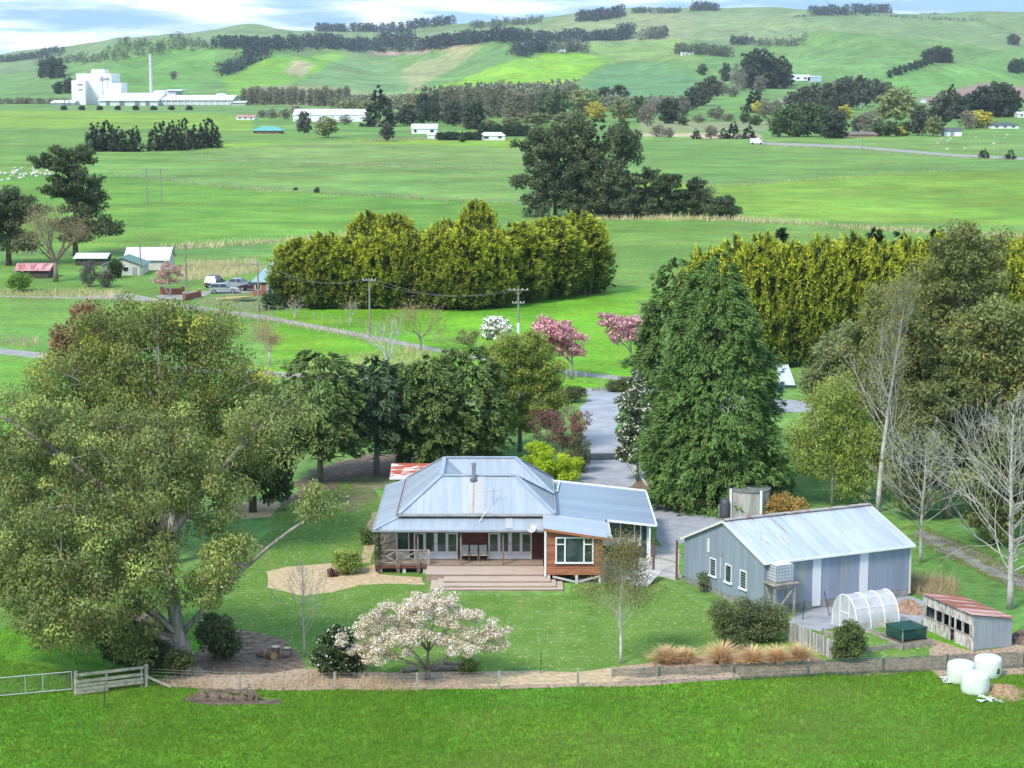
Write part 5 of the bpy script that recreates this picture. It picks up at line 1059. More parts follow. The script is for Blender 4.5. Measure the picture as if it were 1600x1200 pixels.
# dry grass along the shed end and the fence (uncountable)
def blades(name, polys, dens, hgt_, wid, c_lo, c_hi, seed, label, excl=(), lean=.35, cat='grass', m=None, patch=0.0):
    rg = np.random.default_rng(seed); PP = []
    for poly in polys:
        W_ = [G(x, y) for x, y in poly]; wp = [(v.x, v.y) for v in W_]; x0, x1 = min(a for a, b in wp), max(a for a, b in wp); y0, y1 = min(b for a, b in wp), max(b for a, b in wp)
        n = int((x1-x0)*(y1-y0)*dens); x = x0+(x1-x0)*rg.random(n); y = y0+(y1-y0)*rg.random(n); k = pip(x, y, wp)
        for ex in excl:
            ew = [G(a, b) for a, b in ex]; k &= ~pip(x, y, [(v.x, v.y) for v in ew])
        PP.append(np.stack([x[k], y[k]], 1))
    P = np.concatenate(PP); N = len(P); az = rg.random(N)*6.283; h = hgt_*(.5+.8*rg.random(N)); ln = rg.normal(size=(N, 2))*lean
    def vn(cell, sd_):
        gx = P[:, 0]/cell+500; gy = P[:, 1]/cell; ix = np.floor(gx).astype(np.int64); iy = np.floor(gy).astype(np.int64); fx = gx-ix; fy = gy-iy; fx = fx*fx*(3-2*fx); fy = fy*fy*(3-2*fy)
        def hs(a, b): return ((np.sin(a*127.1+b*311.7+sd_)*43758.5453) % 1.0)
        return hs(ix, iy)*(1-fx)*(1-fy)+hs(ix+1, iy)*fx*(1-fy)+hs(ix, iy+1)*(1-fx)*fy+hs(ix+1, iy+1)*fx*fy
    cl = np.clip(.45*vn(.45, 1)+.35*vn(1.6, 2)+.35*vn(7.0, 3), 0, 1); cl = np.clip((cl-.28)*1.75, 0, 1); h *= .55+.9*cl
    b = np.concatenate([P, np.zeros((N, 1))], 1); sd = np.stack([np.cos(az), np.sin(az), np.zeros(N)], 1)*wid; tip = b + np.concatenate([ln*h[:, None], h[:, None]], 1)
    V = np.stack([b-sd, b+sd, tip], 1).reshape(-1, 3); mc = np.clip(rg.random(N)*.35+cl*.7, 0, 1)[:, None]; c = np.asarray(c_lo)*(1-mc)+np.asarray(c_hi)*mc; big = np.clip((vn(9.0, 7)*.6+vn(2.4, 8)*.4-.5)*3.2, 0, 1)[:, None]*patch; c = c*(1-big*.7)+np.array([.23,.25,.075])*big*.7; K = np.stack([c*.85, c*.85, c*1.15], 1).reshape(-1, 3)
    o = link(name, np_mesh(name, V, np.arange(len(V)).reshape(-1, 3), m or LEAF, K)); tag(o, label, cat, kind='stuff'); return o
BEDS = [[(250,1062),(290,1040),(400,1042),(520,1046),(640,1052),(780,1048),(900,1050),(1010,1036),(1110,1024),(1230,1016),(1300,1036),(1300,1052),(1150,1062),(1000,1072),(900,1074),(700,1078),(500,1079),(350,1078),(250,1072)],
        [(285,1095),(300,1085),(340,1082),(380,1090),(440,1092),(438,1102),(400,1100),(330,1102)], [(300,1030),(330,985),(390,985),(450,1000),(480,1040),(430,1052),(330,1055)], [(420,918),(415,893),(450,885),(520,880),(545,893),(590,880),(592,898),(660,902),(664,914),(600,912),(560,914),(520,925),(470,931)], [(665,880),(672,928),(882,928),(945,912),(945,880)], [(1430,1030),(1455,1000),(1530,1018),(1600,1005),(1700,1000),(1700,1050),(1500,1060),(1470,1062)], [(70,950),(100,935),(160,950),(230,960),(290,990),(280,1030),(200,1020),(150,1000),(110,985)]]
blades('paddock_grass', [[(-60,1210),(1660,1210),(1660,1045),(1300,1052),(1000,1070),(500,1078),(240,1072),(0,1030),(-60,960)]], 170, .15, .018, (.052,.132,.009), (.178,.288,.034), 90, 'short bright green pasture grass in the near paddock', BEDS, patch=.75)
blades('lawn_grass', [lawn_px], 90, .07, .016, (.060,.150,.014), (.19,.27,.06), 91, 'mown lawn grass with mossy patches around the house', BEDS, patch=1.0)
blades('paddock_grass', [[(-60,960),(0,1030),(240,1050),(300,1000),(340,900),(200,880),(-60,880)]], 60, .11, .02, (.05,.145,.012), (.10,.235,.024), 92, 'green grass under the gums left of the garden', BEDS)
blades('verge_grass', [[(905,742),(911,742),(907,700),(914,660),(904,642),(900,642),(909,660),(902,700)],[(963,680),(987,716),(1012,745),(1016,745),(990,714),(967,678)],[(925,612),(975,610),(975,606),(925,606)],[(1380,830),(1440,828),(1540,884),(1700,950),(1700,944),(1560,876),(1500,846),(1440,820)],[(1420,838),(1480,872),(1540,902),(1700,970),(1700,962),(1540,894),(1480,864),(1430,834)]], 70, .22, .02, (.10,.13,.03), (.30,.28,.11), 98, 'rough verge grass along the drive and the track')
TAN_LO, TAN_HI = (.30,.215,.11), (.60,.49,.31)
blades('dry_grass', [[(480,1072),(480,1052),(525,1048),(540,1076)],[(560,1076),(560,1058),(640,1062),(640,1080)],[(395,1076),(400,1064),(480,1064),(485,1078)],[(250,1074),(250,1062),(330,1064),(330,1076)]], 60, .42, .014, TAN_LO, TAN_HI, 93, 'pale dry rank grass along the front wire fence')
blades('dry_grass', [[(1415,925),(1425,900),(1500,912),(1495,938),(1440,935)]], 60, .7, .018, (.30,.19,.11), (.52,.38,.25), 94, 'reddish dry grass clump at the right end of the shed', lean=.5)
blades('dry_grass', [[(275,440),(290,412),(400,408),(412,425),(340,438)]], 8, .8, .05, TAN_LO, TAN_HI, 95, 'tall pale dry grass behind the parked cars')
blades('dry_grass', [[(440,590),(470,566),(560,552),(640,545),(680,560),(620,585)],[(0,466),(0,455),(190,455),(190,468)],[(200,472),(420,502),(560,532),(680,558),(680,552),(560,524),(420,497),(200,468)],[(0,540),(0,530),(60,528),(60,545)]], 7, .55, .045, TAN_LO, TAN_HI, 96, 'pale rank grass along the lane and bank')
blades('dry_grass', [[(180,396),(180,390),(330,383),(545,367),(545,372),(330,388)],[(1150,346),(1160,342),(1400,358),(1700,376),(1700,380),(1400,363)],[(930,344),(1160,346),(1160,340),(930,338)]], 2.2, .9, .11, TAN_LO, TAN_HI, 97, 'pale dry grass strips along the far fence lines')
# ------------------------------------------------------------------ fences, gates, yard things
def box_between(mb, a, b, w, h): return mb.bar(a, b, w, h)
M_galv = mat('galvanised_pipe', (0.50,0.52,0.53), (0.60,0.62,0.63), 4, .4, metal=.4)
M_wire = mat('fence_wire', (0.22,0.22,0.22), (0.30,0.30,0.30), 4, .5, metal=.4)
M_rail = mat('lichen_rail', (0.26,0.24,0.18), (0.42,0.40,0.32), 4, .9, bump=.4)
# pipe gate on the left
g0, g1 = G(-40, 1094), G(113, 1080); gd = (g1-g0).normalized()
gate = thing('farm_gate', 'galvanised pipe farm gate with wire mesh at the left edge', 'gate', g0)
for z in (.12, 1.05): MB().tube([g0+Vector((0,0,z)), g1+Vector((0,0,z))], .028, 7).build('rail', M_galv, gate)
for u in (0, .22, .52, .70, 1.0): MB().tube([g0.lerp(g1, u)+Vector((0,0,.12)), g0.lerp(g1, u)+Vector((0,0,1.05))], .024, 7).build('stile', M_galv, gate)
mm_ = MB(); nW = 34
for i in range(nW): a = g0.lerp(g1, i/nW); b = g0.lerp(g1, min(1, (i+4)/nW)); mm_.bar(a+Vector((0,.01,.13)), b+Vector((0,.01,1.04)), .006); mm_.bar(b+Vector((0,.01,.13)), a+Vector((0,.01,1.04)), .006)
mm_.build('wire_mesh', M_wire, gate)
# timber rails
r0_, r1_ = G(119, 1086), G(229, 1073)
rf = thing('rail_fence', 'short weathered timber rail fence between the pipe gate and the gum', 'fence', r0_)
for u, w, h in ((0, .2, 1.28), (.43, .15, 1.15), (.93, .13, 1.05), (1.0, .22, 1.2)): c = r0_.lerp(r1_, u); MB().tube([c+Vector((0,0,-.05)), c+Vector((.02,0,h))], w/2, 8).build('post', M_rail, rf)
off = Vector((-(r1_-r0_).y, (r1_-r0_).x, 0)).normalized()*-.1
for z, a, b in ((1.08, 0, .97), (.72, .0, .95), (.5, .0, .42), (.47, .44, .95), (.3, 0, .95), (.12, 0, .45)):
    MB().bar(r0_.lerp(r1_, a)+off+Vector((0,0,z)), r0_.lerp(r1_, b)+off+Vector((0,0,z+.01)), .045, .15).build('rail', M_rail, rf)
MB().bar(r1_+Vector((.05,0,.55)), r1_+Vector((1.3,-.15,.03)), .1, .1).build('stay', M_rail, rf)
# post and wire fence along the garden
FP = [(232,1072),(375,1079),(523,1079),(652,1080),(780,1077),(903,1073),(1030,1068),(1147,1064),(1263,1058),(1380,1053),(1480,1048),(1600,1044),(1680,1041)]
wf = thing('wire_fence', 'long post and wire fence along the front of the garden', 'fence', G(*FP[0]))
for x, y in FP[1:]: c = G(x, y); MB().box(c.x-.06, c.x+.06, c.y-.05, c.y+.05, -.05, .98).build('post', M_rail, wf)
for z in (.2, .4, .6, .8, .95): MB().tube([G(*q)+Vector((0,-.06,z)) for q in FP], .006, 4).build('wire', M_wire, wf)
M_shade = film('shade_cloth', (0.035,0.075,0.07), .55, .9)
sh = MB(); rs_ = random.Random(8); prev = None; NS = 60
for i in range(NS+1):
    x = 955 + (1640-955)*i/NS; k = next(j for j in range(len(FP)-1) if FP[j+1][0] >= x); u = (x-FP[k][0])/(FP[k+1][0]-FP[k][0]); c = G(*FP[k]).lerp(G(*FP[k+1]), u) + Vector((0, -.09+.03*math.sin(i*1.3), 0))
    lo = (.42 if x < 1160 else .08) + .06*math.sin(i*.9) + .05*rs_.random(); hi = .95 - .05*abs(math.sin(i*.52)); cur = (c+Vector((0,0,lo)), c+Vector((0,-.04,(lo+hi)/2)), c+Vector((0,0,hi)))
    if prev: sh.add([prev[0], cur[0], cur[1], prev[1]], [(0,1,2,3)]); sh.add([prev[1], cur[1], cur[2], prev[2]], [(0,1,2,3)])
    prev = cur
tag(sh.build('shade_netting', M_shade), 'dark green shade netting tied along the right half of the front fence', 'netting')
# bunched netting
# paling fence
q0_, q1_ = G(1231, 1001), G(1301, 1031)
pf = thing('paling_fence', 'grey weathered paling fence beside the vegetable plot', 'fence', q0_); n_ = 27; rs_ = random.Random(4)
M_pal = [mat('grey_paling_%d' % i, a, b, 3, .95, bump=.4, stretch=(2, 2, .4)) for i, (a, b) in enumerate([((.27,.255,.235),(.40,.385,.36)), ((.36,.35,.33),(.52,.51,.49)), ((.20,.185,.165),(.32,.30,.27))])]
for i in range(n_):
    c = q0_.lerp(q1_, (i+.5)/n_); d = (q1_-q0_).normalized(); M_ = frame(c, math.atan2(d.y, d.x)); h = 1.12 + .12*rs_.random() - .1*i/n_
    MB(M_).box(-.062, .062, -.012, .012, .02, h).build('paling', rs_.choice(M_pal), pf)
for z in (.3, .9): MB().bar(q0_+Vector((.02,.05,z)), q1_+Vector((.02,.05,z)), .05, .08).build('rail', M_pal[2], pf)
MB().tube([q0_+Vector((-.1,.1,0)), q0_+Vector((-.1,.1,1.55))], .07, 7).build('post', M_pal[2], pf)
# iron standards leaning at the plot
for (x, y, dx, hh, lb) in ((1254,968,.12,1.15,'short dark steel stake standing against the shed footing'), (1296,962,-.35,1.5,'long dark steel stake leaning left of the hoop greenhouse'), (845,1052,.02,1.15,'thin dark stake standing in the straw bed of the front garden'), (163,1104,.02,.9,'thin dark steel stake in the near paddock by the rail fence')):
    c = G(x, y); o = MB().bar(c, c+Vector((dx,0,hh)), .045, .045).build('steel_stake', mat('dark_steel', (.03,.028,.026), (.06,.055,.05), 4, .8)); tag(o, lb, 'stake', 'steel stakes')
# oxide posts with wire behind the house
for i, (x, y, h, lb) in enumerate(((994,889,2.25,'red-brown post by the plank ramp at the wing'), (1021,897,2.35,'red-brown post at the outer corner of the concrete yard'), (1057,906,2.55,'red-brown post touching the shed corner'))):
    c = G(x, y); o = MB().tube([c, c+Vector((0,0,h))], .075, 8).build('gate_post', M_brownp); tag(o, lb, 'post', 'red-brown yard posts')
c0, c1 = G(1021,897)+Vector((.08,0,1.15)), G(1057,906)+Vector((-.08,0,1.15)); tag(MB().bar(c0, c1, .05, .08).build('cross_rail', M_grey), 'thin dark rail between two red-brown posts beside the shed', 'rail')
ramp = thing('plank_ramp', 'pale grey plank ramp leading down from the concrete yard', 'ramp', G(990, 912)); RA = frame(G(985, 914), math.radians(62))
for i in range(6): MB(RA).add([(-.1,i*-.2,.02),(2.2,i*-.2,.52),(2.2,i*-.2-.19,.52),(-.1,i*-.2-.19,.02),(-.1,i*-.2,.06),(2.2,i*-.2,.56),(2.2,i*-.2-.19,.56),(-.1,i*-.2-.19,.06)], [(0,1,2,3),(7,6,5,4),(0,4,5,1),(1,5,6,2),(2,6,7,3),(3,7,4,0)]).build('plank', M_pal[1], ramp)
# hay bales in wrap
M_wrap = mat('bale_wrap', (.62,.68,.60), (.74,.79,.71), 2.5, .35, bump=.3, bscale=9, stretch=(1, 1, 4), spec=.5)
for i, (x, y, lb) in enumerate(((1505,1071,'white wrapped round hay bale on the left of the three'), (1547,1062,'white wrapped round hay bale at the back right of the three'), (1527,1088,'white wrapped round hay bale nearest the camera'))):
    c = G(x, y) + Vector((0, .6, 0)); r = .70; rg = np.random.default_rng(i); h = 1.12; b = thing('hay_bale', lb, 'hay bale', c, group='wrapped hay bales')
    m_ = MB(); pr = [(.5,0),(.66,.02),(.71,.1),(.73,.3),(.735,.6),(.73,.88),(.70,1.02),(.64,1.09),(.5,1.115),(.25,1.13)]; n = 28; vs = []
    for q, z in pr:
        for k in range(n): t = 2*math.pi*k/n; w = 1 + .012*math.sin(5*t+i) + .008*rg.normal(); vs.append((q*w*math.cos(t), q*w*math.sin(t), z*h/1.13 + .01*rg.normal()*(z > .05)))
    fs = [(a*n+k, a*n+(k+1)%n, (a+1)*n+(k+1)%n, (a+1)*n+k) for a in range(len(pr)-1) for k in range(n)] + [tuple((len(pr)-1)*n+k for k in range(n))]
    m_.add(vs, fs); m_.build('wrap', M_wrap, b, False, smooth=True)
    if i == 1: 
        m_ = MB(); m_.add([(.30,-.70,.35),(.48,-.60,.3),(.52,-.56,.55),(.40,-.65,.62)], [(0,1,2,3)]); m_.build('torn_patch', mat('torn_dark', (.06,.05,.04), (.12,.10,.08), 6, .9), b, False)
sc_ = MB(); rs_ = random.Random(9)
for k in range(46):
    c = G(1483+rs_.random()*30-8, 1058+rs_.random()*10) if k < 28 else G(1535+rs_.random()*30, 1090+rs_.random()*7); a = rs_.random()*6.28; l, w = .12+.2*rs_.random(), .05+.1*rs_.random()
    M_ = frame(c, a); z = .04+.12*rs_.random(); sc_.add([M_ @ Vector(v) for v in ((-l,-w,z*.3),(l,-w,z),(l*.8,w,z*.4),(-l,w,z*1.1))], [(0,1,2,3)])
tag(sc_.build('torn_wrap', M_wrap), 'scraps of torn white wrap scattered round the hay bales', 'plastic scraps', kind='stuff')
def mound(name, label, cat, bx, by, rx, ry, h, m, seed, kind=None):
    c = G(bx, by); rg = random.Random(seed); n = 18; vs = [(0, 0, h)]; fs = []
    for j, (r, z) in enumerate(((.35,.85),(.65,.5),(.9,.15),(1.05,-.03))):
        for k in range(n): t = 2*math.pi*k/n; w = 1+.12*rg.gauss(0, 1); vs.append((rx*r*w*math.cos(t), ry*r*w*math.sin(t), h*max(-.02, z*(1+.25*rg.gauss(0, 1)))))
    fs = [(0, 1+k, 1+(k+1)%n) for k in range(n)] + [(1+j*n+k, 1+(j+1)*n+k, 1+(j+1)*n+(k+1)%n, 1+j*n+(k+1)%n) for j in range(3) for k in range(n)]
    o = MB().add(vs, fs).build(name, m); o.location = c; tag(o, label, cat, kind=kind); return o
M_hay = mat('spilt_hay', (.26,.15,.08), (.50,.34,.20), 5, .95, bump=1, bscale=25)
mound('spilt_hay', 'brown heap of spilt hay beside the wrapped bales', 'hay heap', 1568, 1082, 1.1, 1.6, .28, M_hay, 1)
mound('brush_heap', 'heap of brown cut branches between the shed end and the greenhouse', 'brush heap', 1420, 952, 1.0, 1.3, .6, mat('brush', (.24,.14,.09), (.44,.29,.20), 6, .95, bump=1, bscale=22), 2)
mound('scrap_heap', 'dark rusty scrap heap right of the hen house', 'scrap heap', 1595, 1000, .9, 1.2, .55, mat('scrap', (.08,.055,.045), (.26,.18,.13), 4, .95, bump=1, bscale=14), 3)
# sawn logs
M_logb = mat('log_bark', (.16,.115,.09), (.28,.21,.17), 5, .95, bump=.6); M_cut = mat('cut_wood', (.50,.24,.09), (.66,.40,.20), 6, .8); M_cut2 = mat('pale_cut_wood', (.60,.47,.32), (.70,.58,.43), 6, .8)
for i, (x, y, r, L_, az, up_, lb) in enumerate(((416,1027,.24,.55,2.6,0,'orange-ended log at the left front of the pile'), (428,1031,.22,.5,2.2,0,'orange-ended log at the right front of the pile'), (431,1022,.25,.42,1.2,1,'upright log round with a pale top at the back of the pile'), (449,1024,.22,.42,1.2,1,'upright log round with a pale top at the right of the pile'), (438,1028,.2,.5,.3,0,'grey barky log lying among the pile'), (405,1022,.2,.6,.2,0,'dark log at the far left of the pile'))):
    c = G(x, y); lg = thing('log', lb, 'log', c, group='sawn log pile'); d = Vector((0,0,1)) if up_ else Vector((math.cos(az), math.sin(az), 0)); b0 = c + (Vector((0,0,0)) if up_ else Vector((0,0,r*.95)))
    MB().tube([b0, b0+d*L_], r, 12).build('bark', M_logb, lg); e = b0 + d*(L_+.004) if up_ else b0 - d*.004; MB().tube([e, e+d*(.012 if up_ else -.012)], r*.93, 12).build('cut_face', M_cut2 if up_ else M_cut, lg)
    if not up_: MB().tube([b0+d*(L_+.003), b0+d*(L_+.015)], r*.93, 12).build('cut_face', M_cut, lg)
# old plough in the grass
pc = G(352, 1091); pl = thing('old_plough', 'rusty old mouldboard plough lying in the paddock before the fence', 'plough', pc); M_ru = mat('old_rust', (.11,.07,.055), (.24,.17,.14), 5, .85, bump=.4)
PFm = frame(pc, math.radians(-14))
MB(PFm).bar((-1.5,.25,.28),(1.5,.2,.34),.09,.12).build('beam', M_ru, pl); MB(PFm).bar((-.2,.55,.3),(1.6,.35,.36),.08,.1).build('beam', M_ru, pl)
for k in range(4):
    x = -1.35+.72*k; MB(PFm).bar((x+.1,.22,.28),(x+.05,.05,.05),.06,.06).build('leg', M_ru, pl)
    m_ = MB(PFm); vs = []
    for j in range(6):
        u = j/5; vs += [(x-.35+.75*u, -.05-.18*u, .02), (x-.35+.8*u, -.02-.28*u*u, .16+.14*math.sin(u*2.4))]
    m_.add(vs, [(2*j, 2*j+2, 2*j+3, 2*j+1) for j in range(5)]); m_.build('mouldboard', M_ru, pl)
for x in (1.35, 1.65): MB(PFm).tube([(x,.05,.2),(x+.03,.1,.2)], .2, 12).build('wheel', M_ru, pl)
MB(PFm).bar((1.1,.3,.35),(2.0,.1,.15),.05).build('drawbar', M_ru, pl); MB(PFm).bar((1.0,.3,.35),(1.2,.45,.75),.04).build('lever', M_ru, pl)
# garden hut behind the house
hc = G(612, 762); ht = thing('garden_hut', 'small green hut with a flaking red and white iron roof behind the house', 'hut', hc)
hx0, hx1, hy = -9.0, -6.0, 149.6; MB().box(hx0+.45, hx1-.1, hy+.2, hy+2.3, 0, 2.1).build('wall', mat('hut_green', (.03,.10,.075), (.05,.13,.10), 2, .7), ht)
I_hut = mat('flaking_roof', (.66,.62,.60), (.38,.09,.05), 1.3, .8, stretch=(.6, 2.6, 1), lo=.45, hi=.52, coords='pos')
for i in range(4): x0 = hx0 + (hx1-hx0)*i/4; MB().slab([(x0,hy,2.15),(x0+.74,hy,2.15),(x0+.74,hy+2.5,2.75),(x0,hy+2.5,2.75)], .03).build('roof_sheet', I_hut, ht)
MB().box(hx0-.02, hx1, hy-.05, hy-.01, 2.02, 2.17).build('fascia', M_white, ht)
# iron screen behind the wing
tag(MB().box(2.9, 6.1, 146.6, 146.7, 0, 2.0).build('iron_screen', iron('screen_iron', (.45,.48,.52), (.53,.56,.60), 'z')), 'low pale corrugated iron screen behind the house wing', 'screen')
# red flowers by the wing
bush('flowering_shrub', 'small red-flowered shrub behind the corner of the wing roof', 992, 796, [(985,786,10,6),(996,782,9,6)], n=14, per=120, crad=.3, Ls=.1, Ws=.08, lo=(.30,.04,.06), hi=(.50,.10,.11), seed=97)
# timber edging of the drive
tag(MB().tube([G(985,722)+Vector((0,0,.1)), G(1002,748)+Vector((0,0,.1)), G(1022,775)+Vector((0,0,.1)), G(1052,790)+Vector((0,0,.1)), G(1088,800)+Vector((0,0,.1))], .1, 6).build('kerb_log', mat('pale_log', (.40,.36,.31), (.52,.48,.42), 3, .9)), 'pale log edging along the drive below the big conifer', 'edging')
# concrete water tank
tc_ = G(1174, 812) + Vector((0, 1.5, 0)); wt = thing('concrete_tank', 'round grey concrete water tank with white pipe posts behind the shed', 'water tank', tc_); M_tank = mat('stained_concrete', (.24,.23,.215), (.44,.425,.40), 1.4, .9, stretch=(2, 2, .3), bump=.2)
m_ = MB(); m_.lathe(tc_, [(1.5,0),(1.5,1.95)], 36).build('wall', M_tank, wt, smooth=False)
MB().lathe(tc_, [(1.56,1.94),(1.56,2.03),(1.2,2.08),(.3,2.14)], 36).build('lid', mat('tank_top', (.13,.145,.14), (.20,.215,.205), 2, .85), wt)
for a in (-2.65, -1.15): x = tc_.x + 1.62*math.cos(a); y = tc_.y + 1.62*math.sin(a); MB().box(x-.08, x+.08, y-.08, y+.08, 0, 2.1).build('pipe_post', M_white, wt)
tk2 = thing('black_drum', 'upright dark drum on the left of the concrete tank', 'drum', G(1133, 808)); MB().lathe(G(1133,808), [(.38,0),(.42,.1),(.42,1.0),(.36,1.25),(.15,1.38)], 18).build('body', mat('dark_drum', (.05,.055,.07), (.09,.095,.11), 2, .5), tk2, smooth=True)
MB().box(G(1133,808).x-.5, G(1133,808).x-.42, G(1133,808).y-.1, G(1133,808).y+.1, 0, .9).build('pipe', M_gut, tk2)
# far yard: leaning blue sheet, blue drum
lc = G(1233, 606); ls = thing('blue_shelter', 'narrow shelter with a sloping pale blue iron roof in front of the golden hedge', 'shelter', lc)
MB().slab([(lc.x-.9,lc.y-.6,.4),(lc.x+.55,lc.y-.6,.4),(lc.x+.3,lc.y+3.2,1.9),(lc.x-.95,lc.y+3.2,1.9)], .05).build('roof_sheet', mat('pale_blue_iron', (.46,.56,.60), (.54,.63,.66), 2, .5), ls)
MB().box(lc.x-.8, lc.x+.35, lc.y-.2, lc.y+3.0, 0, .38).build('base', M_grey, ls)
dc = G(1219, 613); dr_ = thing('blue_drum', 'small bright blue drum beside the sloping blue shelter', 'drum', dc); MB().lathe(dc, [(.28,0),(.3,.1),(.3,.8),(.25,.9)], 14).build('body', mat('blue_plastic', (.02,.09,.42), (.03,.12,.5), 3, .4), dr_); MB().lathe(dc+Vector((0,0,.9)), [(.1,0),(.1,.05)], 10).build('cap', M_white, dr_)

# ------------------------------------------------------------------ power poles
M_pole = mat('pole_wood', (.20,.18,.16), (.32,.29,.26), 3, .9, stretch=(2, 2, .4)); M_wirep = mat('power_line', (.12,.12,.12), (.18,.18,.18), 3, .6)
PT = {}
def pole(key, bx, by, top, label, arms=1, sleeve=False, r=.13, aw=1.6, group='power poles'):
    p, s = place_px(bx, by); h = (by-top)/(s*.97); o = thing('power_pole', label, 'power pole', p, group=group)
    MB().tube([p, p+Vector((0,0,h))], [r, r*.7], 8).build('pole', M_pole, o)
    for k in range(arms):
        z = h-.25-1.5*k; MB().bar(p+Vector((-aw/2*(1-.4*k),-.1,z)), p+Vector((aw/2*(1-.4*k),-.1,z)), .09, .11).build('crossarm', M_pole, o)
        for u in (-.45, -.2, .2, .45): MB().lathe(p+Vector((aw*u*(1-.4*k),-.1,z+.05)), [(.05,0),(.06,.06),(.03,.16)], 8).build('insulator', M_offw, o)
        if k == 0 and arms > 1: MB().bar(p+Vector((-.5,-.12,z)), p+Vector((0,-.12,z-.6)), .05).build('brace', M_pole, o); MB().bar(p+Vector((.5,-.12,z)), p+Vector((0,-.12,z-.6)), .05).build('brace', M_pole, o)
    if sleeve: MB().tube([p+Vector((0,-.02,1.6)), p+Vector((0,-.02,3.0))], r*1.25, 8).build('sleeve', M_white, o)
    PT[key] = p + Vector((0, -.1, h-.1)); return o
pole('a', 578, 530, 437, 'bare slender power pole on the lane verge left of the white blossom tree')
pole('b', 810, 545, 452, 'double-armed power pole with white sleeve beside the pink blossom tree', 2, True, aw=2.3)
pole('c', 404, 487, 412, 'power pole on the lawn left of the golden hedge', 1)
pole('d', 291, 448, 383, 'power pole behind the pink tree near the brick gateway', 1)
pole('e', 220, 432, 372, 'thin pole in front of the white-roofed cottage', 0)
pole('f', 184, 505, 460, 'short pole in the left paddock behind the gum', 1, aw=1.0)
for k, x in (('h1', 230), ('h2', 252)): pole(k, x, 319, 265, 'left leg of the pair of tall bare poles out on the plain' if x == 230 else 'right leg of the pair of tall bare poles out on the plain', 0, r=.16)
PT['h1'].z += .0
tag(MB().bar(PT['h1']+Vector((-1.2,0,-.3)), PT['h2']+Vector((1.2,0,-.3)), .18, .18).build('pole_crossbeam', M_pole), 'thin crossbeam joining the two tall poles on the plain', 'crossbeam')
for k, x, y, t, lb in (('i', 1347, 234, 215, 'lone pale power pole by the far road'), ('j', 1562, 247, 222, 'pale power pole between two small clipped conifers by the far road'), ('k', 1000, 219, 200, 'distant power pole just right of the dark pines')): pole(k, x, y, t, lb, 1, r=.2, aw=2.0)
for a, b, lb in (('a','c','power line from the lane pole to the pole by the golden hedge'), ('a','b','power line between the two poles along the lane'), ('c','d','power line from the hedge pole to the pole by the gateway')):
    ln = thing('power_line', lb, 'power line', PT[a])
    for o in (-.6, .6): MB().tube([PT[a].lerp(PT[b], t/8)+Vector((o, 0, -1.4*4*(t/8)*(1-t/8))) for t in range(9)], .018, 4).build('wire', M_wirep, ln)

# vines on the verandah posts and old timber behind the cherry
for i, (px, zt, lb) in enumerate(((592, 2.6, 'dark leafy vine climbing the left corner post of the verandah'), (622, 1.5, 'bare twisting vine on the verandah rail, left of two'), (654, 1.5, 'bare twisting vine on the verandah rail, right of two'))):
    rg = np.random.default_rng(600+i); x = PXX(px, DY); v = thing('vine', lb, 'vine', (x, DY-.12, 0)); m_ = MB(); tp = []
    for k in range(4):
        pts = [(rg.normal()*.06, rg.normal()*.03, 0)]
        for j in range(1, 8): pts.append((.09*math.sin(j*1.1+k*2)+rg.normal()*.05+(.18*(j-4)*(k-1.5)/2.5 if i and j > 4 else 0), rg.normal()*.03, zt*j/7))
        m_.tube(pts, [.03,.028,.025,.022,.02,.017,.014,.01], 5, cap=False); tp += [(Vector(q), 0) for q in pts[3:]]
    m_.build('stem', M_dtwig if i else M_brown, v, False)
    if i == 0: link('foliage', leaf_mesh('foliage', [spray_leaves(rg, tp, 26, .14, .12, .08, (.03,.045,.02), (.09,.11,.05), 0)], LEAF), v)
for i, (x, y, L_, az, lb) in enumerate(((694, 1048, 1.5, .05, 'long grey weathered log lying right of the cherry trunk'), (708, 1042, 1.0, -.2, 'short dark log behind the long grey one by the cherry'), (640, 1050, .9, .4, 'stubby grey log left of the cherry trunk'))):
    c = G(x, y); lg = thing('log', lb, 'log', c, group='old logs by the cherry'); d = Vector((math.cos(az), math.sin(az), 0)); b0 = c + Vector((0, 0, .13))
    MB().tube([b0-d*L_/2, b0, b0+d*L_/2], [.15, .16, .13], 10).build('bark', M_trunk if i != 1 else M_logb, lg); MB().tube([b0-d*(L_/2+.004), b0-d*(L_/2+.012)], .13, 10).build('cut_face', M_cut2, lg)
# ------------------------------------------------------------------ middle distance: hedges, blossom trees, neighbours
GOLD = (.62,.62,.045)
def gold_proto(seed, h, r, nb=740, peak=.22):
    rg = np.random.default_rng(seed); prof = [(0.2, r*.92), (h*.35, r), (h*.7, r*.86), (h*.88, r*.6), (h, r*peak)]
    V, K = conifer_mesh(rg, prof, nb, 12, 6, .52, .125, (.050,.080,.017), (.175,.225,.040), droop=.04, spread=.7, lump=.13, inner=.45, width=.8, upturn=.16, gold=(GOLD, -.12+.07*(seed % 4), 1.15), thick=2.0)
    return np_mesh('crown', V, np.arange(len(V)).reshape(-1, 4), LEAFD, K)
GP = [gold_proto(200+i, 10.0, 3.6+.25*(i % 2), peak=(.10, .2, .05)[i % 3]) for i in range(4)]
def gold_tree(i, bx, by, top, hw, label, group):
    p, s = place_px(bx, by); o = thing('golden_cypress', label, 'tree', p, rz=(i*1.7) % 6.28, group=group); h = (by-top)/(s*.97)
    c = link('crown', GP[i % 4], o); c.scale = (hw/s/3.6, hw/s/3.6, h/10.0)
    t = MB().tube([(0,0,0),(0,0,h*.7)], [.3,.1], 6).build('trunk', M_brown, o, False)
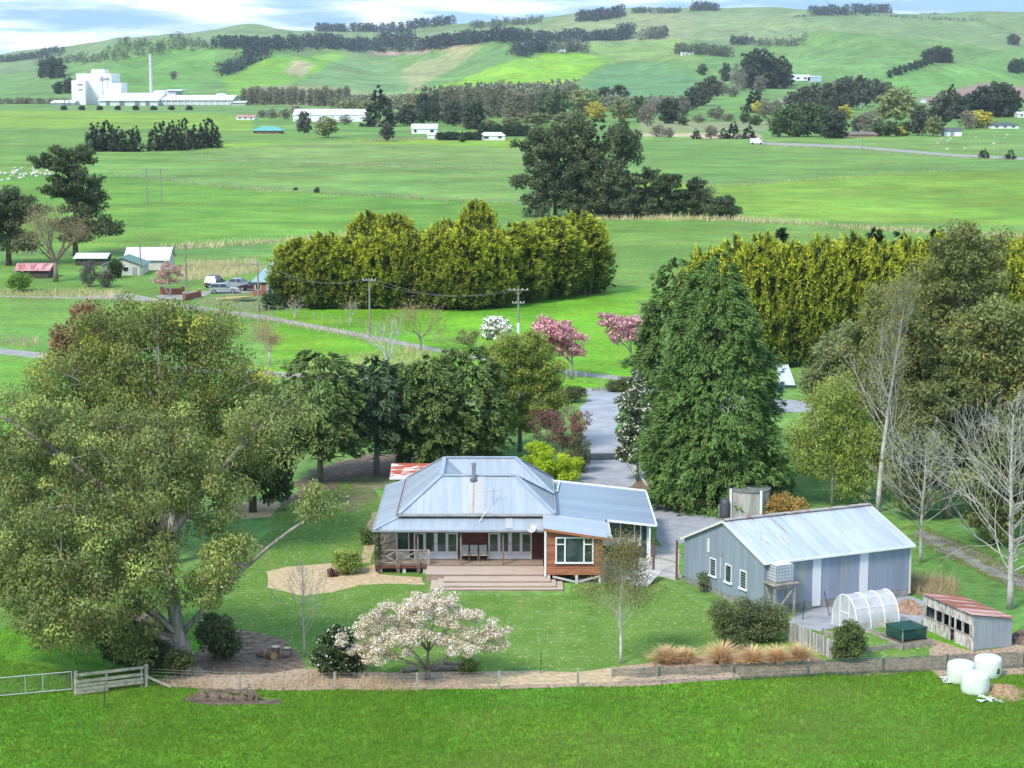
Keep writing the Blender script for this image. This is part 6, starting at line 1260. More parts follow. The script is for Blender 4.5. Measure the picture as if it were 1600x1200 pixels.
ORD = ['first', 'second', 'third', 'fourth', 'fifth', 'sixth', 'seventh', 'eighth', 'ninth', 'tenth', 'eleventh', 'twelfth']
for i, (x, b, t, w) in enumerate([(466,478,378,40),(508,480,370,38),(552,480,372,38),(597,480,366,38),(642,480,368,38),(688,480,362,40),(728,482,362,40),(768,479,368,34)]): gold_tree(i, x, b, t, w, '%s golden cypress from the left in the front row left of the lane' % ORD[i], 'golden cypress block, front row')
for i, (x, b, t, w, lb) in enumerate([(812,470,354,44,'golden cypress just right of the front row in the left block'), (862,464,346,48,'second golden cypress from the right end of the left block'), (905,457,340,44,'golden cypress at the right end of the left block'), (575,452,337,34,'golden cypress rising behind the left part of the front row'), (618,452,340,34,'golden cypress behind the front row, right of the taller pair'), (746,455,320,32,'pointed golden cypress standing above the middle of the left block'), (700,455,350,34,'low golden cypress just left of the pointed one')]): gold_tree(i+3, x, b, t, w, lb, 'golden cypress block, back and right end')
for i in range(12): gold_tree(i+1, 1098+46*i, 572-2*(i % 2), 388-6*(i % 3)+(10 if i == 0 else 0), 40+3*(i % 2), '%s golden cypress from the left in the tall hedge along the right' % ORD[i], 'golden hedge on the right')
# dark firs peeping above the right hedge
DK = [(.018,.034,.014), (.045,.075,.028)]
for i, (x, t, lb) in enumerate([(1213,366,'dark fir tip above the left part of the golden hedge'), (1362,360,'first of the dark fir tips above the middle of the golden hedge'), (1404,362,'bushy dark fir tip above the golden hedge left of the gum'), (1448,362,'dark fir tip close to the tall gum above the golden hedge')]):
    conifer('fir_tree', lb, x, 545, [(420,20),(395,13),(378,7),(t,1)], nb=70, per=8, k=4, Lf=.8, Wf=.22, lo=DK[0], tip=DK[1], seed=230+i, droop=-.1, group='dark firs behind the golden hedge')
# blossom and bare trees along the lane
blossom('pear_tree', 'white-blossomed tree beside the double-armed power pole', 778, 545, [(778,515,28,18),(770,505,16,10)], ((.60,.58,.53),(.80,.79,.76)), n=45, per=70, crad=.6, Ls=.3, Ws=.2, seed=240, r0=.12, leaf=((.10,.11,.05),(.2,.2,.1)), leafper=30)
blossom('pink_cherry_tree', 'deep pink blossoming cherry just right of the power pole', 893, 592, [(870,528,36,26),(850,510,22,12),(895,540,20,20)], ((.40,.17,.20),(.62,.36,.39)), n=70, per=85, crad=.7, Ls=.26, Ws=.17, seed=241, r0=.16, leaf=((.20,.09,.07),(.33,.16,.12)), leafper=25, tm=M_twig)
blossom('pink_cherry_tree', 'pink blossoming cherry against the big conifers', 985, 572, [(975,518,28,22),(950,500,16,12),(992,510,18,22)], ((.40,.19,.22),(.62,.40,.43)), n=60, per=80, crad=.65, Ls=.26, Ws=.17, seed=242, r0=.16, leaf=((.2,.1,.08),(.3,.17,.13)), leafper=25, tm=M_twig)
TWO = (.30,.19,.10), (.46,.31,.18)
spread_tree('bare_tree', 'white-stemmed bare tree with orange twig haze on the bank', 606, 580, 76, r0=.16, fork=.2, seed=243, tm=M_birch, depth=3, L0=.34, leaves=(8, .5, .22, .06, *TWO, 0), ang=.6)
spread_tree('bare_tree', 'small orange-twigged tree right of the lane pole', 657, 548, 62, r0=.12, fork=.3, seed=244, tm=M_dtwig, depth=3, L0=.3, leaves=(14, .5, .25, .08, (.22,.15,.07), (.36,.27,.14), 0), ang=.9)
spread_tree('bare_tree', 'round-headed russet bare tree alone in the left paddock', 421, 570, 56, r0=.11, fork=.35, seed=245, tm=M_twig, depth=3, L0=.26, leaves=(22, .45, .22, .07, (.27,.17,.09), (.40,.27,.15), 0), ang=.8)
spread_tree('bare_tree', 'small pale bare tree at the foot of the golden block', 460, 500, 30, r0=.08, fork=.3, seed=246, tm=M_twig, depth=2, L0=.35, leaves=(10, .4, .2, .07, (.25,.2,.12), (.36,.3,.2), 0))
spread_tree('bare_tree', 'small pale bare tree under the front row of golden cypresses', 548, 506, 32, r0=.08, fork=.3, seed=247, tm=M_twig, depth=2, L0=.35, leaves=(10, .4, .2, .07, (.22,.2,.1), (.34,.3,.18), 0))
bush('lane_shrub', 'scrubby bush with tan seed heads on the verge right of the lane pole', 735, 545, [(730,528,18,12)], n=16, per=70, crad=.6, Ls=.25, Ws=.1, lo=(.12,.14,.05), hi=(.28,.27,.13), seed=248)
bush('lane_shrub', 'dark shrub between the brick cottage and the golden block', 425, 484, [(422,470,16,12)], n=24, per=90, crad=.6, Ls=.22, Ws=.12, lo=(.025,.045,.018), hi=(.07,.11,.04), seed=249)

# neighbours' places
def gable(name, label, bx0, bx1, by, eave_px, ridge_px, depth, roofm, wallm, cat='house', wins=(), ridge='x', hip=0.0, over=.35, doors=(), chimney=None):
    """small building: front wall between two survey points, roof with ridge along x (or gable facing: 'y')"""
    a, b = hit(bx0, by), hit(bx1, by); s = scale_at(a.y, a.z); x0, x1 = a.x, b.x; y0 = a.y; y1 = y0+depth; z0 = min(a.z, b.z) - .2; ze = z0+.2+eave_px/s; zr = z0+.2+ridge_px/s; o = thing(name, label, cat, (x0, y0, z0))
    MB().box(x0, x1, y0, y1, z0, ze).build('wall', wallm, o)
    if ridge == 'x':
        ym = (y0+y1)/2; h = hip*(x1-x0)
        if hip == 0:
            for x in (x0, x1): MB().add([(x,y0,ze),(x,y1,ze),(x,ym,zr-.1)], [(0,1,2)]).build('gable_end', wallm, o)
        rl, rr2 = (x0-over*(hip == 0)+h, ym, zr), (x1+over*(hip == 0)-h, ym, zr); e = [(x0-over,y0-over,ze-.05),(x1+over,y0-over,ze-.05),(x1+over,y1+over,ze-.05),(x0-over,y1+over,ze-.05)]
        MB().slab([e[0], e[1], rr2, rl], .06).build('roof', roofm, o); MB().slab([e[2], e[3], rl, rr2], .06).build('roof', roofm, o)
        if hip: MB().slab([e[1], e[2], rr2], .06).build('roof', roofm, o); MB().slab([e[3], e[0], rl], .06).build('roof', roofm, o)
    else:
        xm = (x0+x1)/2
        for y in (y0, y1): MB().add([(x0,y,ze),(x1,y,ze),(xm,y,zr-.1)], [(0,1,2)]).build('gable_end', wallm, o)
        MB().slab([(x0-over,y0-over,ze-.05),(xm,y0-over,zr),(xm,y1+over,zr),(x0-over,y1+over,ze-.05)][::-1], .06).build('roof', roofm, o); MB().slab([(xm,y0-over,zr),(x1+over,y0-over,ze-.05),(x1+over,y1+over,ze-.05),(xm,y1+over,zr)][::-1], .06).build('roof', roofm, o)
    for (u, w, v0, v1) in wins:
        xa = x0+(x1-x0)*(u-w/2); xb = x0+(x1-x0)*(u+w/2); za = z0+.2+(ze-z0-.2)*v0; zb = z0+.2+(ze-z0-.2)*v1
        wd = MB().box(xa-.08, xb+.08, y0-.06, y0-.005, za-.08, zb+.08).build('window', M_white, o); MB().box(xa, xb, y0-.075, y0-.062, za, zb).build('pane', M_glass, wd)
    for (u, w) in doors: xa = x0+(x1-x0)*(u-w/2); xb = x0+(x1-x0)*(u+w/2); MB().box(xa, xb, y0-.05, y0-.006, z0, z0+.2+(ze-z0-.2)*.85).build('door', M_gut, o)
    if chimney: cx = x0+(x1-x0)*chimney; MB().box(cx-.3, cx+.3, (y0+y1)/2-.3, (y0+y1)/2+.3, zr-.6, zr+.9).build('chimney', M_brick, o)
    return o
M_brick = mat('red_brick', (.27,.10,.065), (.38,.16,.105), 9, .9); M_roofw = mat('white_iron', (.56,.60,.63), (.64,.67,.69), .8, .5, stretch=(3, .3, 1)); M_teal = mat('teal_iron', (.20,.33,.33), (.27,.41,.41), 1.2, .5, stretch=(3, .4, 1)); M_stucco = mat('pale_stucco', (.52,.52,.47), (.60,.60,.55), 1.2, .8); M_grn = mat('green_iron', (.10,.19,.15), (.15,.25,.20), 1, .6); M_redr = mat('faded_red_iron', (.34,.09,.09), (.58,.36,.36), .9, .7, stretch=(3, .4, 1)); M_darkw = mat('dark_shed_wood', (.05,.042,.036), (.10,.085,.07), 3, .9)
gable('cottage', 'pale cottage with a long white iron roof at the left by the lane', 196, 262, 422, 16, 33, 7.0, M_roofw, M_stucco, wins=((.42,.16,.35,.85),), ridge='x')
gable('cottage', 'cottage wing with green roof and gable facing the lane', 160, 222, 430, 15, 27, 6.0, M_grn, M_stucco, ridge='y', doors=((.82,.12),), wins=((.6,.12,.4,.85),))
gable('farm_shed', 'low grey outbuilding behind the bare willow at the left', 118, 165, 415, 12, 18, 5.0, M_roofw, M_darkw, cat='shed')
gable('farm_shed', 'dark timber shed with faded red roof at the far left', 26, 76, 435, 13, 22, 4.5, M_redr, M_darkw, cat='shed', ridge='x')
gable('brick_house', 'red brick house with teal roof at the left end of the golden block', 396, 470, 462, 22, 52, 9.0, M_teal, M_brick, wins=((.10,.1,.45,.9),(.36,.08,.1,.85)), hip=.35, doors=((.3,.07),))
def wall_(name, label, x0, y0, x1, y1, h, t=.25):
    a, b = G(x0, y0), G(x1, y1); o = thing(name, label, 'wall', a); MB().bar(a+Vector((0,0,h/2)), b+Vector((0,0,h/2)), t, h).build('brickwork', M_brick, o)
    for c in (a, b): MB().box(c.x-.22, c.x+.22, c.y-.22, c.y+.22, 0, h+.25).build('pillar', M_brick, o); MB().box(c.x-.26, c.x+.26, c.y-.26, c.y+.26, h+.25, h+.33).build('cap', M_conc, o)
wall_('brick_wall', 'low red brick gate wall left of the gateway', 253, 460, 286, 460, .85); wall_('brick_wall', 'low red brick gate wall right of the gateway', 288, 470, 312, 464, .85)
# cars
M_tyre = mat('tyre', (.018,.018,.019), (.03,.03,.03), 5, .9); M_rim = mat('rim', (.38,.39,.40), (.45,.46,.47), 5, .4, metal=.6); M_lampr = mat('tail_lamp', (.35,.02,.02), (.42,.03,.03), 5, .3); M_lampw = mat('head_lamp', (.60,.62,.64), (.7,.72,.74), 5, .2)
def car(name, label, bx, by, ang, paint, L_=4.3, Wd_=1.72, suv=False, sedan=False):
    c = G(bx, by); o = thing(name, label, 'car', c, rz=ang, group='cars parked by the brick house'); h = 1.0 if suv else .88; rf_ = 1.75 if suv else 1.45; x = L_/2; w = Wd_/2
    pr = [(-x,.32),(-x,.75),(-x+.12,h),(-x+.9,h+.04),(x-1.15,h),(x-.2,h-.18),(x,.62),(x,.32)]; n = len(pr)
    MB().add([(a,-w,b) for a, b in pr]+[(a,w,b) for a, b in pr], [tuple(range(n)), tuple(range(2*n-1, n-1, -1))]+[(i, i+n, (i+1)%n+n, (i+1)%n) for i in range(n)]).build('body', paint, o, False)
    b0 = -x+.08 if not sedan else -x+.75; t0 = b0+(.35 if not sedan else .5); t1 = x-1.9; b1 = x-1.15
    cb = [(b0,-w+.04,h-.01),(b1,-w+.04,h-.01),(b1,w-.04,h-.01),(b0,w-.04,h-.01),(t0,-w+.22,rf_-.06),(t1,-w+.22,rf_-.06),(t1,w-.22,rf_-.06),(t0,w-.22,rf_-.06)]
    g = MB().add(cb, [(0,1,5,4),(1,2,6,5),(2,3,7,6),(3,0,4,7)]).build('glasshouse', M_glass, o, False)
    MB().add([(t0-.04,-w+.2,rf_-.065),(t1+.05,-w+.2,rf_-.065),(t1+.05,w-.2,rf_-.065),(t0-.04,w-.2,rf_-.065),(t0+.06,-w+.27,rf_),(t1-.06,-w+.27,rf_),(t1-.06,w-.27,rf_),(t0+.06,w-.27,rf_)], [(0,3,2,1),(4,5,6,7),(0,1,5,4),(1,2,6,5),(2,3,7,6),(3,0,4,7)]).build('roof', paint, o, False)
    for s in (-1, 1):
        m_ = MB()
        for xb, xt in ((b0+.02,t0+.02),(b1-.02,t1-.02),((b0+b1)/2,(t0+t1)/2)): m_.bar((xb,s*(w-.035),h),(xt,s*(w-.215),rf_-.05),.07,.05)
        m_.build('pillar', paint, o, False)
        for xx in (-x+.75, x-.8):
            wh = MB().tube([(xx,s*(w-.16),.31),(xx,s*(w+.015),.31)], .31, 16).build('wheel', M_tyre, o, False); MB().tube([(xx,s*(w+.0),.31),(xx,s*(w+.03),.31)], .2, 12).build('rim', M_rim, wh, False)
        MB().box(-x-.02, -x+.1, s*.55-.15, s*.55+.15, .65, .85).build('tail_lamp', M_lampr, o, False); MB().box(x-.1, x+.015, s*.6-.16, s*.6+.16, .55, .68).build('head_lamp', M_lampw, o, False)
        MB().box(t1+.15, t1+.35, s*(w+.02)-.06, s*(w+.02)+.06, h, h+.14).build('mirror', paint, o, False)
M_silver = mat('silver_paint', (.44,.455,.47), (.48,.495,.51), 2, .3, metal=.4, spec=.6); M_blue = mat('navy_paint', (.045,.055,.10), (.06,.07,.12), 2, .3, spec=.6); M_maroon = mat('dark_maroon_paint', (.03,.016,.022), (.045,.025,.03), 2, .3, spec=.6); M_sil2 = mat('grey_blue_paint', (.34,.37,.42), (.38,.41,.46), 2, .3, metal=.4, spec=.6)
car('hatchback_car', 'silver hatchback car parked in front', 350, 458, math.radians(6), M_silver, 4.2); car('sedan_car', 'grey-blue sedan car parked behind the silver hatchback', 374, 450, math.radians(-12), M_sil2, 4.5, sedan=True)
car('wagon_car', 'dark blue four-wheel-drive seen from behind on the left of the parked cars', 336, 448, math.radians(78), M_blue, 4.3, suv=True); car('hatchback_car', 'dark maroon car with its bonnet up beside the brick house', 394, 454, math.radians(172), M_maroon, 4.1)
cc = G(390, 454); 
# kayaks and bits on the lawn
for i, (x, y, a, col_, lb) in enumerate(((357,469,.1,(.62,.50,.20),'yellow kayak on the lawn before the parked cars, left one'), (374,467,.15,(.60,.46,.18),'yellow kayak on the lawn, behind the left one'), (383,471,.1,(.10,.16,.13),'dark green kayak on the lawn at the right'))):
    c = G(x, y); o = thing('kayak', lb, 'kayak', c, rz=a, group='kayaks on the lawn'); n = 10; vs = []; L_ = 2.3
    for j in range(n+1):
        u = -1+2*j/n; w = .36*(1-u*u)**.7+.01; z = .05+.12*u*u
        for yy, zz in ((-w,.26+z*.6),(-w*.6,.0+z),(w*.6,.0+z),(w,.26+z*.6)): vs.append((u*L_/1.3, yy, zz))
    MB().add(vs, [(4*j+k, 4*j+4+k, 4*j+5+k, 4*j+1+k) for j in range(n) for k in range(3)] + [(4*j+3, 4*j+7, 4*j+4, 4*j) for j in range(n) if not 3 <= j <= 6]).build('hull', mat('kayak_%d' % i, col_, tuple(min(1, k*1.15) for k in col_), 3, .4), o, False)
    MB().box(-.3, .2, -.2, .2, .14, .2).build('seat', M_tyre, o, False)
# trees round the cottage
def macro(name, label, bx, by, lobes, seed, n=70, cat='tree', **kw):
    k = dict(per=170, crad=1.5, Ls=.75, Ws=.2, lo=(.032,.048,.024), hi=(.098,.125,.054), r0=.5, tmat=M_brown, flat=.5, droop=-.2); k.update(kw)
    return broad(name, label, bx, by, lobes, nclump=n, seed=seed, cat=cat, **k)
macro('macrocarpa_tree', 'tall dark macrocarpa with layered branches at the left above the cottage', 118, 400, [(115,250,34,24),(85,258,34,14),(125,290,40,26),(140,330,38,26),(120,360,40,20),(165,355,26,16),(95,300,26,16)], 250, 100)
macro('macrocarpa_tree', 'dark macrocarpa with flat dense crown at the left edge', 14, 415, [(10,315,40,18),(40,330,38,20),(5,350,36,24),(30,375,34,16),(-20,330,40,30)], 251, 80)
spread_tree('willow_tree', 'big tan leafless willow in front of the macrocarpas', 87, 440, 105, r0=.35, fork=.28, n0=7, seed=252, tm=M_dtwig, depth=4, L0=.25, ang=.85, minr=.012, leaves=(26, .8, .3, .06, (.22,.17,.085), (.36,.285,.155), 0))
blossom('pink_cherry_tree', 'pink half-bare tree at the brick gateway', 266, 462, [(266,428,24,16),(250,438,14,10)], ((.40,.22,.21),(.56,.36,.34)), n=36, per=45, crad=.6, Ls=.25, Ws=.14, seed=253, r0=.12, leaf=((.25,.16,.12),(.35,.25,.19)), leafper=30, tm=M_twig)
bush('clipped_bush', 'egg-shaped clipped green bush before the cottage', 181, 434, [(181,420,10,13)], n=30, per=130, crad=.55, Ls=.22, Ws=.14, lo=(.03,.055,.012), hi=(.09,.13,.03), seed=254)
bush('bright_bush', 'bright green rounded bush at the far left by the red-roofed shed', 31, 455, [(31,440,18,12)], n=40, per=110, crad=.7, Ls=.24, Ws=.14, lo=(.07,.14,.02), hi=(.16,.27,.05), seed=255)
bush('grey_bush', 'purplish grey thicket in front of the cottage, left one', 140, 448, [(140,428,13,18)], n=30, per=110, crad=.65, Ls=.22, Ws=.08, lo=(.06,.05,.05), hi=(.15,.13,.12), seed=256)
bush('grey_bush', 'purplish grey thicket in front of the cottage, right one', 166, 449, [(166,434,12,13)], n=26, per=110, crad=.6, Ls=.22, Ws=.08, lo=(.06,.055,.045), hi=(.15,.14,.11), seed=257)
# ---- pines in the middle of the plain
PN = dict(lo=(.048,.066,.036), hi=(.150,.175,.084), per=150, crad=1.5, Ls=.8, Ws=.26, r0=.45, flat=.8, droop=-.2)
macro('pine_tree', 'massive dark pine on the left of the group on the plain', 868, 339, [(868,225,34,28),(850,250,34,30),(880,270,40,36),(860,300,38,34),(840,318,30,20),(885,318,34,20),(840,215,20,14),(815,285,16,10),(815,240,18,14)], 260, 140, **PN)
macro('pine_tree', 'tallest dark pine in the middle of the group on the plain', 908, 338, [(900,205,32,22),(915,240,36,34),(905,280,42,38),(920,312,40,28)], 261, 120, **PN)
conifer('pine_tree', 'slim spire-topped pine behind the group on the plain', 935, 338, [(320,22),(280,24),(240,18),(205,9),(183,1)], nb=130, per=9, k=4, Lf=1.0, Wf=.3, lo=PN['lo'], tip=PN['hi'], seed=262, droop=-.1)
macro('pine_tree', 'open-branched pine on the right of the group on the plain', 966, 340, [(970,215,26,18),(975,250,28,22),(960,285,30,24),(985,235,18,14),(955,312,34,26),(985,318,28,20)], 263, 100, **PN)
for i, (x, b, t, w, lb) in enumerate([(955,339,278,26,'low dark conifer at the foot of the big pines'), (1008,339,262,32,'broad dark conifer right of the big pines'), (1046,337,270,28,'middle dark conifer in the tail of the pine group'), (1086,337,278,28,'dark conifer near the right end of the pine group'), (1130,341,304,26,'low rounded dark conifer at the right end of the pine group')]):
    macro('macrocarpa_tree', lb, x, b, [(x,(b+t)/2+6,w,(b-t)/2-8),(x,t+14,w*.6,12),(x,b-14,w*.9,12)], 270+i, 85, lo=(.034,.054,.026), hi=(.105,.135,.058), crad=1.1, per=120, Ls=.6, Ws=.2, dmin=.7)
bush('bare_thicket', 'greyish bare thicket among the conifers right of the pines', 1108, 336, [(1104,300,14,16)], n=20, per=80, crad=.9, Ls=.35, Ws=.1, lo=(.10,.08,.07), hi=(.2,.17,.15), seed=276)
# ------------------------------------------------------------------ far distance
SPC = {}
def proto(key, kind, lo, hi, seed, n=90, per=26, Ls=1.5, Ws=.8, tm=None, w=1.0, trunk=.16):
    """prototype 10 m tall, 2w*5 m wide; scaled to each far tree"""
    rg = np.random.default_rng(seed); mb = MB()
    if kind == 'cone':
        V, K = conifer_mesh(rg, [(.3,2.6*w),(2,2.9*w),(5,2.1*w),(8,.9*w),(10,.05)], 90, 7, 3, 1.1, .42, lo, hi, droop=-.12, spread=.6, lump=.12, inner=.35, width=.8, thick=2); me = np_mesh('crown', V, np.arange(len(V)).reshape(-1, 4), LEAFD, K)
    else:
        if kind == 'round': Lb = [(0,0,6.0,3.5,3.5,3.3),(-1.6,0,3.8,2.6,2.8,2.6),(1.8,.3,4.2,2.6,2.8,2.6),(.3,0,8.1,2.2,2.2,1.7),(0,0,2.2,3.0,3.0,1.8)]
        elif kind == 'tall': Lb = [(0,0,5,1.9,1.9,4.2),(.3,0,8,1.4,1.4,1.8),(-.5,0,3,1.8,1.8,2.2),(.2,0,1.6,1.8,1.8,1.5)]
        elif kind == 'pine': Lb = [(0,0,7.6,2.6,2.6,2.1),(-1.6,.2,5.8,2.4,2.4,1.7),(1.6,-.2,5.4,2.6,2.6,1.7),(.2,0,3.6,3.2,3.2,2.0),(0,0,1.6,3.2,3.2,1.5)]
        else: Lb = [(0,0,2.6,3.8,3.8,2.5),(0,0,1.2,4.2,4.2,1.2)]
        Lb = [(a*w, b*w, c, d*w, e*w, f) for a, b, c, d, e, f in Lb]; Cn = in_lobes(rg, Lb, n*5, .42); Cn = Cn[(Cn[:, 2] > .4) & (Cn[:, 2] < 9.7)]; Cn = thin(Cn, .8)[:n]
        me = leaf_mesh('crown', [clump_leaves(rg, Cn, .95, per, Ls*.55, Ws*.55, lo, hi, jit=.12, up=.6)], LEAF)
        if kind in ('tall', 'round', 'pine'):
            for t in Cn[::6]: mb.tube(curve((0,0,2.0), t, (0,0,.5), 3), [.10,.07,.05,.02], 4, cap=False)
    mb.tube([(0,0,-.4),(.05,0,3),(0,.1,7.5)], [trunk*1.6, trunk*1.2, trunk*.3], 6); tme = bpy.data.meshes.new('trunk'); tme.from_pydata(mb.v, [], mb.f); tme.materials.append(tm or M_brown)
    SPC.setdefault(key, []).append((me, tme, {'cone': 5.6, 'round': 7.6, 'tall': 4.6, 'pine': 7.2, 'shrub': 8.0}[kind]*w, 4.9 if kind == 'shrub' else 10.0))
for i in range(3):
    proto('P', 'pine', (.026,.040,.026), (.082,.105,.060), 300+i); proto('S', 'cone', (.024,.040,.024), (.070,.095,.052), 310+i)
    proto('D', 'round', (.042,.050,.034), (.125,.135,.088), 320+i); proto('G', 'round', (.045,.080,.030), (.125,.180,.070), 330+i)
    proto('B', 'tall', (.12,.118,.078), (.25,.24,.155), 340+i, n=80, per=26, Ls=1.5, Ws=.45, tm=M_twig); proto('R', 'round', (.125,.113,.085), (.245,.222,.165), 345+i, n=80, per=26, Ls=1.5, Ws=.45, tm=M_twig)
    proto('W', 'round', (.13,.15,.055), (.27,.29,.12), 350+i, per=24, tm=M_twig); proto('Y', 'round', (.30,.27,.04), (.50,.45,.09), 360+i, tm=M_twig)
    proto('H', 'shrub', (.020,.036,.018), (.06,.09,.04), 370+i)
NM = {'P': ('pine_tree', 'dark pine'), 'S': ('spruce_tree', 'dark spruce'), 'D': ('evergreen_tree', 'dark grey-green evergreen'), 'G': ('broadleaf_tree', 'mid-green leafy tree'), 'B': ('poplar_tree', 'bare greyish poplar'), 'R': ('bare_tree', 'bare grey-brown tree'), 'W': ('willow_tree', 'pale yellow-green willow'), 'Y': ('willow_tree', 'bright yellow willow'), 'H': ('hedge_bush', 'dark clipped hedge bush')}
FTN = [0]
def ftree(sp, x, y, h, w, where, group=None, label=None):
    FTN[0] += 1; i = FTN[0]; p = hit(x, y); s = scale_at(p.y, p.z); me, tme, pw, ph = SPC[sp][i % 3]; nm, ds = NM[sp]
    o = thing(nm, label or (ds + ' ' + where), 'tree', p, rz=(i*2.39) % 6.28, group=group); sx = w*1.18/s/pw; sz = h*1.14/s/ph
    for n_, m_ in (('crown', me), ('trunk', tme)): c = link(n_, m_, o); c.scale = (sx, sx, sz)
def fgroup(sp, lst, where, group):
    for k, (x, y, h, w) in enumerate(sorted(lst)):
        lb = '%s %s from the left %s' % (ORD[k], NM[sp][1], where) if len(lst) <= 12 else None
        ftree(sp, x, y, h, w, where, group, lb if lb and len(lb.split()) <= 16 else None)
fgroup('S', [(146,237,40,22),(157,236,39,20),(167,236,42,20),(176,236,36,20),(187,237,34,22),(201,237,30,20),(212,237,36,18)], 'in the left clump on the plain before the factory', 'left spruce clump')
fgroup('S', [(242,236,38,18),(254,235,40,20),(268,235,42,20),(278,235,41,18),(289,235,44,18),(303,233,34,22),(318,231,38,20),(328,230,40,20),(336,231,34,16)], 'in the right clump on the plain before the factory', 'right spruce clump')
fgroup('B', [(382+10*i, 163+(i % 2), 23+2*(i % 3), 13) for i in range(10)], 'in the row right of the factory', 'poplar row right of the factory')
fgroup('B', [(486+11*i, 165+(i % 2), 24+2*(i % 3), 15) for i in range(6)], 'in the row behind the long white shed', 'poplar row behind the long shed')
fgroup('R', [(425,186,14,18),(446,187,16,20),(462,182,16,18),(540,195,14,20),(410,184,12,14)], 'beside the long white shed', 'bare trees by the long shed')
for a in [('S',593,198,56,36,'standing tall at the right end of the long white shed'),('D',475,208,30,24,'alone in the field between the teal roof and the long shed'),('W',513,215,30,38,'bushy and round in front of the long white shed'),('D',605,221,28,20,'in front of the white farmhouse, left of it'),('D',636,196,30,34,'behind the white farmhouse, spreading'),('P',663,193,44,24,'behind the white farmhouse, tallest'),('P',679,191,44,16,'narrow, just right of the tallest behind the white farmhouse'),('D',708,197,36,34,'left of the gravel track behind the hedge'),('P',742,202,42,36,'leaning over the hedge near the white bungalow'),('P',752,160,20,20,'small, up behind the bare poplars in the centre'),('P',562,170,12,12,'tiny, left of the tall conifer'),
          ('Y',930,190,28,32,'just above the centre pines'),('W',912,181,38,46,'left of the bright yellow one above the centre pines'),('W',973,190,34,36,'right of the centre pines'),('G',870,188,44,38,'behind the centre pines, left of the willows'),('G',850,184,36,26,'beside the bare poplars in the centre'),('G',998,192,38,20,'narrow, right of the willow by the pines'),('P',946,166,28,26,'on the rise behind the yellow willow'),('D',968,168,32,26,'on the rise right of the yellow willow'),('P',1046,193,36,36,'rounded, beside the grassy knoll on the right'),('R',1062,188,34,28,'behind the rounded pine by the knoll'),('R',1012,198,34,26,'in scrub right of the willow'),('R',1022,180,24,30,'in scrub left of the knoll'),
          ('S',1178,176,34,24,'left of the big green trees on the right'),('Y',1187,180,20,22,'small, below the wooded hill on the right'),('Y',1318,190,24,24,'in front of the dark gully trees'),('W',1400,192,52,54,'large, right of the bright green paddock'),('P',1304,216,40,42,'at the right end of the big green trees'),('D',1435,212,42,32,'left of the white solar-roofed shed'),('S',1486,184,46,22,'pointed, above the yellow willow on the far right'),('Y',1530,200,26,36,'above the white shed on the far right'),('R',1512,202,28,26,'left of the far right yellow willow'),('W',1458,213,28,30,'low, left of the white solar-roofed shed'),('D',1470,202,54,36,'tall, behind the white solar-roofed shed'),('R',1362,209,34,36,'behind the low brown-roofed house'),('D',1340,207,24,20,'beside the low brown-roofed house'),
          ('S',1537,247,13,14,'tiny and clipped, left of the far roadside pole'),('S',1579,249,13,14,'tiny and clipped, right of the far roadside pole'),('Y',1405,213,14,16,'tiny and round by the low brown-roofed house'),('D',1583,71,16,18,'alone on the right-hand hillside'),('R',272,124,12,13,'alone on the slope behind the factory chimney'),('G',1097,118,16,15,'alone on the slope left of the wooded hill'),('P',1134,127,26,16,'at the left edge of the wooded hill'),('D',605,205,12,16,'low in front of the tall conifer'),('G',722,222,10,12,'small and round left of the white bungalow')]: ftree(*a)
fgroup('B', [(690,190,46,18),(702,190,50,20),(716,190,52,20),(730,188,50,20),(745,186,44,18),(768,184,46,20),(782,184,52,20),(798,188,44,22),(812,188,40,24),(828,186,36,22),(842,180,34,18),(886,168,34,18),(897,166,32,18),(668,178,32,18),(652,178,28,18),(640,176,26,18)], 'in the long belt at the foot of the hills', 'bare poplar belt at the foot of the hills')
fgroup('W', [(640,182,20,26),(545,178,18,30),(575,178,20,26),(735,202,12,26),(800,198,14,30),(840,196,18,40),(885,194,18,36),(765,200,12,26)], 'in the scrub at the foot of the hills', 'willow scrub at the foot of the hills')
fgroup('D', [(1080,172,32,26),(1095,166,34,28),(1110,156,34,28),(1066,180,26,22)], 'climbing the gully left of the wooded hill', 'gully evergreens')
fgroup('P', [(1168,138,50,30),(1182,138,58,36),(1198,138,50,36),(1214,138,44,36),(1226,134,34,26)], 'on top of the wooded hill above the white house', 'pines on the wooded hill')
fgroup('R', [(1150,140,36,16),(1160,144,34,16),(1188,148,28,22),(1128,150,20,22),(1146,152,16,18)], 'on the left flank of the wooded hill', 'bare trees on the wooded hill')
fgroup('R', [(1196,186,28,26),(1212,184,26,26),(1120,188,20,26),(1138,190,12,18),(1092,192,12,20)], 'below the wooded hill', 'bare trees below the wooded hill')
fgroup('G', [(1218,214,40,34),(1240,214,46,36),(1262,213,46,36),(1284,213,44,36)], 'in the big green clump by the far road', 'green clump by the far road')
fgroup('D', [(1238,172,26,24),(1256,174,36,28),(1272,178,42,28),(1290,180,46,28),(1306,178,48,30),(1322,172,46,30),(1338,168,46,28),(1352,166,40,26),(1370,162,34,24),(1384,161,30,22)], 'in the dark belt above the green clump', 'dark belt above the green clump')
fgroup('G', [(1372,213,18,24),(1390,213,22,26),(1412,212,18,22),(1180,196,14,20),(1165,192,14,20),(1068,196,12,16)], 'low, along the far road', 'low green trees by the far road')
fgroup('P', [(1498,186,36,34),(1518,184,34,30),(1536,184,46,36),(1552,183,50,36),(1568,183,48,36),(1582,182,38,30)], 'in the dark grove at the far right', 'dark grove at the far right')
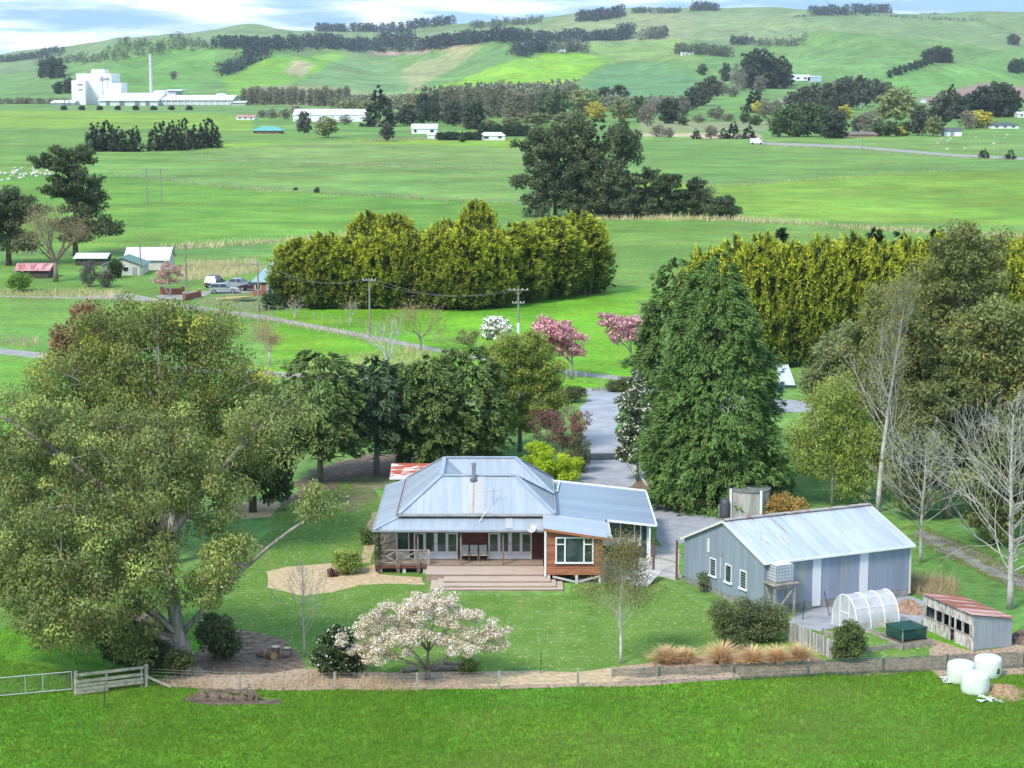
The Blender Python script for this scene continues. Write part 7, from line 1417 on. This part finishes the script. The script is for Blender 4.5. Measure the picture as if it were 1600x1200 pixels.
fgroup('S', [(1146,217,24,16),(1170,217,20,16),(1130,217,15,12),(1088,217,14,12)], 'young, along the fence before the knoll', 'young conifers before the knoll')
fgroup('R', [(1110,217,20,20),(1030,214,18,24),(1045,215,14,20)], 'beside the tan field before the knoll', 'bare shrubs before the knoll')
fgroup('P', [(1452,98,20,22),(1466,98,24,24),(1480,98,22,20)], 'in the small grove high on the right-hand hill', 'small grove on the right-hand hill')
fgroup('P', [(1390+8*i, 122-2.6*i, 11+(i % 3), 9) for i in range(11)], 'in the slanting shelter belt on the right-hand hill', 'slanting shelter belt')
fgroup('P', [(68,122,26,18),(80,123,32,22),(93,122,28,18),(92,147,18,16),(106,146,22,18)], 'on the slope left of the factory', 'pines left of the factory')
fgroup('H', [(100+14*i, 172+(i % 2), 6+(i % 2), 9) for i in range(0, 15, 2)], 'in the line of round bushes before the factory', 'round bushes before the factory')
fgroup('H', [(690+11*i, 219, 11, 16) for i in range(6)] + [(755+11*i, 213, 16, 16) for i in range(7)], 'in the long hedge behind the white bungalow', 'long hedge behind the bungalow')
fgroup('H', [(1585,114,18,18),(1600,114,18,18)], 'at the right edge on the hillside', 'bushes at the right edge')
fgroup('H', [(495,301,7,8),(462,297,4,6)], 'on the fence line out on the plain', 'bushes on the plain fence')

# ---- woods on the hills, each a mass that reads as one
def wood(label, line, h_px, depth, n, seed, lo=(.018,.030,.030), hi=(.052,.072,.064), cone=.5):
    rg = np.random.default_rng(seed); P = []; Hh = []
    tot = sum(math.hypot(b[0]-a[0], b[1]-a[1]) for a, b in zip(line, line[1:]))
    for a, b in zip(line, line[1:]):
        for _ in range(max(2, int(n*2.2*math.hypot(b[0]-a[0], b[1]-a[1])/tot))):
            u = rg.random(); p = hit(a[0]+(b[0]-a[0])*u, a[1]+(b[1]-a[1])*u); dy = rg.random()*depth; X, Y = p.x+rg.normal()*4+p.x/p.y*dy, p.y+dy
            P.append((X, Y, float(hgt(X, Y)))); Hh.append(h_px/scale_at(p.y, p.z)*(.75+.4*rg.random()))
    P = np.array(P); Hh = np.array(Hh); N = len(P); per = 26; PP = np.repeat(P, per, 0); hh = np.repeat(Hh, per); t = rg.random(N*per)**1.15; az = rg.random(N*per)*6.283
    rad = hh*(.10+.22*(1-t)**cone)*(.6+.5*rg.random(N*per)); Q = PP + np.stack([np.cos(az)*rad, np.sin(az)*rad, hh*(.04+.94*t)], 1)
    A = np.stack([np.cos(az), np.sin(az), np.full(N*per, .5)], 1) + rdir(rg, N*per)*.6; mixc = (np.repeat(rg.random(N), per)*.6+rg.random(N*per)*.4)[:, None]; col = np.asarray(lo)*(1-mixc)+np.asarray(hi)*mixc
    V, K = leaf_arrays(Q, A, unit(rdir(rg, N*per)+np.array([0, -.3, .7])), hh*.22, hh*.14, col, col*1.15); o = link('woodland', np_mesh('woodland', V, np.arange(len(V)).reshape(-1, 4), LEAFD, K)); tag(o, label, 'woodland', 'woods on the hills', 'stuff')
GR = dict(lo=(.062,.070,.050), hi=(.13,.14,.098))
wood('dark slanting pine block on the slope right of the chimney', [(346,120),(372,112),(395,103),(417,92)], 17, 60, 60, 400)
wood('scrubby grey wood along the left ridge behind the factory', [(60,104),(130,101),(200,95),(260,84),(330,78)], 11, 120, 130, 401, **GR)
wood('dark pine block where the left ridge meets the long belt', [(332,80),(420,77)], 16, 90, 60, 402)
wood('long dark pine belt across the middle hills, left half', [(420,79),(480,78),(545,80),(620,82),(690,80)], 18, 110, 190, 403)
wood('long dark pine belt across the middle hills, right half', [(690,78),(720,70),(760,68),(828,67)], 20, 110, 130, 404)
wood('dark pine knob at the end of the long belt', [(803,90),(830,87),(858,82)], 17, 60, 45, 405)
wood('grey-green gully wood right of the pine knob', [(858,84),(890,82),(915,84)], 14, 60, 45, 406, **GR)
wood('dark pine belt below the central skyline', [(838,66),(900,66),(960,64),(988,62)], 17, 120, 120, 407)
wood('skyline pine belt at the left centre', [(495,50),(560,51),(620,50),(670,44),(709,40)], 13, 120, 150, 408)
wood('bare grey wood under the skyline at the centre', [(733,45),(780,43),(845,38)], 10, 80, 60, 409, **GR)
wood('thin tree line on the skyline at the centre', [(730,30),(790,29),(850,29)], 5, 40, 40, 410)
wood('dark pine block on the central skyline', [(902,34),(940,33),(973,28)], 16, 100, 70, 411)
wood('narrow dark pine strip on the skyline right of the centre', [(988,22),(1064,21)], 8, 60, 45, 412)
wood('small dark wood on the highest skyline', [(1079,18),(1122,18)], 12, 80, 40, 413)
wood('long dark wood on the right-hand skyline', [(1265,25),(1310,24),(1350,22),(1394,20)], 13, 100, 95, 414)
wood('small round wood on the far right skyline', [(1441,22),(1471,21)], 10, 60, 28, 415)
wood('low hedge line along the right-hand ridge', [(1235,28),(1320,24),(1400,27),(1465,32),(1540,33)], 4, 10, 90, 416)
wood('pale poplar rows on the spur left of the wooded hill', [(1056,86),(1095,86),(1140,90)], 16, 60, 60, 417, lo=(.06,.075,.045), hi=(.13,.15,.085), cone=.3)
wood('small dark wood on the slope above the poplar rows', [(1143,71),(1174,70)], 12, 50, 26, 418)
wood('hedge and trees along the slope right of the dark wood', [(1176,72),(1210,75),(1240,74),(1258,70)], 10, 40, 36, 419, **GR)
wood('dark wood in the hollow of the central hills', [(1003,64),(1040,60)], 14, 60, 30, 420, **GR)
wood('distant dark trees on the left horizon', [(0,98),(30,96),(58,94),(98,88)], 10, 100, 70, 421)
wood('scrubby brown bank left of the factory', [(-20,164),(40,163),(90,163),(110,166)], 9, 30, 70, 422, lo=(.06,.05,.04), hi=(.14,.12,.09))
wood('misty willow scrub under the hills, left', [(530,172),(600,172),(660,168)], 20, 90, 70, 423, lo=(.085,.095,.055), hi=(.17,.18,.10), cone=.2)
wood('misty grey poplars under the hills, centre', [(660,170),(760,168),(860,164),(900,160)], 32, 90, 110, 424, lo=(.095,.10,.066), hi=(.185,.19,.125), cone=.2)
wood('misty scrub under the hills, right of centre', [(940,172),(1000,176),(1060,178)], 22, 80, 70, 425, lo=(.085,.092,.06), hi=(.17,.175,.11), cone=.2)

# ---- the white factory
M_fac = mat('factory_white', (.74,.745,.75), (.80,.80,.80), .05, .5, coords='pos', stretch=(1, 1, .2)); M_fac2 = mat('factory_panel', (.60,.615,.63), (.66,.67,.68), .05, .5, coords='pos'); M_fdk = mat('factory_dark_grey', (.16,.17,.19), (.22,.23,.25), .1, .7, coords='pos')
FY = hit(140, 164).y; fs_ = scale_at(FY, 0)
def FX(px, Y): return (px-800)/scale_at(Y, 10)
def FZz(py, Y, base): return (base-py)/scale_at(Y, 10)
def fbox(px0, px1, top, base, Y, dep): return (FX(px0, Y), FX(px1, Y), Y, Y+dep, 0.0, FZz(top, Y, base))
tw = thing('dryer_tower', 'tall white windowless milk dryer tower with a small roof box', 'factory', (FX(145, FY), FY, 0))
for a, nm in (((120,155,115,164,FY+12,34),'tower_block'), ((154,174.5,115,164,FY+8,40),'tower_block'), ((112,133,125,164,FY,30),'front_block'), ((143.5,165,109,164,FY+20,16),'roof_box'), ((174,189,129.5,164,FY+6,30),'side_block')):
    MB().box(*fbox(*a)).build(nm, M_fac, tw)
for px in (133.2, 153.8, 160, 168, 179, 184): Y = FY-.6 if px < 134 else FY+11.4 if px < 154 else FY+7.4 if px < 175 else FY+5.4; x = FX(px, Y); MB().box(x-.35, x+.35, Y, Y+.5, 0, FZz(118 if px < 175 else 131, Y, 164)).build('panel_joint', M_fac2, tw)
M_logo = mat('logo_ink', (.09,.11,.14), (.13,.15,.18), 1, .6)
Yl = FY+7.2; zz = FZz(123.2, Yl, 164); x = FX(157.2, Yl)
lg = MB(); 
for a, b in (((0,-.9),(2.2,-.9)),((0,.9),(1.6,1.2)),((0,-.9),(0,.9)),((2.2,-.9),(1.6,1.2))): lg.bar((x+a[0],Yl,zz+a[1]),(x+b[0],Yl,zz+b[1]),.35,.35)
lg.build('emblem', M_logo, tw); lt = MB(); x = FX(162.6, Yl); rs_ = random.Random(2)
for k in range(7): xx = x+k*.78; hgt2 = 1.5 if k in (0, 3) else 1.05; lt.box(xx, xx+.2, Yl, Yl+.3, zz-.5, zz-.5+hgt2); lt.box(xx+.38, xx+.55, Yl, Yl+.3, zz-.5, zz+.55) if k % 2 else lt.box(xx, xx+.55, Yl, Yl+.3, zz+.32, zz+.55)
lt.build('lettering', M_logo, tw); Y2_ = FY-.4; z2 = FZz(132, Y2_, 164); lt = MB()
for k in range(6): xx = FX(121.5, Y2_)+k*.75; lt.box(xx, xx+.18, Y2_, Y2_+.3, z2-.5, z2+.6); lt.box(xx, xx+.5, Y2_, Y2_+.3, z2+.3, z2+.55)
lt.build('lettering', M_logo, tw); z3 = z2-4; lt = MB()
for k in range(4): lt.box(FX(122.5, Y2_)+k*.9, FX(122.5, Y2_)+k*.9+.5, Y2_, Y2_+.3, z3-.2-k % 2*.4, z3+.5)
lt.build('emblem', M_logo, tw)
for k in range(3): xx = FX(146+6*k, FY+19); MB().box(xx, xx+1.8, FY+19.5, FY+21, FZz(109, FY, 164), FZz(107.4, FY, 164)).build('roof_vent', M_fac2, tw)
def ware(name, label, px0, px1, eave, ridge, base, Y, dep, bays=0, band=True):
    o = thing(name, label, 'factory', (FX(px0, Y), Y, 0)); x0, x1 = FX(px0, Y), FX(px1, Y); ze, zr = FZz(eave, Y, base), FZz(ridge, Y, base)
    MB().box(x0, x1, Y, Y+dep, 0, ze).build('wall', M_fac2, o); MB().slab([(x0-1,Y-1.2,ze),(x1+1,Y-1.2,ze),(x1+1,Y+dep/2,zr),(x0-1,Y+dep/2,zr)], .4).build('roof', M_fac, o); MB().slab([(x1+1,Y+dep+1,ze),(x0-1,Y+dep+1,ze),(x0-1,Y+dep/2,zr),(x1+1,Y+dep/2,zr)], .4).build('roof', M_fac, o)
    for x in (x0, x1): MB().add([(x,Y,ze),(x,Y+dep,ze),(x,Y+dep/2,zr-.4)], [(0,1,2)]).build('gable_end', M_fac, o)
    for k in range(bays): x = x0+(x1-x0)*(k+.5)/bays; MB().box(x-.4, x+.4, Y-.6, Y-.02, 0, ze).build('pilaster', M_fac, o)
    if band: MB().box(x0+.5, x1-.5, Y-.25, Y-.01, 0, ze*.2).build('base_band', M_fdk, o)  # dark grey band along the foot of the front wall
ware('warehouse', 'long low white warehouse with pillars right of the chimney', 244, 361, 158.5, 152, 168, FY-20, 60, 12)
ware('warehouse', 'white low-roofed hall between the dryer tower and the long warehouse', 155, 246, 158, 147.5, 167, FY-28, 70, 0, False)
ware('warehouse', 'low white loading shed left of the dryer tower', 80, 114, 160, 156.5, 165, FY-14, 26, 0)
ware('warehouse', 'small white store right of the factory tanks', 362, 383, 161.5, 160, 167.5, FY-20, 16, 0, False)
pb = thing('plant_building', 'white boiler house with a flat overhanging roof beside the chimney', 'factory', (FX(255, FY+40), FY+40, 0)); MB().box(*fbox(240,263,138.5,160,FY+42,40)).build('wall', M_fac, pb); MB().box(*fbox(263,274.5,140,160,FY+42,40)).build('wall', mat('boiler_grey', (.50,.54,.56), (.56,.59,.61), .1, .6, coords='pos'), pb); xx = fbox(256,284,137,160,FY+40,44); MB().box(xx[0], xx[1], xx[2], xx[3], xx[5]-.9, xx[5]).build('roof', M_fac2, pb)
Yc = FY+30; ch = thing('factory_chimney', 'tall thin concrete factory chimney', 'chimney', (FX(236.3, Yc), Yc, 0)); MB().tube([(FX(236.3,Yc),Yc,0),(FX(236.3,Yc),Yc,FZz(82,Yc,161))], [1.6,1.15], 14).build('stack', mat('chimney_grey', (.46,.46,.45), (.54,.54,.53), .3, .8, coords='pos'), ch)
for z in (98, 122): MB().tube([(FX(236.3,Yc),Yc,FZz(z,Yc,161)),(FX(236.3,Yc),Yc,FZz(z-1,Yc,161))], 1.75, 14).build('band', M_fac2, ch)
for x, t, r, lb in ((346, 146.5, 4.8, 'wide white storage tank on the factory, left one'), (363.5, 149, 4.0, 'white storage tank on the factory, right one')):
    Y = FY+14; c = Vector((FX(x, Y), Y, 0)); o = thing('storage_tank', lb, 'tank', c); h = FZz(t, Y, 163); MB().lathe(c, [(r,0),(r,h)], 24).build('shell', M_fac2, o); MB().lathe(c+Vector((0,0,h)), [(r+.1,0),(r+.1,.3),(r*.5,.9),(.2,1.1)], 24).build('roof', M_fac, o)
for k, (px, w) in enumerate(((168, 3), (190, 4), (214, 4), (230, 3))):
    Y = FY-28.4; xx = FX(px, Y); ob = MB().box(xx-w/2, xx+w/2, Y, Y+.3, 0, 4.2).build('roller_door', M_fdk, tw)
pr_ = thing('pipe_bridge', 'thin pipe rack running from the dryer tower to the boiler house', 'pipe rack', (FX(190, FY+2), FY+2, 0))
for z in (9.0, 10.2): MB().tube([(FX(186, FY+2), FY+2, z), (FX(242, FY+38), FY+38, z)], .35, 6).build('pipe', M_fac2, pr_)
for u in (.15, .5, .85): q = Vector((FX(186, FY+2), FY+2, 0)).lerp(Vector((FX(242, FY+38), FY+38, 0)), u); MB().box(q.x-.3, q.x+.3, q.y-.3, q.y+.3, 0, 9).build('trestle', M_fdk, pr_)
# ---- far houses
M_dkroof = mat('charcoal_roof', (.07,.075,.085), (.11,.115,.125), .5, .6); M_brroof = mat('brown_roof', (.16,.12,.105), (.21,.165,.145), .5, .7); M_tealf = mat('bright_teal_iron', (.10,.36,.33), (.14,.42,.38), .5, .5); M_blroof = mat('pale_blue_roof', (.36,.46,.55), (.42,.52,.60), .5, .5)
HW = M_white; V2 = ((.2,.12,.35,.8),(.5,.12,.35,.8),(.8,.12,.35,.8))
gable('bungalow', 'low bungalow with bright teal roof out on the plain', 396, 439, 209, 5, 11, 12, M_tealf, M_brick, wins=V2, hip=.25, over=.8)
gable('long_shed', 'very long white shed at the foot of the hills', 458, 571, 190, 10, 19, 24, M_roofw, HW, cat='shed')
gable('farmhouse', 'white farmhouse left of the long hedge', 643, 683, 209, 8, 15, 12, M_roofw, HW, wins=((.15,.1,.3,.8),(.8,.14,.3,.8)), hip=0)
gable('farm_shed', 'tiny white shed at the left end of the long hedge', 668, 689, 217, 6, 8, 5, M_roofw, HW, cat='shed')
gable('bungalow', 'white bungalow in front of the long hedge', 750, 789, 219, 7, 12, 9, M_roofw, HW, wins=((.25,.2,.3,.85),(.8,.16,.4,.85)), hip=.15)
gable('cottage', 'small cottage with red and white roofs below the factory tanks', 369, 398, 187, 4, 7, 10, M_redr, HW, wins=V2)
gable('hill_house', 'white house with pale roof beside the wooded hill', 1228, 1262, 126, 6, 9, 14, M_roofw, HW, wins=V2); gable('hill_shed', 'pale blue shed right of the house by the wooded hill', 1262, 1281, 128, 7, 9, 14, M_blroof, M_blroof, cat='shed')
gable('hill_house', 'white two-window house half hidden below the wooded hill', 1222, 1241, 161, 5, 8, 10, M_brroof, HW, wins=((.3,.3,.3,.85),(.75,.3,.3,.85)), hip=.2)
gable('ranch_house', 'long low brown-roofed house by the far road', 1322, 1372, 214, 4, 8, 10, M_brroof, M_brick, wins=V2, hip=.1)
gable('white_barn', 'white barn with dark solar panels by the far road', 1475, 1503, 213, 8, 13, 14, M_dkroof, HW, cat='barn', doors=((.45,.25),), over=.3)
gable('farmhouse', 'white house with charcoal roof at the far right', 1549, 1592, 201, 5, 9, 12, M_dkroof, HW, wins=V2, hip=.2)
gable('hill_house', 'white house at the right edge above the dark grove', 1590, 1606, 184, 6, 9, 10, M_roofw, HW, wins=((.4,.2,.3,.8),)); gable('hill_house', 'tiny white house on the crest of the central hill', 871, 882, 82, 3, 4.5, 10, M_roofw, HW); gable('hill_house', 'tiny pale house on the spur left of the poplar rows', 1064, 1086, 88, 4, 6, 12, M_roofw, HW, wins=V2)
gable('field_hut', 'tiny white hut beside the ploughed field', 1440, 1447, 161, 4, 5, 6, M_roofw, HW, cat='hut')
# truck on the far road
tp = G(1181, 226); tr_ = thing('white_truck', 'small white truck on the far road', 'truck', tp); MB().box(tp.x-2.2, tp.x+1.6, tp.y, tp.y+2, .6, 2.6).build('box_body', M_white, tr_); MB().box(tp.x+1.65, tp.x+3.0, tp.y, tp.y+2, .5, 2.0).build('cab', M_white, tr_); MB().box(tp.x+2.3, tp.x+3.03, tp.y-.03, tp.y+2.03, 1.3, 1.8).build('window', M_glass, tr_)
for x in (-1.4, 2.2): MB().tube([(tp.x+x,tp.y-.05,.45),(tp.x+x,tp.y+.2,.45)], .45, 12).build('wheel', M_tyre, tr_)
# ---- sheep
sm_ = MB(); sm_.tube([(-.55,0,.62),(-.42,0,.66),(0,0,.68),(.38,0,.66),(.52,0,.66)], [.12,.30,.33,.29,.12], 9).tube([(.5,0,.72),(.68,0,.84),(.88,0,.78)], [.12,.12,.07], 7)
for x in (-.35, .35):
    for y in (-.15, .15): sm_.tube([(x,y,.5),(x,y,0)], [.06,.045], 5)
sme = bpy.data.meshes.new('sheep'); sme.from_pydata(sm_.v, [], sm_.f); sme.materials.append(mat('fleece', (.55,.52,.45), (.66,.63,.56), 6, .95)); rs_ = random.Random(12)
for p_ in sme.polygons: p_.use_smooth = True
def sheep(x, y, lb, gr): o = link('sheep', sme); o.location = hit(x, y); o.rotation_euler.z = rs_.random()*6.28; sc2 = .85+.25*rs_.random(); o.scale = (sc2,)*3; tag(o, lb, 'sheep', gr)
for k in range(46): u = rs_.random(); sheep(-12+92*u, 266+22*rs_.random()*(1-.5*u), 'white sheep in the flock at the far left of the plain', 'flock at the left')
for k in range(14): sheep(1445+rs_.random()*160, 203+rs_.random()*36, 'white sheep grazing in the fields by the far right road', 'sheep on the right')
for k in range(9): sheep(1325+rs_.random()*65, 168+rs_.random()*4, 'white sheep on the small bright paddock below the dark belt', 'sheep below the dark belt')
# ---- fence lines across the plain: rows of posts with pale grass
def fenceline(label, pts, n, h=1.1, w=.16):
    o = thing('plain_fence', label, 'fence', hit(*pts[0]), group='fences across the plain'); tot = sum(math.hypot(b[0]-a[0], b[1]-a[1]) for a, b in zip(pts, pts[1:])); w3 = []
    for a, b in zip(pts, pts[1:]):
        m = max(1, int(n*math.hypot(b[0]-a[0], b[1]-a[1])/tot))
        for k in range(m): p = hit(a[0]+(b[0]-a[0])*k/m, a[1]+(b[1]-a[1])*k/m); MB().box(p.x-w/2, p.x+w/2, p.y-w/2, p.y+w/2, p.z-.1, p.z+h).build('post', M_rail, o); w3.append(p)
    for z in (.5, 1.0): MB().tube([p+Vector((0,0,z*h)) for p in w3], .02, 3).build('wire', M_wire, o)
fenceline('fence across the left plain below the spruce clumps', [(170,272),(300,287),(400,297),(530,304),(640,310),(820,320)], 46)
fenceline('fence across the plain level with the teal bungalow', [(310,250),(450,253),(540,258),(660,262),(800,266)], 40)
fenceline('fence across the right plain behind the pines', [(1010,284),(1140,291),(1250,282),(1360,275),(1500,266),(1620,258)], 46)
fenceline('lane fence along the upper verge', [(320,474),(420,489),(560,512),(690,538),(790,556)], 36, 1.0, .1)
fenceline('lane fence along the lower verge', [(250,482),(420,506),(560,533),(690,560),(770,574)], 34, 1.0, .1)
fenceline('fence along the bottom paddock bank on the left', [(-20,535),(60,540),(180,556),(420,574),(560,578)], 30, 1.0, .1)
fenceline('white-posted fence by the drive entrance', [(885,594),(915,598),(940,604),(968,608)], 6, 1.1, .12)
blades('dry_grass', [[(170,271),(300,286),(400,296),(530,303),(640,309),(820,319),(820,321),(640,311.5),(530,305.5),(400,298.5),(300,288),(170,273)],[(310,249.5),(540,257.5),(660,261.5),(800,265.5),(800,267),(660,263),(540,259),(310,251)],[(1010,283),(1140,290.5),(1360,274),(1500,265),(1500,266.5),(1360,276),(1140,292.5),(1010,285)],[(1190,226),(1340,232),(1480,244),(1600,250),(1600,252),(1480,246.5),(1340,234.5),(1190,228.5)],[(540,222),(640,214),(690,218),(640,221)]], .8, .55, .16, (.22,.21,.10), (.42,.38,.22), 430, 'thin lines of pale grass under the fences on the plain')
# ------------------------------------------------------------------ haze over the whole valley
hm = bpy.data.materials.new('haze'); hm.use_nodes = True; t_ = hm.node_tree; t_.nodes.remove(t_.nodes['Principled BSDF']); pv = t_.nodes.new('ShaderNodeVolumePrincipled')
pv.inputs['Density'].default_value = 4.8e-5; pv.inputs['Color'].default_value = (.86, .92, 1.0, 1); pv.inputs['Anisotropy'].default_value = .2; t_.links.new(pv.outputs[0], t_.nodes['Material Output'].inputs['Volume'])
hz = MB().box(-4600, 4600, -60, 7400, -1.5, 265).build('haze', hm); hz['kind'] = 'stuff'; tag(hz, 'thin blue haze lying over the valley and hills', 'haze')
